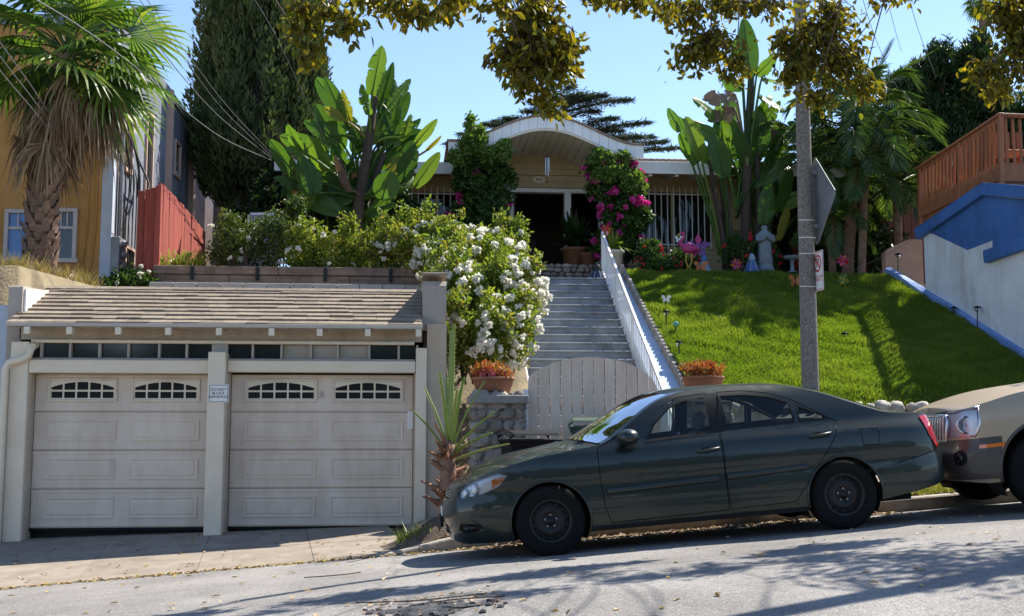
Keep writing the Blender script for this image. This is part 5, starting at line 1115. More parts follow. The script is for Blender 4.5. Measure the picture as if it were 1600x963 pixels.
def swin(y0, y1, z0, z1):
    wn_ = part(MB().box(HX + .002, HX + .01, y0, y1, z0, z1), 'window', M_pane, yh)
    for (p, q, r_, s_) in ((y0 - .06, y1 + .06, z1, z1 + .06), (y0 - .06, y1 + .06, z0 - .08, z0), (y0 - .06, y0, z0, z1), (y1, y1 + .06, z0, z1)): part(MB().box(HX, HX + .05, p, q, r_, s_, .004), 'frame', MATS['salmon_paint'], wn_)
swin(21.5, 22.2, 6.5, 8.2); swin(23.4, 23.9, 6.3, 8.0); swin(22.0, 22.6, 4.3, 5.0); swin(26.2, 26.7, 7.4, 8.1)
# pipes, meters and loose cables at the corner
part(MB().tube([(HX + .06, 21.35, 4.0), (HX + .06, 21.35, 7.1), (HX + .06, 21.3, 7.3)], .045, 8), 'service_pipe', M_galv, yh)
mt_ = part(MB().box(HX - .04, HX + .16, 21.0, 21.45, 4.15, 5.05, .01), 'meter_box', M_galv, yh)
for z in (4.3, 4.52, 4.74, 4.94): part(MB().lathe([(0, .09), (.05, .085), (.06, .05), (.075, .04), (.075, 0)], (HX + .155, 21.2, z), 14, 'x'), 'meter', mat('meter_grey', (.22, .24, .27), rough=.3), mt_)
for i in range(7):
    y = 21.5 + .16 * i; P = [(HX + .03, y, 7.2 - .1 * i), (HX + .10 + .03 * math.sin(i * 2), y + .1 * math.sin(i), 6.3 - .1 * (i % 3)), (HX + .05, y + .15 * math.cos(i), 5.5), (HX + .03, y - .1 + .05 * i, 4.3)]
    part(MB().tube(spline(P, 14), .012, 5), 'cable', M_ink, yh)
part(MB().tube(spline([(HX + .1, 21.5, 7.1), (HX + .25, 21.8, 6.6), (HX + .2, 22.1, 6.0), (HX + .3, 22.5, 6.3), (HX + .1, 22.4, 6.8), (HX + .15, 21.8, 7.0), (HX + .25, 21.9, 6.4), (HX + .1, 22.6, 6.1)], 40), .022, 5), 'cable_coil', M_ink, yh)
for u in (139, 152): a = W(u, 220, HYf - .02); part(MB().tube(spline([(a.x, HYf - .02, a.z), (a.x + .03, HYf - .02, a.z - 1.4), (a.x - .06, HYf - .02, a.z - 2.6)], 10), .012, 4), 'conduit', M_ochre, yh)
# small pale wall at the far left edge and a far house behind the cypress
nw = MB().box(-8.5, -5.19, 15.35, 15.6, -.4, 3.2, .01); solo(nw, 'neighbour_wall', mat('pale_blue_stucco', (.42, .48, .55), (.5, .56, .62), rough=.9, bump=.3), 'pale blue stucco wall at the left end of the garage', 'wall')
fh = thing('far_house', (-5.6, 33, 4.4), 'pale house behind the cypress trunk with a white corner column', 'house'); a, b = W(318, 345, 33), W(352, 285, 33)
part(MB().box(a.x - 1, b.x + .6, 33, 37, 4, b.z + .3), 'wall', M_greyst, fh); part(MB().box(a.x + .05, a.x + .28, 32.9, 33, 4, b.z + .3, .01), 'column', M_white, fh); part(MB().box(a.x + .45, b.x, 32.95, 33.0, 5.2, b.z - .2), 'window', M_pane, fh); part(MB().box(a.x - 1.2, b.x + .8, 32.6, 37.3, b.z + .3, b.z + .45), 'roof', M_roof, fh)
# ================================================================== planting
M_fib = mat('dark_fibre', (.035, .026, .02), (.09, .065, .045), scale=10, rough=.95, bump=.9, bscale=40, stretch=(3, 3, .6))
M_bark = mat('bark', (.07, .05, .036), (.16, .115, .08), scale=8, rough=.95, bump=.8, bscale=30, stretch=(3, 3, .7))
M_palmbark = mat('palm_bark', (.13, .075, .05), (.30, .19, .13), scale=9, rough=.95, bump=.7, rnd=.25)
M_fan = leafmat('fan_palm_leaf', [(.035, .08, .017), (.07, .14, .025), (.115, .19, .038), (.18, .23, .05)], trans=.5, rough=.4)
M_deadfan = leafmat('dead_palm_leaf', [(.16, .10, .06), (.28, .19, .11), (.36, .27, .18)], trans=.2, rough=.8, tint=(1.1, .95, .7))
M_strel = leafmat('strelitzia_leaf', [(.032, .08, .014), (.06, .13, .02), (.09, .18, .027), (.15, .22, .04)], trans=.48, rough=.38)
M_yel = leafmat('yellowing_leaf', [(.20, .20, .03), (.30, .25, .04)], trans=.45, rough=.4)
M_dry_leaf = leafmat('dry_leaf', [(.10, .07, .045), (.20, .14, .09)], trans=.2, rough=.7, tint=(1.1, .9, .6))
M_pet = mat('green_stalk', (.07, .11, .025), (.12, .16, .045), scale=6, rough=.5)
M_rose = leafmat('rose_leaf', [(.06, .10, .015), (.13, .19, .028), (.19, .25, .042), (.27, .27, .06), (.27, .17, .05)], trans=.5)
M_rose2 = leafmat('rose_leaf_dark', [(.025, .05, .012), (.05, .085, .018), (.09, .12, .03), (.13, .15, .04)], trans=.38)
M_petal = leafmat('white_petal', [(.80, .79, .72), (.86, .85, .81)], trans=.5, tint=(1, 1, .95))
M_boug = leafmat('bougainvillea_leaf', [(.022, .055, .012), (.045, .09, .018), (.08, .14, .03)], trans=.4)
M_bougl = leafmat('bougainvillea_shoot', [(.07, .14, .025), (.12, .20, .04), (.17, .24, .06)], trans=.45)
M_mag = leafmat('magenta_bract', [(.42, .02, .16), (.60, .04, .28), (.70, .12, .40)], trans=.4, tint=(1.2, .9, 1.1))
M_cyp = leafmat('cypress_spray', [(.03, .052, .018), (.055, .086, .028), (.09, .12, .042), (.15, .16, .07)], trans=.25, rough=.6)
M_ced = leafmat('cedar_needles', [(.035, .06, .048), (.06, .09, .072), (.085, .115, .09)], trans=.25, rough=.6, tint=(1, 1.1, .8))
M_pin = leafmat('pinnate_leaf', [(.018, .05, .012), (.04, .085, .018), (.07, .12, .03), (.12, .15, .05)], trans=.4, rough=.35)
M_shrub = leafmat('dark_shrub_leaf', [(.012, .028, .009), (.022, .048, .013), (.04, .07, .02)], trans=.3, rough=.4)
M_strap = leafmat('strap_leaf', [(.10, .18, .02), (.17, .25, .03), (.30, .33, .06)], trans=.45, rough=.35)
def vup(d):
    d = Vector(d).normalized(); s = d.cross(Vector((0, 0, 1)))
    if s.length < .05: s = d.cross(Vector((0, 1, 0)))
    s.normalize(); return d, s, s.cross(d)
def fan_leaf(base, d, pet, Rb, nseg=22, spread=125, droop=.25, roll=0, m_r=None, ragged=.1, sag=.12):
    mb = MB(); base = Vector(base); d, s, n = vup(d)
    if roll: q = Matrix.Rotation(roll, 3, d); s = q @ s; n = q @ n
    mid = base + d * pet * .5 + Vector((0, 0, .02)); hub = base + d * pet - Vector((0, 0, sag * pet)); P = spline([base, mid, hub], 6); mb.tube(P, [.03, .026, .022, .019, .016, .014], 5, sx=.6)
    d2 = (hub - mid).normalized(); d2, s2, n2 = d2, s, s.cross(d2) * -1
    for i in range(nseg):
        a = R(-spread + 2 * spread * (i + .5) / nseg); ha = R(spread / nseg) * .95
        def dirv(t, lift): return (d2 * math.cos(t) + s * math.sin(t)) 
        L = Rb * (1 - .25 * (abs(a) / R(spread)) ** 2) * random.uniform(1 - ragged, 1 + ragged * .5)
        u0 = dirv(a, 0); l = dirv(a - ha, 0); r = dirv(a + ha, 0); cup = .12 * Rb * math.cos(a)
        k = .52; zz = Vector((0, 0, -droop * L)); pl = hub + l * L * k + n * .02; pr = hub + r * L * k + n * .02; pm = hub + u0 * L * k - n * .012 * Rb
        qm = hub + u0 * L * .8 + zz * .45; tip = hub + u0 * L + zz * random.uniform(.8, 1.5); w2 = (pr - pl) * .28
        mb.add([hub, pl, pm, pr, qm - w2 * .9, qm + w2 * .9, tip], [(0, 2, 1), (0, 3, 2), (1, 2, 4), (2, 3, 5), (2, 5, 4), (4, 5, 6)], False)
    return mb
def pinnate(P, ln, wd, n=26, m_up=.15, hang=.4, splay=60):
    mb = MB(); C = spline(P, n + 2); mb.tube(C, [.022 * (1 - .8 * i / (n + 1)) for i in range(n + 2)], 5)
    for i in range(3, n + 2):
        c = C[i]; d, s, nn = vup(C[min(i + 1, n + 1)] - C[i - 1]); t = i / (n + 1); L = ln * (math.sin(math.pi * (t * .86 + .1)) ** .6) * random.uniform(.85, 1.1)
        for sg in (-1, 1):
            a = R(splay * (1 - .45 * t)); u = (d * math.cos(a) + s * sg * math.sin(a) + nn * m_up).normalized(); e = u.cross(nn).normalized() * wd / 2
            z = Vector((0, 0, -hang * L)); m1 = c + u * L * .4 + z * .15; tp = c + u * L + z * random.uniform(.7, 1.2)
            mb.add([c, m1 - e, tp, m1 + e], [(0, 1, 2), (0, 2, 3)], False)
    return mb
def paddle(base, tip, wid, face, fold=.18, bend=.12, tears=0, stalk=None, seed=0, curl=0.):
    "one big banana-like leaf: stalk, rib and blade, split across the veins where torn"
    rg = random.Random(seed); mb = MB(); a, b = Vector(base), Vector(tip); d = (b - a); L = d.length; d.normalize(); f = Vector(face); f = (f - d * f.dot(d)).normalized(); s = d.cross(f)
    if stalk is not None: S0 = Vector(stalk); mb.tube(spline([S0, S0.lerp(a, .55) + Vector((0, 0, .08)), a, a + d * L * .15], 8), [.035, .032, .028, .026, .023, .02, .018, .014], 6)
    n = 18
    def ctr(u): return a + d * L * u - f * bend * L * (u * u) * .6 + Vector((0, 0, -1)) * bend * L * u * u * .35
    def hw(u): return wid / 2 * max(0.02, math.sin(math.pi * min(1, .06 + u * .94)) ** .55 * (1.05 - .25 * u))
    mb.tube([ctr(i / n) - f * .006 for i in range(n + 1)], [.014 * (1 - i / n) + .003 for i in range(n + 1)], 5)
    for sg in (-1, 1):
        cuts = sorted([0] + [rg.uniform(.08, .95) for _ in range(tears)] + [1])
        for q, (u0, u1) in enumerate(zip(cuts, cuts[1:])):
            dr = rg.uniform(0, .5) if tears else 0; sh = rg.uniform(.82, 1.0) if tears else 1; g = []; m = max(2, int((u1 - u0) * n) + 1)
            for i in range(m + 1):
                u = u0 + (u1 - u0) * i / m; row = []
                pinch = (.0 if not tears else .10 * (abs(i / m - .5) * 2) ** 4)
                for j in range(6):
                    t = j / 5; w_ = hw(u) * t * sh * (1 - pinch * t)
                    row.append(ctr(u) + s * sg * w_ + f * (fold * w_ - (dr + curl) * w_ * t) + d * (.14 * w_) + Vector((0, 0, -dr * w_ * t * .8)) + f * .008 * math.sin(u * 60) * t)
                g.append(row)
            mb.grid(g, True)
    r0 = rg.random(); mb.r = [min(1, max(0, r0 + rg.uniform(-.08, .08))) for _ in mb.r]
    return mb
CAMDIR = Vector((0, -1, .1))
# ------------------------------------------------------------------ fan palm by the yellow house
b = W(62, 447, 18.6); fp = thing('fan_palm', (b.x, 18.6, b.z - .1), 'tall fan palm with a shaggy skirt of dead fronds in front of the yellow house', 'palm tree')
P = spline([(b.x, 18.6, b.z - .2), W(66, 330, 18.6), W(80, 220, 18.6), W(105, 85, 18.6)], 14); part(MB().tube(P, [.29, .26, .235, .22, .215, .21, .205, .20, .20, .20, .20, .19, .18, .15], 14), 'trunk', M_palmbark, fp)
bt = []
for k in range(4):
    m_ = MB(); m_.add([(-.09, .0, 0), (.09, 0, 0), (.075, .03, .14), (-.075, .03, .14), (-.03, .09, .27), (.03, .09, .27), (-.09, -.03, 0), (.09, -.03, 0), (0, .05, .16)], [(0, 1, 8), (1, 2, 8), (0, 8, 3), (3, 8, 4), (8, 5, 4), (8, 2, 5), (6, 0, 3), (7, 2, 1)]); me = m_.data('boot'); me.materials.append(M_palmbark); bt.append(me)
for i in range(20):
    t = i / 19 * .66; k = t * 13; q = P[int(k)].lerp(P[min(13, int(k) + 1)], k % 1); r = .275 - .075 * min(1, t * 1.7)
    for j in range(9):
        a = 2 * math.pi * (j + .5 * (i % 2)) / 9
        if math.sin(a) > .6: continue
        piece(random.choice(bt), 'boot', fp, q + Vector((r * math.cos(a), r * math.sin(a), 0)), (random.uniform(-.1, .2), 0, a - math.pi / 2), (.85, .8, random.uniform(.6, .9)))
top = P[-1]
for i in range(26):
    az = 2.4 * i + random.uniform(-.3, .3); el = R(80 - 92 * (i / 25) ** .9); d = Vector((math.cos(az) * math.cos(el), math.sin(az) * math.cos(el), math.sin(el)))
    part(fan_leaf(top + Vector((0, 0, .15 - .4 * i / 25)), d, random.uniform(.8, 1.15), random.uniform(.85, 1.05), 24, 118, .1 + .16 * i / 25, random.uniform(-.5, .5)), 'frond', M_fan, fp)
for (u, v, pe) in ((212, 100, 1.0), (225, 80, .95), (185, 60, .8), (200, 140, 1.05), (60, 120, .6), (15, 110, 1.0), (140, 20, .8), (30, 50, .9), (150, 130, .7), (175, 175, .8)):
    t = W(u, v, 18.6 - random.uniform(.1, .7)); d = t - top; part(fan_leaf(top, d, d.length * .62, .95, 26, 115, .3, random.uniform(-.3, .3)), 'frond', M_fan, fp)
for i in range(66):
    az = 2.4 * i; lv = i / 65; el = R(-32 - 48 * random.random() ** .6); d = Vector((math.cos(az) * math.cos(el), math.sin(az) * math.cos(el), math.sin(el))); z = -.15 - .75 * lv
    if math.cos(az) > .1: lv *= .35; el = R(random.uniform(-62, -12)); d = Vector((math.cos(az) * math.cos(el), math.sin(az) * math.cos(el), math.sin(el)))
    q = top + Vector((.2 * math.cos(az), .2 * math.sin(az), -.25 - .6 * lv))
    part(fan_leaf(q, d, random.uniform(.35, .75), random.uniform(.45, .65), 16, 75, .7, random.uniform(-1, 1), ragged=.4, sag=.3), 'dead_frond', M_deadfan, fp)
# ------------------------------------------------------------------ cypress
cb = W(350, 345, 27.5); cy = thing('cypress_tree', (cb.x + .3, 27.5, 4.6), 'huge dark columnar cypress between the yellow house and the bungalow', 'tree')
cx = W(398, 200, 27.5).x
part(MB().tube([(cx - .5, 27.5, 4.4), (cx - .35, 27.5, 8), (cx, 27.5, 12)], [.26, .2, .1], 10).tube([(cx - .2, 27.6, 4.4), (cx - .1, 27.6, 8)], [.17, .12], 8).tube([(cx + .35, 27.6, 4.4), (cx + .4, 27.6, 8)], [.12, .1], 8), 'trunk', M_bark, cy)
def plume_crown(cols, n_pl, per):
    Vs = []; Rn = []
    for (x0, y0, zb_, zt_, rad, sh) in cols:
        for i in range(n_pl):
            z = zb_ + (zt_ - zb_) * random.random(); t = (z - zb_) / (zt_ - zb_); rr = rad * min(1, (t + .02) * 7) ** .5 * (1 - max(0, t - .35) / .68) ** .7 * random.uniform(.78, 1.08); az = random.random() * 6.283
            c = np.array([x0 + rr * math.cos(az) + sh * t, y0 + rr * math.sin(az), z]); h = random.uniform(.5, 1.1); r0 = random.uniform(.10, .2)
            q = RNG.random(per); pr = r0 * np.sin(np.pi * np.clip(q * .9 + .08, 0, 1)) ** .8; aa = RNG.uniform(0, 6.283, per); out_ = np.array([math.cos(az), math.sin(az), 0])
            Pp = c + np.stack([pr * np.cos(aa), pr * np.sin(aa), (q - .4) * h], 1) + out_ * (q * .16)[:, None]
            D = np.stack([np.cos(aa) * .45, np.sin(aa) * .45, np.full(per, 1.0)], 1) + rdir(per) * .35 + out_ * .2
            V, k, rn = leaf_cards(Pp, D, rdir(per), .17 * RNG.uniform(.6, 1.3, per), .055, np.clip(random.random() * .6 + RNG.random(per) * .4, 0, 1)); Vs.append(V); Rn.append(rn)
    return np.concatenate(Vs), np.concatenate(Rn)
V, rn = plume_crown([(cx - .12, 27.5, 7.0, 17, 1.22, .2), (cx + .95, 27.7, 6.7, 16, .62, -.3), (cx - .7, 27.4, 7.2, 14, .6, .5)], 720, 46)
part(np_mesh('crown', V - np.array(ORG[cy.name]), 5, rn), 'crown', M_cyp, cy)
# dark core behind the sprays, the crown's inner shade put into its colour
ib = MB(); ib.lathe([(.2, 7.2), (.65, 7.9), (.75, 9.5), (.6, 12), (.35, 14.5), (.1, 15)], (cx - .2, 27.5, 0), 14); ib.lathe([(.1, 7.0), (.28, 7.8), (.28, 11), (.1, 13)], (cx + .85, 27.7, 0), 10); part(ib, 'shade_core', mat('shaded_bark', (.02, .022, .012), (.035, .032, .018), rough=.95), cy, kind='stuff')
# ------------------------------------------------------------------ giant birds of paradise
def strel(root_uv, Y, label, leaves, trunks, extra):
    r = W(*root_uv, Y); t = thing('bird_of_paradise', (r.x, Y, r.z - .2), label, 'plant', 'giant birds of paradise')
    for (pts, rad) in trunks: pp = [W(u, v, Y + o) for u, v, o in pts]; part(MB().tube(spline(pp, 10), [rad * (1 - .05 * i) for i in range(10)], 8), 'trunk', M_fib, t)
    for k, (su, sv_, bu, bv, tu, tv, wpx, dy, fc, m, te) in enumerate(leaves):
        Yb = Y + dy; Yt = Y + dy + random.uniform(-.35, .15); b_, e_ = W(bu, bv, Yb), W(tu, tv, Yt)
        fv = {0: Vector((.1, -1, .25)), 1: Vector((-.7, -.7, .3)), 2: Vector((.7, -.7, .3)), 3: Vector((.95, -.35, .1)), 4: Vector((-.95, -.3, .1))}[fc]
        part(paddle(b_, e_, wpx / F * Y * 1.05, fv, .2, .13, te + random.choice((0, 0, 1, 2, 4)), W(su, sv_, Y), seed=k + root_uv[0]), 'leaf', (M_strel, M_yel, M_dry_leaf)[m], t)
    for k in range(extra[0]):
        c = W(*extra[1], Y + .35); an = R(random.uniform(-15, 195)); d = Vector((math.cos(an), random.uniform(-.5, .6), .35 + .75 * abs(math.sin(an)))).normalized(); st_ = c + Vector((random.uniform(-.3, .3), random.uniform(-.1, .5), random.uniform(-.9, .5) * extra[2])); b_ = st_ + d * random.uniform(.25, .7) * extra[2]
        part(paddle(b_, b_ + d * random.uniform(.8, 1.25), random.uniform(.38, .52), CAMDIR + Vector((random.uniform(-.8, .8), 0, random.uniform(-.3, .7))), .2, random.uniform(.1, .4), random.choice((0, 1, 3, 6)), st_ - Vector((0, 0, .6)), seed=k + 31), 'leaf', random.choice((M_strel,) * 15 + (M_dry_leaf,)), t)
    for k in range(extra[3]):
        c = W(extra[1][0] + random.uniform(-95, 40) * extra[2], extra[1][1] + random.uniform(35, 80), Y + random.uniform(-.1, .5)); an = R(random.uniform(20, 160)); d = Vector((math.cos(an) * .8, random.uniform(-.4, .2), math.sin(an))).normalized()
        part(paddle(c, c + d * random.uniform(.7, 1.1), random.uniform(.34, .48), CAMDIR + Vector((random.uniform(-.7, .7), 0, random.uniform(-.2, .5))), .2, random.uniform(.2, .5), random.choice((0, 2, 5)), c - Vector((0, -.2, .9)), seed=k + 131), 'leaf', random.choice((M_strel,) * 12 + (M_dry_leaf,)), t)
    return t
c5 = lambda x, y: (x / 3.009 + 400, y / 3.009 + 40)
def LL(s, b_, t_, w_, dy, fc, m=0, te=0): return (*c5(*s), *c5(*b_), *c5(*t_), w_ / 3.009, dy, fc, m, te)
cr = (540, 560); lo = (500, 820)
left_leaves = [LL(cr, (545, 330), (592, 82), 100, -.1, 0), LL(cr, (575, 400), (612, 90), 90, .15, 2, 0, 1), LL(cr, (590, 360), (655, 165), 70, .1, 2, 0, 2), LL(cr, (620, 390), (735, 240), 70, 0, 2, 0, 7), LL(cr, (530, 420), (488, 270), 85, -.2, 1, 0, 6), LL(cr, (445, 450), (395, 292), 70, 0, 1, 1, 2), LL(cr, (410, 445), (318, 378), 50, -.1, 1, 1), LL(cr, (350, 520), (265, 425), 50, 0, 1, 0, 1),
    LL(lo, (215, 590), (140, 462), 85, -.2, 1), LL(lo, (200, 720), (55, 525), 90, -.1, 1), LL(lo, (275, 790), (215, 590), 130, -.4, 0), LL(lo, (340, 680), (240, 515), 115, .1, 1, 0, 1), LL(cr, (490, 560), (420, 400), 105, .2, 0, 0, 2), LL(cr, (660, 470), (690, 325), 80, -.1, 2, 0, 4), LL(cr, (600, 450), (640, 200), 110, .3, 0, 0, 5), LL(cr, (640, 520), (590, 350), 90, .2, 0, 0, 3), LL(cr, (430, 660), (350, 560), 100, .2, 1, 0, 3), LL(lo, (440, 780), (360, 600), 60, -.3, 1, 2, 9),
    LL(lo, (690, 740), (735, 530), 105, -.4, 0), LL(lo, (590, 820), (640, 680), 125, -.5, 0), LL(lo, (745, 560), (856, 437), 65, -.1, 2), LL(lo, (800, 590), (875, 520), 50, 0, 2, 1, 1), LL(lo, (745, 760), (870, 590), 80, 0, 2), LL(cr, (690, 530), (735, 415), 80, 0, 2, 0, 8), LL(lo, (700, 700), (770, 580), 70, .2, 2), LL(lo, (620, 700), (690, 600), 90, .2, 0, 1, 3), LL(lo, (330, 800), (250, 700), 90, .1, 1), LL(lo, (650, 820), (560, 720), 100, .3, 0)]
strel((565, 352), 23.6, 'giant bird of paradise with big paddle leaves on the left in front of the bungalow', left_leaves, [(((555, 360, 0), (565, 290, 0), (578, 210, 0), (585, 150, 0)), .13), (((545, 355, .2), (540, 300, .2), (530, 250, .2)), .1), (((590, 350, .2), (585, 290, .2), (600, 240, .2)), .1)], (28, (555, 265), 1.2, 20))
R_ = lambda s, b_, t_, w_, dy, fc, m=0, te=0: (*s, *b_, *t_, w_, dy, fc, m, te)
g1, g2 = (1168, 260), (1150, 330)
right_leaves = [R_(g1, (1172, 122), (1165, 22), 36, 0, 0), R_(g1, (1160, 112), (1148, 55), 26, .2, 1), R_((1128, 400), (1063, 205), (1042, 166), 20, 0, 1), R_((1125, 400), (1090, 256), (1057, 178), 34, -.1, 1), R_((1128, 400), (1096, 250), (1074, 178), 30, -.2, 0), R_((1140, 400), (1132, 278), (1114, 206), 40, -.3, 0), R_((1145, 400), (1120, 245), (1121, 165), 30, .2, 4), R_(g2, (1182, 250), (1190, 160), 42, .2, 0, 0, 2), R_(g2, (1160, 262), (1150, 180), 44, .2, 0, 0, 1), R_(g1, (1190, 122), (1236, 128), 34, 0, 2, 0, 6), R_(g1, (1185, 150), (1228, 168), 34, -.1, 2, 0, 7), R_(g1, (1182, 118), (1216, 84), 30, .1, 2, 0, 5), R_(g1, (1150, 150), (1098, 150), 34, 0, 1, 2, 6), R_(g1, (1148, 170), (1105, 185), 34, .1, 1, 2, 6), R_(g1, (1160, 140), (1128, 118), 28, .2, 1, 0, 4),
    R_((1180, 400), (1192, 350), (1206, 272), 32, -.3, 0), R_((1190, 400), (1212, 330), (1242, 262), 40, -.1, 2, 0, 3), R_(g2, (1198, 260), (1226, 200), 36, 0, 2, 0, 2), R_(g2, (1135, 260), (1118, 150), 36, .3, 1, 0, 2), R_((1180, 400), (1205, 300), (1180, 240), 40, .3, 0, 0, 2), R_((1190, 400), (1215, 375), (1236, 320), 30, -.2, 2, 1, 4)]
strel((1150, 425), 25.0, 'giant bird of paradise clump on the right rising above the bungalow roof', right_leaves, [(((1140, 425, 0), (1122, 330, 0), (1108, 250, 0)), .075), (((1148, 425, -.1), (1140, 340, -.1), (1134, 285, -.1)), .06), (((1165, 425, .1), (1166, 300, .1), (1170, 200, .1), (1174, 110, .1)), .13), (((1178, 425, .2), (1186, 330, .2), (1182, 240, .2)), .11), (((1132, 425, .2), (1130, 330, .2), (1122, 245, .2)), .06)], (22, (1170, 250), .9, 4))
# ------------------------------------------------------------------ roses and other shrubs
bl_me = {}
def blossom_set(key, m, n=4, petals=8, r=.5):
    if key in bl_me: return bl_me[key]
    out = []
    for k in range(n):
        rg = np.random.default_rng(k + 5); Vs = []; Rn = []
        for q in range(5):
            c = rg.normal(size=3) * .28; c[2] *= .6; c[1] = c[1] * .6
            D = unit(rg.normal(size=(petals, 3)) + np.array([0, -.4, .5])); V, kk, rn = leaf_cards(np.tile(c, (petals, 1)), D, unit(rg.normal(size=(petals, 3))), .42, .36, rg.random(petals), .3); Vs.append(V); Rn.append(rn)
        me = np_mesh('blossom', np.concatenate(Vs), 5, np.concatenate(Rn)); me.materials.append(m); out.append(me)
    bl_me[key] = out; return out
def bush(name, label, cat, base, ells, m, L, Wd, step, crad, per, group=None, stems=8, flowers=0, fm=None, fs=(.10, .16), up=.3, front=True, shoots=0, fsel=None):
    t = thing(name, base, label, cat, group); sb = MB()
    for i in range(stems):
        e = random.choice(ells); p = Vector((e[0] + random.uniform(-.6, .6) * e[3], e[1] + random.uniform(-.5, .5) * e[4], e[2] + random.uniform(0, .8) * e[5])); bs = Vector(base) + Vector((random.uniform(-.25, .25), random.uniform(-.15, .15), 0)); sb.tube(spline([bs, bs.lerp(p, .5) + Vector((random.uniform(-.1, .1), 0, .15)), p], 6), [.018, .016, .014, .011, .008, .005], 5)
    part(sb, 'stems', M_bark, t, kind='stuff')
    ex = list(ells)
    for i in range(shoots):
        e = random.choice(ells); a = random.uniform(-1, 1); x = e[0] + a * e[3] * .9; z = e[2] + e[5] * math.sqrt(max(0, 1 - a * a)) * .9; ex.append((x, e[1] - random.uniform(0, .3), z + .12, .05, .05, random.uniform(.15, .32)))
    o, C = foliage('foliage', ex, step, crad, per, L, Wd, m, t, up)
    if flowers:
        bs_ = blossom_set(fm.name, fm)
        for i in range(flowers):
            e = random.choice(fsel or ells); d = Vector((random.gauss(0, 1), -abs(random.gauss(0, 1)) if front else random.gauss(0, 1), random.gauss(.25, .8))).normalized()
            s = random.uniform(*fs); piece(random.choice(bs_), 'blossom', t, Vector((e[0] + d.x * (e[3] + .07), e[1] + d.y * (e[4] + .10), e[2] + d.z * (e[5] + .07))) , (random.random() * .6, random.random() * .6, random.random() * 6), (s, s, s))
    return t
def E(u, v, Y, rx, ry, rz): p = W(u, v, Y); return (p.x, p.y, p.z, rx, ry, rz)
casc = [E(745, 535, 16.3, .46, .35, .42), E(790, 520, 16.6, .42, .35, .5), E(740, 470, 17.2, .62, .45, .5), E(800, 465, 17.5, .46, .4, .55), E(705, 440, 18.2, .45, .4, .32), E(765, 410, 18.8, .65, .5, .45), E(690, 410, 19.6, .42, .4, .32)]
up_ = [E(735, 388, 20.0, .75, .4, .30), E(660, 388, 20.4, .55, .35, .28), E(790, 392, 19.6, .32, .35, .36), E(690, 366, 20.4, .4, .3, .2)]
wr = bush('rose_bush', 'big rose bush covered in white blooms cascading beside the garage and steps', 'rose bush', W(740, 600, 16.2) , casc + up_, M_rose, .075, .044, .17, .16, 34, 'rose bushes along the terrace', 16, 295, M_petal, (.085, .165), .3, True, 30, casc + casc + casc + up_)
bush('rose_bush', 'tall yellow green rose bush with scattered white roses just left of the big white one', 'rose bush', W(620, 425, 20.8), [E(625, 375, 20.8, .5, .3, .38), E(575, 390, 20.9, .5, .3, .34), E(590, 410, 20.9, .7, .3, .22)], M_rose, .07, .04, .18, .13, 20, 'rose bushes along the terrace', 12, 12, M_petal, (.08, .13), .4, True, 12)
bush('rose_bush', 'yellow green rose bush with a few white roses in front of the bird of paradise', 'rose bush', W(500, 425, 20.8), [E(515, 390, 20.8, .42, .3, .30), E(475, 402, 20.8, .40, .3, .25), E(500, 415, 20.8, .55, .3, .18)], M_rose, .07, .04, .18, .13, 19, 'rose bushes along the terrace', 12, 9, M_petal, (.08, .12), .4, True, 10)
bush('rose_bush', 'loose dark rose bush growing in front of the white lattice screen', 'rose bush', W(380, 425, 20.9), [E(352, 385, 20.9, .34, .3, .40), E(385, 375, 21.1, .5, .3, .42), E(425, 395, 20.9, .34, .3, .36)], M_rose2, .065, .038, .2, .16, 24, 'rose bushes along the terrace', 14, 9, M_petal, (.07, .11), .4, True, 10)
bush('rose_bush', 'small rose bush with white flowers in shade right of the lattice screen', 'rose bush', W(455, 425, 21.3), [E(458, 375, 21.4, .34, .3, .5)], M_rose2, .065, .038, .18, .15, 26, 'rose bushes along the terrace', 8, 6, M_petal, (.07, .11), .4, True, 6)
# agapanthus-like clump by the red fence
sp_ = thing('strap_leaf_clump', W(283, 424, 20.9), 'clump of bright yellow green strap leaves beside the red fence', 'plant')
for i in range(150):
    a = random.uniform(0, 6.283); b0 = W(283, 424, 20.9) + Vector((random.gauss(0, .24), random.gauss(0, .12), -.05)); o = random.uniform(.15, .5); h = random.uniform(.2, .42); d = Vector((math.cos(a), math.sin(a) * .7, 0)); C = spline([b0, b0 + d * o * .4 + Vector((0, 0, h)), b0 + d * o + Vector((0, 0, h * random.uniform(.4, .95)))], 6); sd = Vector((-d.y, d.x, 0)) * .018
    part(MB().grid([[c - sd * (1 - i_ / 6), c + sd * (1 - i_ / 6)] for i_, c in enumerate(C)], True), 'leaf', M_strap, sp_)
# ivy by the meter box, dry grass by the palm
bush('ivy_patch', 'dark ivy clump at the foot of the red fence beside the garage roof', 'ivy', W(205, 455, 20.2), [E(205, 440, 20.2, .42, .25, .22), E(185, 448, 20.0, .3, .25, .15)], M_boug, .07, .06, .16, .12, 26, None, 6, 5, M_petal, (.06, .09))
grass('dry_grass', 9000, lambda n: 16.2 + 4.3 * RNG.random(n), lambda y: -8.2 + 3.0 * RNG.random(len(y)), lambda x, y: terr(x, y), .19, leafmat('straw', [(.22, .155, .07), (.34, .25, .125), (.16, .15, .05)], trans=.3))
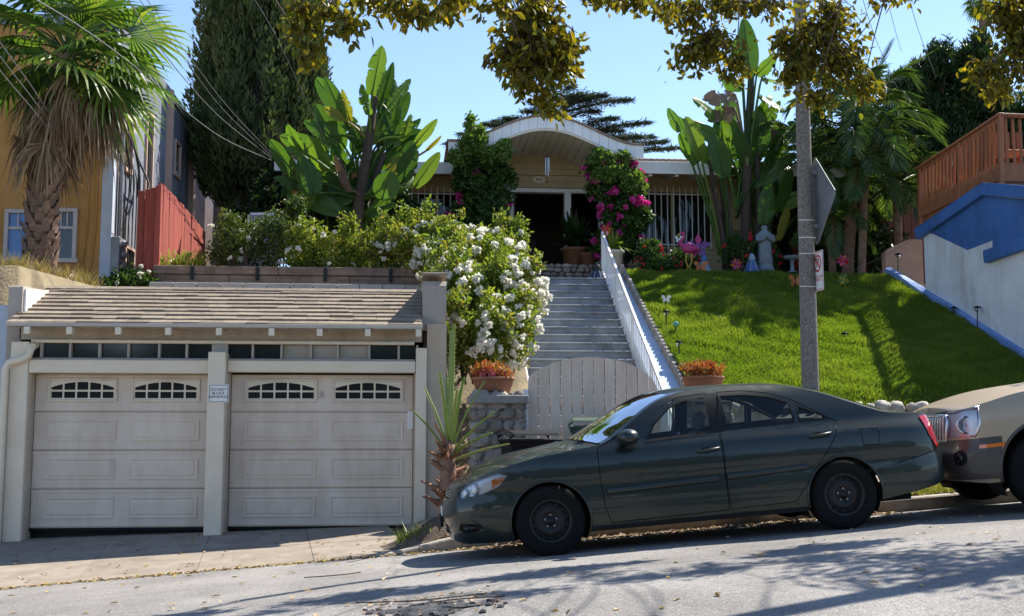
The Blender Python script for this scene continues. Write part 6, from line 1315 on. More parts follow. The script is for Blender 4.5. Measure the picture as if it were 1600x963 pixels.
# bougainvilleas on the porch
bush('bougainvillea', 'dark green bougainvillea climbing the left porch post with pale shoots above', 'climber', W(750, 420, 25.3), [E(755, 290, 25.4, .68, .4, .62), E(750, 335, 25.4, .66, .4, .5), E(770, 375, 25.4, .5, .4, .5), E(745, 250, 25.3, .48, .3, .35)], M_boug, .10, .07, .19, .17, 40, 'bougainvilleas on the porch posts', 12, 12, M_mag, (.14, .2), .1)
t = [o for o in SC.objects if o.name.startswith('bougainvillea')][-1]
lv = [o for o in SC.objects if o.get('category') == 'climber'][-1]
foliage('shoots', [E(738, 225, 24.9, .26, .2, .22), E(775, 240, 24.9, .34, .2, .16), E(735, 195, 24.95, .08, .08, .22), E(750, 212, 24.95, .1, .1, .2), E(715, 245, 24.9, .14, .1, .12), E(790, 228, 24.9, .1, .1, .08)], .14, .12, 30, .09, .065, M_bougl, lv, .3)
bush('bougainvillea', 'bougainvillea with magenta flowers climbing the right porch post', 'climber', W(965, 420, 25.3), [E(962, 290, 25.3, .62, .4, .5), E(975, 335, 25.3, .55, .4, .5), E(965, 380, 25.4, .5, .4, .4), E(940, 265, 25.2, .35, .3, .25)], M_boug, .10, .07, .19, .17, 40, 'bougainvilleas on the porch posts', 12, 46, M_mag, (.14, .24), .1)
lv = [o for o in SC.objects if o.get('category') == 'climber'][-1]
foliage('shoots', [E(945, 252, 24.9, .3, .2, .14), E(935, 240, 24.9, .1, .1, .12), E(990, 285, 24.9, .25, .2, .25), E(975, 245, 24.9, .1, .1, .1), E(955, 272, 24.85, .4, .2, .16)], .14, .12, 30, .09, .065, M_bougl, lv, .3)
# flower bed right of the steps
M_redf = leafmat('red_petal', [(.5, .03, .04), (.65, .06, .08)], trans=.35, tint=(1.2, .8, .8))
bush('flower_bed_shrub', 'low dark shrub dotted with small red flowers at the lawn top beside the steps', 'shrub', W(1045, 430, 24.5), [E(1030, 418, 24.5, .5, .3, .2), E(1065, 412, 24.7, .45, .3, .26), E(1012, 400, 24.8, .25, .3, .4)], M_boug, .07, .05, .17, .14, 30, None, 6, 26, M_redf, (.05, .08))
bush('flower_bed_shrub', 'leafy shrub with red flowers among the bird of paradise stems', 'shrub', W(1160, 425, 24.7), [E(1155, 390, 24.7, .3, .3, .4), E(1195, 400, 25.0, .3, .3, .3)], M_boug, .08, .05, .17, .14, 26, None, 6, 10, M_redf, (.06, .1))
bush('foundation_shrub', 'dark shrubs filling the corner between the cypress and the bungalow', 'shrub', W(445, 350, 25.5), [E(445, 300, 26.2, .6, .4, .5), E(430, 330, 25.8, .55, .4, .5), E(400, 340, 26, .6, .4, .4), E(500, 330, 24.3, .4, .3, .5), E(610, 330, 24.4, .5, .3, .4), E(540, 335, 24.2, .5, .3, .4), E(645, 345, 24.6, .45, .3, .35)], M_shrub, .12, .06, .2, .18, 34, None, 8)
# ------------------------------------------------------------------ spiny palm at the kerb
b = Vector((.40, 12.95, zwalk(.40, 12.95) + .16)); sp = thing('spiny_palm', b, 'young palm of stiff cut spiny stalks on a brown stubby trunk beside the sedan nose', 'palm')
hd_ = W(698, 705, 12.95); part(MB().tube(spline([b - Vector((0, 0, .15)), b.lerp(hd_, .5) + Vector((.02, 0, 0)), hd_, hd_ + Vector((.02, 0, .12))], 8), [.10, .10, .095, .095, .098, .098, .085, .05], 12), 'trunk', M_palmbark, sp)
M_stub = leafmat('brown_stub', [(.14, .06, .035), (.26, .12, .07), (.34, .19, .11)], trans=.05, rough=.8)
for i in range(46):
    t = random.random(); q = b.lerp(hd_, t); a = random.uniform(0, 6.283); d = Vector((math.cos(a), math.sin(a), random.uniform(.0, .55))).normalized(); l = random.uniform(.10, .22)
    part(MB().tube([q + d * .08, q + d * (.08 + l * .5) + Vector((0, 0, .01)), q + d * (.08 + l) + Vector((0, 0, .03))], [.024, .016, .006], 5, sx=1.6), 'stub', M_stub, sp)
M_stalk = leafmat('spiny_stalk', [(.13, .20, .035), (.20, .28, .055), (.32, .34, .12)], trans=.15, rough=.45)
q7 = lambda x, y: (x / 2.832 + 640, y / 2.832 + 400)
for (x0, y0, x1, y1, wd, dy, m) in ((175, 850, 65, 580, .035, .1, 0), (180, 850, 132, 512, .035, -.1, 0), (190, 860, 196, 300, .075, 0, 0), (186, 860, 184, 330, .06, .12, 0), (205, 850, 242, 535, .045, .1, 0), (198, 850, 210, 590, .05, -.12, 0), (205, 850, 332, 553, .035, .0, 0), (212, 870, 375, 690, .035, -.1, 0), (215, 890, 366, 782, .035, -.2, 0), (225, 945, 440, 832, .035, -.15, 0), (160, 860, 8, 678, .035, -.05, 0), (165, 850, 112, 742, .05, -.2, 1), (150, 920, 92, 868, .05, -.15, 1), (182, 850, 165, 540, .05, .15, 0), (200, 850, 222, 600, .05, .15, 0)):
    Y = 12.95; a, e = W(*q7(x0, y0), Y), W(*q7(x1, y1), Y + dy * 2.5); a = hd_.lerp(a, .5); d, s, n = vup(e - a); P = spline([a, a.lerp(e, .5) + (e - a).length * .03 * n, e], 10); mb = MB()
    mb.tube(P, [wd * .5 * (1.15 - .55 * i / 9) for i in range(10)], 6, sx=.55)
    if m == 0:
        for i in range(2, 30):
            c = P[int(i / 30 * 9)].lerp(P[min(9, int(i / 30 * 9) + 1)], (i / 30 * 9) % 1)
            for sg in (-1, 1): mb.add([c + s * sg * wd * .35 - d * .008, c + s * sg * wd * .35 + d * .008, c + s * sg * (wd * .35 + .02) + d * .012], [(0, 1, 2)])
    part(mb, 'stalk', M_stalk if m == 0 else M_stub, sp)
grass('weeds', 700, lambda n: 12.75 + .4 * RNG.random(n), lambda y: -.12 + .36 * RNG.random(len(y)), lambda x, y: zwalk(x, y), .15, leafmat('weed_blade', [(.10, .17, .03), (.22, .26, .06)], trans=.4))
# ------------------------------------------------------------------ cedar behind the roof
cd = thing('cedar_tree', (W(880, 300, 46).x, 46, 5.5), 'dark blue green cedar with layered branches rising behind the arched roof', 'tree'); tx = W(880, 150, 46); part(MB().tube([(tx.x, 46, 5.0), (tx.x, 46, tx.z)], [.4, .08], 8), 'trunk', M_bark, cd)
Vs = []; Rn = []; bm_ = MB()
for (u, v, Y) in ((985, 157, 45.5), (945, 150, 45), (925, 152, 46), (1012, 192, 45), (1040, 222, 45.5), (1000, 215, 44.5), (960, 185, 44.5), (755, 195, 45.5), (772, 190, 46), (700, 225, 46), (740, 215, 45), (830, 160, 45), (850, 150, 46), (900, 160, 47), (1060, 232, 46), (970, 205, 46), (905, 150, 45), (820, 175, 46), (790, 185, 45), (930, 175, 45.5), (890, 140, 46), (1020, 215, 47), (720, 210, 47)):
    tip = W(u, v, Y); st_ = Vector((tx.x, 46, tip.z - abs(tip.x - tx.x) * .12 - .1)); bm_.tube([st_, st_.lerp(tip, .6) + Vector((0, 0, .12)), tip], [.06, .04, .012], 5); n = int(300 * (tip - st_).length + 120)
    q = RNG.random(n) ** .7; base = np.array(st_)[None] + (np.array(tip) - np.array(st_))[None] * q[:, None]; base[:, 2] += .12 * np.sin(q * np.pi); sp_w = (1.05 - q)[:, None] * .75 + .12
    off = RNG.normal(size=(n, 3)) * sp_w * np.array([.5, .6, .12]); D = unit(np.array(tip - st_))[None] if False else np.array((tip - st_).normalized())[None] + RNG.normal(size=(n, 3)) * np.array([.8, .8, .25]); V, k, rn = leaf_cards(base + off, D, np.tile([0, 0, 1.], (n, 1)) + rdir(n) * .3, .27 * RNG.uniform(.5, 1.2, n), .05, RNG.random(n), .1, .12); Vs.append(V); Rn.append(rn)
part(bm_, 'branches', M_bark, cd, kind='stuff'); part(np_mesh('crown', np.concatenate(Vs) - np.array(ORG[cd.name]), 5, np.concatenate(Rn)), 'crown', M_ced, cd)
# ------------------------------------------------------------------ palms, dark trees on the right
def feather_palm(uv, head, Y, label, n, ln, leaf, up_el=(80, -15), tr=.12, specs=()):
    b_ = W(*uv, Y); h = W(*head, Y); t = thing('feather_palm', (b_.x, Y, b_.z - .3), label, 'palm tree', 'feathery palms right of the bungalow')
    part(MB().tube(spline([b_ - Vector((0, 0, .4)), b_.lerp(h, .5), h], 8), [tr * 1.1, tr, tr, tr, tr, tr, tr, tr * .7], 10), 'trunk', M_palmbark, t)
    for i in range(n):
        az = 2.4 * i + random.uniform(-.3, .3); el = R(up_el[0] + (up_el[1] - up_el[0]) * i / max(1, n - 1)); L = ln * random.uniform(.85, 1.1); d = Vector((math.cos(az) * math.cos(el), math.sin(az) * math.cos(el), math.sin(el)))
        part(pinnate([h, h + d * L * .5 + Vector((0, 0, .08 * L)), h + d * L * .85 - Vector((0, 0, .10 * L)), h + d * L - Vector((0, 0, .32 * L))], leaf, .035, 30), 'frond', M_pin, t)
    for pts in specs: part(pinnate([W(u, v, Y + o) for u, v, o in pts], leaf * 1.15, .03, 34, .05, .12, 62), 'frond', M_pin, t)
feather_palm((1322, 420), (1340, 205), 25.0, 'tallest feathery palm with one frond fanned against the sky beside the lamp pole', 24, 2.0, .6, (75, -20), .13, [((1345, 205, 0), (1372, 160, 0), (1400, 118, -.1), (1452, 84, -.2)), ((1340, 205, 0), (1352, 150, 0), (1372, 105, 0), (1392, 66, 0)), ((1340, 205, 0), (1310, 150, -.2), (1280, 120, -.3), (1262, 112, -.4))])
feather_palm((1345, 425), (1352, 262), 24.7, 'shorter feathery palm drooping in shade right of the lamp pole', 24, 1.5, .42, (70, -35), .09)
feather_palm((1268, 425), (1256, 250), 25.2, 'slim feathery palm half hidden behind the lamp pole', 16, 1.5, .42, (70, -30), .08)
feather_palm((1405, 415), (1400, 290), 25.0, 'feathery palm in deep shade beside the maroon fence', 18, 1.5, .42, (65, -40), .09)
feather_palm((1300, 425), (1300, 330), 25.2, 'low feathery palm with dry grey fronds above the lawn top', 16, 1.1, .34, (60, -45), .09)
def tree(label, base, ells, m, L, Wd, step, crad, per, group, tr=.2, up=.2, name='shade_tree'):
    t = thing(name, base, label, 'tree', group); sb = MB(); c = Vector(ells[0][:3]); bs = Vector(base); sb.tube(spline([bs, bs.lerp(c, .5) + Vector((.1, 0, 0)), c], 8), [tr * (1 - .09 * i) for i in range(8)], 8)
    for e in ells[1:]: sb.tube(spline([bs.lerp(c, .5), bs.lerp(Vector(e[:3]), .7), Vector(e[:3])], 6), [tr * .5 * (1 - .14 * i) for i in range(6)], 6)
    part(sb, 'trunk', M_bark, t); foliage('crown', ells, step, crad, per, L, Wd, m, t, up); return t
tree('dark bushy tree with upright tufts standing behind the timber deck', W(1480, 400, 29.5), [E(1470, 210, 29.5, 1.0, .8, 1.1), E(1430, 170, 29.3, .6, .6, .75), E(1510, 130, 29.3, .6, .6, .9), E(1545, 160, 29.2, .7, .6, .7), E(1420, 260, 29.3, .7, .6, 1.0), E(1440, 330, 29, .8, .6, .9), E(1500, 250, 29, .8, .6, .9), E(1590, 190, 29.4, .7, .6, .7), E(1400, 200, 29.3, .55, .5, .7), E(1470, 100, 29.3, .4, .4, .55), E(1530, 90, 29.3, .4, .4, .6), E(1560, 240, 29, .9, .6, .9), E(1410, 380, 28.4, .7, .5, .8), E(1620, 250, 29, .9, .6, 1.2), E(1415, 150, 29.2, .5, .5, .6), E(1450, 125, 29.4, .5, .5, .6), E(1540, 300, 28.6, .9, .6, .9), E(1470, 300, 28.6, .9, .6, .9)], M_shrub, .17, .05, .26, .24, 46, 'dark trees behind the palms', .22, 1.0)
tree('dark leafy tree filling the gap behind the palms', W(1330, 400, 30.5), [E(1330, 300, 30.5, 1.3, .8, 1.2), E(1250, 320, 30, 1.0, .7, 1.1), E(1390, 340, 30, .9, .7, 1.2), E(1290, 240, 30.5, .7, .6, .6), E(1370, 240, 30.5, .7, .6, .7), E(1240, 380, 26.6, .6, .4, .7), E(1300, 390, 26.6, .7, .4, .7), E(1360, 390, 26.6, .7, .4, .7), E(1270, 330, 26.8, .7, .4, .7), E(1340, 330, 26.8, .7, .4, .7)], M_shrub, .16, .08, .28, .25, 44, 'dark trees behind the palms', .2, .2)
fpv = thing('fan_palm', (W(1532, 8, 62).x, 62, 5), 'top of a distant fan palm at the upper right behind the deck', 'palm tree'); h = W(1534, 2, 62); part(MB().tube([(h.x, 62, 5), h], [.3, .22], 8), 'trunk', M_palmbark, fpv)
for i in range(34):
    az = 2.4 * i; el = R(70 - 125 * i / 33); part(fan_leaf(h, (math.cos(az) * math.cos(el), math.sin(az) * math.cos(el), math.sin(el)), .6, .7, 12, 110, .3), 'frond', M_fan, fpv)
# ================================================================== ornaments on the terrace and lawn
def pmat(n, c, r=.5): c = tuple(x * .55 for x in c); return mat(n, c, tuple(x * .85 for x in c), scale=12, rough=r)
M_pinkp = pmat('flamingo_pink', (.75, .06, .28)); M_yelp = pmat('ornament_yellow', (.75, .55, .05)); M_purp = pmat('ornament_purple', (.28, .10, .50)); M_or = pmat('ornament_orange', (.75, .22, .04)); M_bl = pmat('ornament_blue', (.10, .22, .55)); M_lb = pmat('ornament_pale_blue', (.45, .58, .72)); M_gn = pmat('ornament_green', (.15, .40, .12)); M_statue = mat('statue_stone', (.12, .15, .18), (.20, .23, .26), scale=8, rough=.8, bump=.3)
def stake(u, v0, v1, Y): a, b = W(u, v1, Y), W(u, v0, Y); return a, b
a, b = stake(1074, 368, 428, 24.3); fl_ = thing('garden_flamingo', a, 'pink plastic flamingo on yellow legs among the lawn ornaments', 'garden ornament')
c = W(1076, 388, 24.3); mb = MB(); mb.blob(c, .16, .10, .12, .03, 1, 2, flat=False); mb.tube([c + Vector((.1, 0, .02)), c + Vector((.2, 0, -.02)), c + Vector((.26, 0, -.06))], [.08, .05, .01], 8); part(mb, 'body', M_pinkp, fl_, kind='stuff')
part(MB().tube(spline([c + Vector((-.12, 0, .04)), c + Vector((-.20, 0, .12)), c + Vector((-.10, 0, .24)), c + Vector((-.12, 0, .33)), c + Vector((-.19, 0, .30))], 14), [.05, .045, .04, .036, .034, .032, .03, .03, .03, .032, .036, .038, .034, .02], 8), 'neck', M_pinkp, fl_); part(MB().tube([c + Vector((-.19, 0, .31)), c + Vector((-.24, 0, .27)), c + Vector((-.25, 0, .23))], [.025, .02, .006], 6), 'beak', M_yelp, fl_)
for s in (-.05, .05): part(MB().tube([c + Vector((s, 0, -.08)), c + Vector((s * 1.4, .0, -.28)), c + Vector((s * .4, .02, -.40)), Vector((c.x + s * 1.2, 24.3, a.z))], .018, 6), 'leg', M_yelp, fl_)
def petals(name, label, cat, u, v, v1, Y, cols, r, n, group=None):
    p = W(u, v, Y); g = W(u, v1, Y); t = thing(name, g, label, cat, group); part(MB().tube([g - Vector((0, 0, .1)), p], .008, 5), 'stake', M_iron, t)
    for i in range(n):
        an = 2 * math.pi * i / n + .3; d = Vector((math.cos(an), 0, math.sin(an))); s = Vector((-d.z, 0, d.x)); o = Vector((0, -.03 - .01 * (i % 2), 0))
        part(MB().add([p + o, p + d * r * .5 + s * r * .28 + o * 1.8, p + d * r + o, p + d * r * .5 - s * r * .28 + o * .6], [(0, 1, 2, 3)]), 'petal', cols[i % len(cols)], t)
    part(MB().blob(p + Vector((0, -.05, 0)), r * .2, .02, r * .2, 0, 1, 1), 'hub', cols[-1], t); return t
petals('garden_spinner', 'purple and pink garden spinner behind the flamingo', 'garden ornament', 1090, 386, 428, 24.45, (M_purp, M_pinkp, M_purp, M_pinkp, M_purp), .30, 5)
petals('pinwheel', 'red and pink pinwheel flower on a stake left of the statue', 'garden ornament', 1150, 413, 432, 24.2, (M_or, M_pinkp), .14, 8, 'pinwheel flowers'); petals('pinwheel', 'pink pinwheel flower on a tall stake right of the lamp pole', 'garden ornament', 1316, 408, 440, 24.1, (M_pinkp, M_redlens), .15, 8, 'pinwheel flowers'); petals('pinwheel', 'pale green pinwheel flower just below the pink one right of the lamp pole', 'garden ornament', 1317, 437, 458, 23.4, (M_gn, M_yelp), .13, 8, 'pinwheel flowers')
petals('pinwheel', 'orange and red pinwheel flower at the top of the white handrail', 'garden ornament', 947, 360, 400, 24.5, (M_or, M_redlens), .14, 7, 'pinwheel flowers')
def butterfly(label, u, v, v1, Y, m, k=1):
    p = W(u, v, Y); g = W(u, v1, Y); t = thing('butterfly_stake', g, label, 'garden ornament', 'butterfly stakes'); part(MB().tube([g - Vector((0, 0, .1)), p], .007, 5), 'stake', M_iron, t); part(MB().tube([p - Vector((0, .02, .07)) * k, p + Vector((0, -.02, .08)) * k], .012, 6), 'body', M_ink, t)
    for s in (-1, 1):
        for q in ([(0, .0), (.05, .11), (.14, .13), (.16, .06), (.08, .0)], [(0, .0), (.08, .0), (.12, -.05), (.08, -.11), (.02, -.06)]): part(MB().prism([(x * k, z * k) for x, z in q], lambda x, z: p + Vector((s * x, -.03 - x * .35, z)), lambda x, z: p + Vector((s * x, -.026 - x * .35, z))), 'wing', m, t)
butterfly('orange butterfly stake just right of the flamingo legs', 1094, 418, 432, 24.2, M_or); butterfly('orange butterfly stake on the lawn left of the lamp pole', 1242, 440, 462, 23.2, M_or); butterfly('white butterfly stake left of the flamingo head', 1060, 375, 425, 24.6, M_white, .6)
butterfly('small white butterfly stake high on the lawn near the side wall', 1040, 468, 490, 21.9, M_white, .6)
def bell(label, u, v, Y, m1, m2, s=1):
    p = W(u, v, Y); t = thing('bell_ornament', p, label, 'garden ornament', 'bell shaped ornaments'); part(MB().lathe([(0, .0), (.17 * s, 0), (.15 * s, .06 * s), (.10 * s, .2 * s), (.07 * s, .26 * s)], p, 12), 'skirt', m1, t); part(MB().lathe([(.07 * s, .26 * s), (.09 * s, .30 * s), (.07 * s, .36 * s), (.03 * s, .42 * s), (0, .43 * s)], p, 12), 'head', m2, t)
    for i in range(6): an = i * math.pi / 3; part(MB().tube([p + Vector((.165 * s * math.cos(an), .165 * s * math.sin(an), .01)), p + Vector((.085 * s * math.cos(an), .085 * s * math.sin(an), .24 * s))], .012 * s, 4), 'rib', M_lb, t)
bell('pale blue bell ornament right of the flamingo', 1100, 428, 24.4, M_lb, M_bl); bell('blue bell ornament left of the grey statue', 1175, 426, 24.4, M_bl, M_lb); bell('dark blue bell ornament on the top step beside the handrail', 932, 444, 23.95, mat('navy_glaze', (.02, .03, .07), rough=.3), M_ink, 1.1)
# robed statue: one continuous figure
p = W(1196, 425, 24.55); sx = thing('garden_statue', p, 'grey stone robed statue standing at the back of the lawn', 'statue'); H = .88; g = []
prof = [(0, .15, .13), (.06, .17, .15), (.3, .145, .13), (.52, .14, .125), (.64, .145, .12), (.76, .165, .115), (.82, .13, .10), (.86, .07, .075), (.89, .062, .07), (.93, .075, .085), (.97, .066, .075), (1.0, .02, .02)]
for (h, rx, ry) in prof: g.append([p + Vector((rx * (1 + .07 * math.sin(7 * a + h * 3) * (1 if h < .7 else .2)) * math.cos(a), ry * math.sin(a) * (1 + .06 * math.sin(9 * a) * (1 if h < .7 else 0)), .16 + h * H)) for a in [2 * math.pi * j / 24 for j in range(25)]])
part(MB().grid(g), 'robed_figure', M_statue, sx)
for s in (-1, 1): part(MB().tube(spline([p + Vector((s * .15, 0, .16 + .74 * H)), p + Vector((s * .17, -.08, .16 + .60 * H)), p + Vector((s * .04, -.17, .16 + .66 * H)), p + Vector((s * .01, -.17, .16 + .73 * H))], 10), [.055, .055, .05, .048, .045, .042, .035, .03, .028, .018], 8), 'folded_arm', M_statue, sx)
part(MB().lathe([(0, 0), (.2, 0), (.2, .06), (.17, .08), (.17, .16), (0, .16)], p, 16), 'plinth', M_statue, sx)
p = W(1238, 426, 24.5); bbth = thing('bird_bath', p, 'small white bird bath dish near the lamp pole at the lawn top', 'bird bath'); part(MB().lathe([(.12, 0), (.05, .05), (.035, .22), (.06, .28)], p, 14), 'stem', M_statue, bbth); part(MB().lathe([(.06, .27), (.17, .31), (.20, .36), (.185, .36), (.1, .31), (0, .30)], p, 18), 'dish', M_statue, bbth)
p = W(1256, 425, 25.2); cx_ = thing('wooden_birdhouse', p, 'small wooden birdhouse stand beside the statue', 'birdhouse'); part(MB().box(p.x - .02, p.x + .02, 25.18, 25.22, p.z, p.z + .55), 'post', M_rust, cx_); part(MB().box(p.x - .16, p.x + .16, 25.05, 25.3, p.z + .5, p.z + .75, .01), 'box', M_rust, cx_); part(MB().prism([(-.22, .74), (.22, .74), (0, .95)], lambda x, z: (p.x + x, 25.0, p.z + z), lambda x, z: (p.x + x, 25.35, p.z + z)), 'roof', M_or, cx_)
def solar(label, u, vtop, vbot, Y, kind):
    a = W(u, vbot, Y); b = W(u, vtop, Y); t = thing('solar_light', a, label, 'garden light', 'solar lights stuck in the lawn'); part(MB().tube([a - Vector((0, 0, .1)), b], .011, 6), 'stem', M_iron, t)
    if kind == 'globe': part(MB().blob(b, .06, .06, .06, 0, 1, 2, flat=False), 'globe', mat('green_glass', (.10, .32, .22), rough=.05, coat=1), t)
    else:
        part(MB().lathe([(0, .03), (.075, .0), (.075, -.015), (.02, -.02)], b, 12), 'cap', M_white if kind == 'white' else M_black, t); part(MB().lathe([(.045, -.02), (.05, -.07), (.02, -.1)], b, 10), 'lens', M_lens, t)
solar('black solar light near the blue side wall, middle of the lawn', 1041, 487, 512, 21.3, 'b'); solar('green glass globe light near the blue side wall', 1056, 507, 520, 21.0, 'globe'); solar('black solar light lowest beside the blue side wall', 1061, 534, 560, 20.1, 'b'); solar('short black light right of the lamp pole mid lawn', 1320, 521, 531, 20.9, 'b'); solar('short black light in the shaded lawn near the white wall', 1490, 481, 492, 21.9, 'b'); solar('tall stake light against the white wall', 1527, 480, 512, 21.2, 'b'); solar('stake light beside the blue footing near its top end', 1461, 441, 462, 23.0, 'b'); solar('short black light at the lawn front edge behind the sedan boot', 1350, 622, 633, 18.6, 'b')
solar('blue topped stake light in front of the pink low wall', 1403, 397, 430, 24.2, 'b')
# porch furniture and pots
def pot(x, y, z, r, h, m, label, leaves, m_l, ln, w, arch=.5, n=40, group='potted plants'):
    t = thing('potted_plant', (x, y, z), label, 'potted plant', group); part(MB().lathe([(0, 0), (r * .72, 0), (r * .95, h * .9), (r * 1.08, h * .9), (r * 1.08, h), (r * .9, h), (r * .85, h * .85), (0, h * .85)], (x, y, z), 20), 'pot', m, t)
    for i in range(n):
        a = random.uniform(0, 6.283); el = random.uniform(.3, 1.4); d = Vector((math.cos(a) * math.cos(el), math.sin(a) * math.cos(el), math.sin(el))); b0 = Vector((x, y, z + h * .9)); C = spline([b0, b0 + d * ln * .55, b0 + d * ln * random.uniform(.8, 1.1) - Vector((0, 0, arch * ln * (1 - math.sin(el))))], 7); sd = d.cross(Vector((0, 0, 1))).normalized() * w
        part(MB().grid([[c - sd * math.sin(math.pi * min(.97, .12 + .88 * k / 6)), c + sd * math.sin(math.pi * min(.97, .12 + .88 * k / 6))] for k, c in enumerate(C)]), 'leaf', m_l, t)
p = W(958, 436, 24.7); pot(p.x, 24.7, p.z, .24, .62, mat('cream_ceramic', (.55, .47, .40), (.62, .54, .46), rough=.5), 'tall pale pot of spiky agave at the top of the handrail', 1, M_strap, .55, .035)
p = W(900, 408, 26.2); pot(p.x, 26.2, 5.28, .34, .48, M_terra, 'large terracotta pot of dark leafy plant beside the front door', 1, M_shrub, 1.0, .07, .5, 70)
p = W(921, 422, 25.7); pot(p.x, 25.75, 5.28, .2, .3, M_terra, 'small brick red pot on the porch edge by the handrail', 1, M_boug, .25, .03, .5, 16)
p = W(1250, 425, 25.4); pot(p.x + .1, 25.5, p.z, .26, .7, pmat('orange_glaze', (.55, .11, .04)), 'tall orange red glazed pot behind the lamp pole', 1, M_strap, .5, .04, .5, 26)
p = W(1030, 410, 26.0); ch = thing('patio_chair', (p.x, 26.0, 4.85), 'dark wrought iron patio chair under the right window', 'chair'); o = Vector((p.x, 26.0, 4.9))
for dx in (-.24, .24):
    for dy in (-.22, .22): part(MB().tube([o + Vector((dx, dy, 0)), o + Vector((dx * .95, dy, .42 if dy < 0 else .95))], .016, 6), 'leg', M_iron, ch)
part(MB().box(o.x - .26, o.x + .26, 25.76, 26.24, o.z + .41, o.z + .45, .01), 'seat', M_iron, ch)
bk_ = MB(); bk_.tube([o + Vector((.24 * math.cos(R(a)), .22, .72 + .24 * math.sin(R(a)))) for a in range(0, 181, 15)], .016, 6); part(bk_, 'backrest', M_iron, ch)
for i in range(-3, 4): part(MB().tube([o + Vector((i * .06, .22, .45)), o + Vector((i * .07, .22, .9 - abs(i) * .03))], .009, 5), 'back_bar', M_iron, ch)
for s in (-.27, .27): part(MB().tube(spline([o + Vector((s, -.22, .42)), o + Vector((s, -.24, .62)), o + Vector((s, .2, .66))], 8), .014, 6), 'armrest', M_iron, ch)
# ================================================================== overhead wires
M_wire = mat('wire_grey', (.10, .10, .105), (.16, .16, .165), scale=6, rough=.5)
def wire(label, P, r=.012, sag=0, m=M_wire):
    pts = spline(P, 24); tw_ = MB().tube(pts, r * .5, 5, False); solo(tw_, 'overhead_wire', m, label, 'wire', 'overhead wires')
hc = W(424, 244, 25.9)
wire('upper of two parallel thin wires running down to the bungalow corner', [W(200, -40, 13), W(300, 95, 18), W(360, 172, 21.5), hc + Vector((0, 0, .06))], .011); wire('lower of two parallel thin wires running down to the bungalow corner', [W(188, -40, 13), W(290, 95, 18), W(352, 175, 21.5), hc], .011)
wire('thicker wire dropping across the cypress to the bungalow corner', [W(175, -40, 13), W(255, 82, 17), W(340, 180, 21.5), hc - Vector((0, 0, .05))], .016)
wire('sagging twisted service cable below the parallel wires at the cypress', [W(-30, -50, 13), W(130, 45, 16), W(240, 128, 18.5), W(300, 182, 21), W(355, 220, 23.5), hc - Vector((0, 0, .1))], .02)
for i, lb in enumerate(('topmost of the wires sweeping down to the yellow house corner', 'middle of the wires sweeping down to the yellow house corner', 'lowest of the wires sweeping down to the yellow house corner')): wire(lb, [W(-40, 10 + 26 * i, 14), W(40, 122 + 18 * i, 16), W(100, 200 + 10 * i, 18.5), W(172, 222 + 2 * i, 20.9)], .014)
wire('thin line slanting down over the left bird of paradise', [W(365, -50, 14), W(425, 45, 17), W(480, 160, 20.5), W(520, 245, 23.5)], .008)
for i, (lb, a, b_, c) in enumerate((('leftmost of three wires crossing the sky right of the lamp pole', (1340, -30), (1368, 60), (1412, 160)), ('middle of three wires crossing the sky right of the lamp pole', (1382, -30), (1393, 25), (1408, 80)), ('rightmost of three wires crossing the sky right of the lamp pole', (1412, -30), (1436, 50), (1462, 120)))): wire(lb, [W(*a, 18), W(*b_, 22), W(*c, 28)], .012)
wire('guy wire slanting through the dark palms to the low pink wall', [W(1352, 155, 24), W(1385, 205, 24.6), W(1425, 262, 25.2)], .016)
wire('thin wire from the pink wall top up to the blue building corner', [W(1330, 425, 24.6), W(1390, 395, 24.3), W(1440, 365, 22.7)], .01)
# ================================================================== street tree hanging over the road from the right
M_tleaf = leafmat('olive_brown_leaf', [(.06, .062, .008), (.12, .115, .013), (.20, .17, .02), (.11, .14, .018), (.32, .25, .025)], trans=.5, rough=.4, tint=(1.4, 1.25, .35))
tb = Vector((9.7, 13.2, zwalk(9.7, 13.2) - .05)); stt = thing('street_tree', tb, 'street tree at the right whose olive brown boughs hang into the top of the view', 'tree')
fork = tb + Vector((-.2, -.2, 3.4)); part(MB().tube(spline([tb, tb.lerp(fork, .5) + Vector((.06, 0, 0)), fork], 8), [.30, .26, .24, .23, .22, .21, .2, .2], 12), 'trunk', M_bark, stt)
lim = MB(); L1 = spline([fork, (8.7, 10.4, 6.7), (5.6, 9.2, 7.5), (2.6, 8.8, 7.7), (.2, 8.5, 7.4), (-2.2, 8.2, 6.7)], 26); lim.tube(L1, [.17 * (1 - .032 * i) for i in range(26)], 9); part(lim, 'limb', M_bark, stt)
part(MB().tube(spline([fork, (10.2, 13.4, 6.0), (11, 13.6, 7.5)], 10), [.16 - .012 * i for i in range(10)], 8), 'limb', M_bark, stt); part(MB().tube(spline([fork, (8.6, 11.2, 5.6), (7.0, 9.2, 6.6)], 10), [.13 - .01 * i for i in range(10)], 8), 'limb', M_bark, stt)
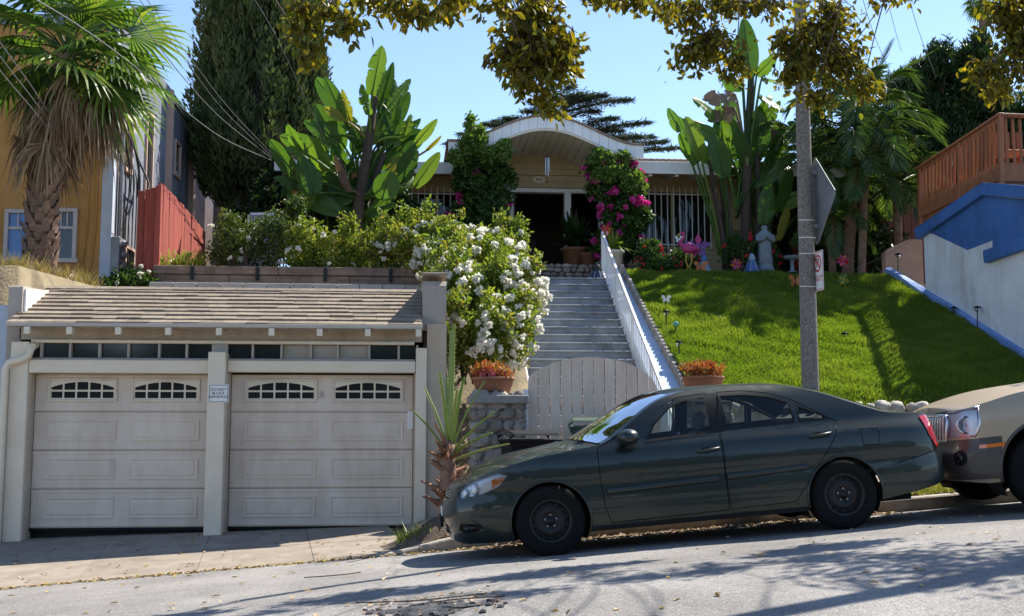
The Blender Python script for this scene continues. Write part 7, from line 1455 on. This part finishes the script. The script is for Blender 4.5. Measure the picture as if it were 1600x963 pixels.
def bough(cl, per_area, L, dens=1.0):
    "cl: (u, v, Y, half width, half height) in survey units -> hanging leaf sprays on twigs"
    for (u, v, Y, hw_, hh) in cl:
        tw = MB(); Pn = []; Dn = []
        c = W(u, v, Y); dep = (c - Vector((0, 0, ZC))).length; rx, rz = hw_ / F * dep, hh / F * dep; k0 = min(L1, key=lambda q: (q - c).length); k0 = k0 + Vector((0, 0, 0))
        tw.tube(spline([k0, k0.lerp(c, .35) + Vector((random.uniform(-.35, .35), random.uniform(-.2, .2), .15)), k0.lerp(c, .7) + Vector((random.uniform(-.3, .3), random.uniform(-.2, .2), .1)), c + Vector((0, 0, rz * .5))], 12), [.018, .016, .014, .013, .011, .01, .009, .008, .007, .006, .005, .004], 5)
        nt_ = max(8, int(per_area * rx * rz * 340)); 
        for i in range(nt_):
            d = Vector(rdir(1)[0]); e = c + Vector((d.x * rx, d.y * rx * .8, d.z * rz)) * random.random() ** .4; s0 = c + Vector((random.uniform(-.2, .2) * rx, 0, rz * .6)); tw.tube(spline([s0, s0.lerp(e, .5) + Vector((0, 0, .06)), e], 4), [.007, .006, .004, .003], 4, False)
            m = int(random.randint(9, 15) * dens); q = RNG.random(m) ** .6; base = np.array(s0)[None] + (np.array(e) - np.array(s0))[None] * q[:, None] + RNG.normal(size=(m, 3)) * .045; Pn.append(base); Dn.append(RNG.normal(size=(m, 3)) * .75 + np.array([0, 0, -.75]))
        P = np.concatenate(Pn); D = np.concatenate(Dn); n = len(P); V, k, rn = leaf_cards(P, D, rdir(n), .8 * L * RNG.uniform(.65, 1.25, n), L * .46 * RNG.uniform(.8, 1.2, n), RNG.random(n), .2, .05)
        part(tw, 'twigs', M_bark, stt, kind='stuff'); part(np_mesh('bough', V - np.array(ORG[stt.name]), k, rn), 'bough', M_tleaf, stt)
bough([(835, 70, 10, 78, 62), (850, 125, 10, 62, 46), (800, 100, 10, 45, 35), (880, 90, 10.1, 40, 45), (855, 165, 10, 25, 20), (840, 20, 10, 50, 30)], 1.0, .115)
bough([(470, 45, 8.6, 34, 48), (510, 25, 8.6, 40, 32), (545, 45, 8.5, 25, 18), (480, 85, 8.6, 14, 18), (625, 12, 8.8, 60, 22), (650, 25, 8.8, 26, 16), (580, 5, 8.8, 50, 14), (700, 0, 9, 50, 10)], .9, .105)
bough([(930, -2, 9.5, 60, 10), (1000, 2, 9.5, 40, 8)], .8, .11)
bough([(1285, 75, 11, 78, 52), (1250, 115, 11, 48, 48), (1320, 110, 11, 50, 42), (1350, 140, 11, 30, 26), (1225, 75, 11, 35, 35), (1275, 160, 11, 40, 20), (1300, 25, 11, 70, 22)], 1.0, .10)
bough([(1110, 80, 10.6, 62, 42), (1080, 95, 10.6, 46, 34), (1150, 110, 10.6, 36, 26), (1075, 30, 10.6, 50, 32), (1160, 15, 10.6, 80, 16), (1120, 5, 10.6, 60, 20)], .95, .10)
bough([(1570, 40, 11, 42, 50), (1595, 90, 11, 45, 55), (1545, 120, 11, 42, 30), (1560, 145, 11.1, 30, 18), (1600, 20, 11, 40, 40), (1640, 80, 11, 50, 80)], 1.0, .10)
bough([(1450, -45, 10.5, 90, 26), (1560, -55, 10.6, 80, 30), (1340, -55, 10.3, 80, 22), (1640, -20, 10.6, 60, 50)], .8, .10)
bough([(720, 2, 9.5, 55, 13), (775, 12, 9.6, 40, 16), (960, 4, 9.8, 60, 10), (1035, 10, 10.2, 40, 14), (1200, 8, 10.8, 50, 16), (1395, -2, 10.8, 50, 12), (700, 20, 9.4, 20, 12)], 1.0, .10)
# the crown above and beyond the frame
foliage('crown', [(11.6, 13.6, 7.4, 1.8, 1.6, 1.2), (13, 14, 8.2, 2.0, 2.0, 1.4), (7.4, 10.0, 6.6, .9, .8, .5)], .55, .45, 60, .11, .06, M_tleaf, stt, -.4)
# ================================================================== leaf litter, chips, broken patch
M_lit = leafmat('fallen_leaf', [(.30, .18, .08), (.42, .30, .16), (.50, .40, .25), (.22, .13, .06), (.48, .36, .05)], trans=.1, rough=.8)
def litter(name, pts, L, m, lift=.006):
    n = len(pts); D = rdir(n); D[:, 2] *= .15; N = np.tile([0, 0, 1.], (n, 1)) + rdir(n) * .35; V, k, rn = leaf_cards(pts + np.array([0, 0, lift]), D, N, L * RNG.uniform(.5, 1.3, n), L * .55, RNG.random(n), .25, 0); struct(np_mesh(name, V, k, rn), name, m, 'stuff')
def on_road(n, x0, x1, y0, y1): x = RNG.uniform(x0, x1, n); y = RNG.uniform(y0, y1, n); return np.stack([x, y, [zroad(a, b) for a, b in zip(x, y)]], 1)
gut = on_road(900, -8, 1.0, 12.02, 12.36); gut[:, 1] = 12.3 - np.abs(RNG.normal(0, .07, 900)); gut[:, 2] = [zroad(a, b) for a, b in gut[:, :2]]
litter('fallen_leaves', np.concatenate([on_road(230, -7, 8, 6.5, 12.2), gut]), .065, M_lit)
n = 130; x = RNG.uniform(-7, .2, n); y = RNG.uniform(12.4, 15.1, n); litter('pavement_leaves', np.stack([x, y, [zwalk(a, b) for a, b in zip(x, y)]], 1), .06, M_lit)
n = 5200; x = RNG.uniform(.3, 6.2, n); y = RNG.uniform(12.46, 13.5, n); litter('leaf_litter', np.stack([x, y, [zwalk(a, b) for a, b in zip(x, y)]], 1), .075, leafmat('parkway_litter', [(.24, .15, .08), (.40, .27, .16), (.50, .40, .28), (.16, .09, .05), (.34, .30, .26)], trans=.05, rough=.85))
n = 2600; x = RNG.uniform(.6, 5.2, n); y = 12.3 - np.abs(RNG.normal(0, .16, n)); litter('gutter_litter', np.stack([x, y, [zroad(a, b) for a, b in zip(x, y)]], 1), .06, MATS['parkway_litter'])
M_tar = mat('broken_tar', (.035, .035, .04), (.08, .08, .085), scale=14, rough=.9, bump=.8)
pc = MB(); c = W(845, 958, 7.5); cz = lambda x, y: zroad(x, y)
for i in range(90):
    a = random.uniform(0, 6.283); r = random.random() ** .9 * random.choice((.6, 1, 1.3)); x, y = .14 + .40 * r * math.cos(a), 7.45 + .30 * r * math.sin(a); s = random.uniform(.008, .03); pc.blob((x, y, cz(x, y) + s * .2), s, s, s * .6, .3, i, 0)
struct(pc, 'broken_tar_chunks', M_tar, 'stuff'); pts = on_road(80, -.3, .6, 7.2, 8.0); litter('patch_debris', pts, .05, MATS['parkway_litter'])
dt = MB(); g = []
for i in range(9): r = i / 8; g.append([(.14 + (.30 + .07 * math.sin(3 * t) + .05 * math.sin(7 * t + 1)) * r * math.cos(t), 7.42 + (.22 + .05 * math.cos(4 * t) + .03 * math.sin(9 * t)) * r * math.sin(t), zroad(.14 + .30 * r * math.cos(t), 7.42 + .22 * r * math.sin(t)) + .012 * (1 - r ** 3) + .003) for t in [2 * math.pi * j / 26 for j in range(27)]])
struct(dt.grid(g), 'road_patch', M_tar)
mb = MB(); 
for q in ((( -.35, 7.9), (.05, 7.75), (.5, 7.8)), ((.0, 7.55), (.3, 7.65), (.62, 7.6)), ((-.9, 10.2), (-.6, 10.15), (-.42, 10.25))): mb.tube(spline([(x, y, zroad(x, y) + .015) for x, y in q], 8), .005, 5)
struct(mb, 'fallen_twigs', M_bark, 'stuff')
# trees on the near side of the street, behind the viewer (seen only mirrored; added to darken reflections, sized for sky fill)
Vs = []; Rn = []
for (x, y, s) in ((-13, -15, 1.0), (-6, -17, 1.2), (1, -16, 1.1), (8, -17, 1.25), (15, -15, 1.0), (23, -16, 1.2), (-21, -16, 1.2)):
    P = in_clumps(ell_clumps([(x, y, 3.2 * s, 3.6 * s, 2.2, 2.2 * s), (x + 1.5, y, 2.4, 2.6, 1.8, 2.2)], 1.3), [.9] * 9999, 40); n = len(P); V, k, rn = leaf_cards(P, rdir(n), rdir(n), .5 * np.ones(n), .3 * np.ones(n), RNG.random(n)); Vs.append(V); Rn.append(rn)
struct(np_mesh('unseen_tree_row', np.concatenate(Vs), 5, np.concatenate(Rn)), 'unseen_tree_row', M_shrub, 'stuff')
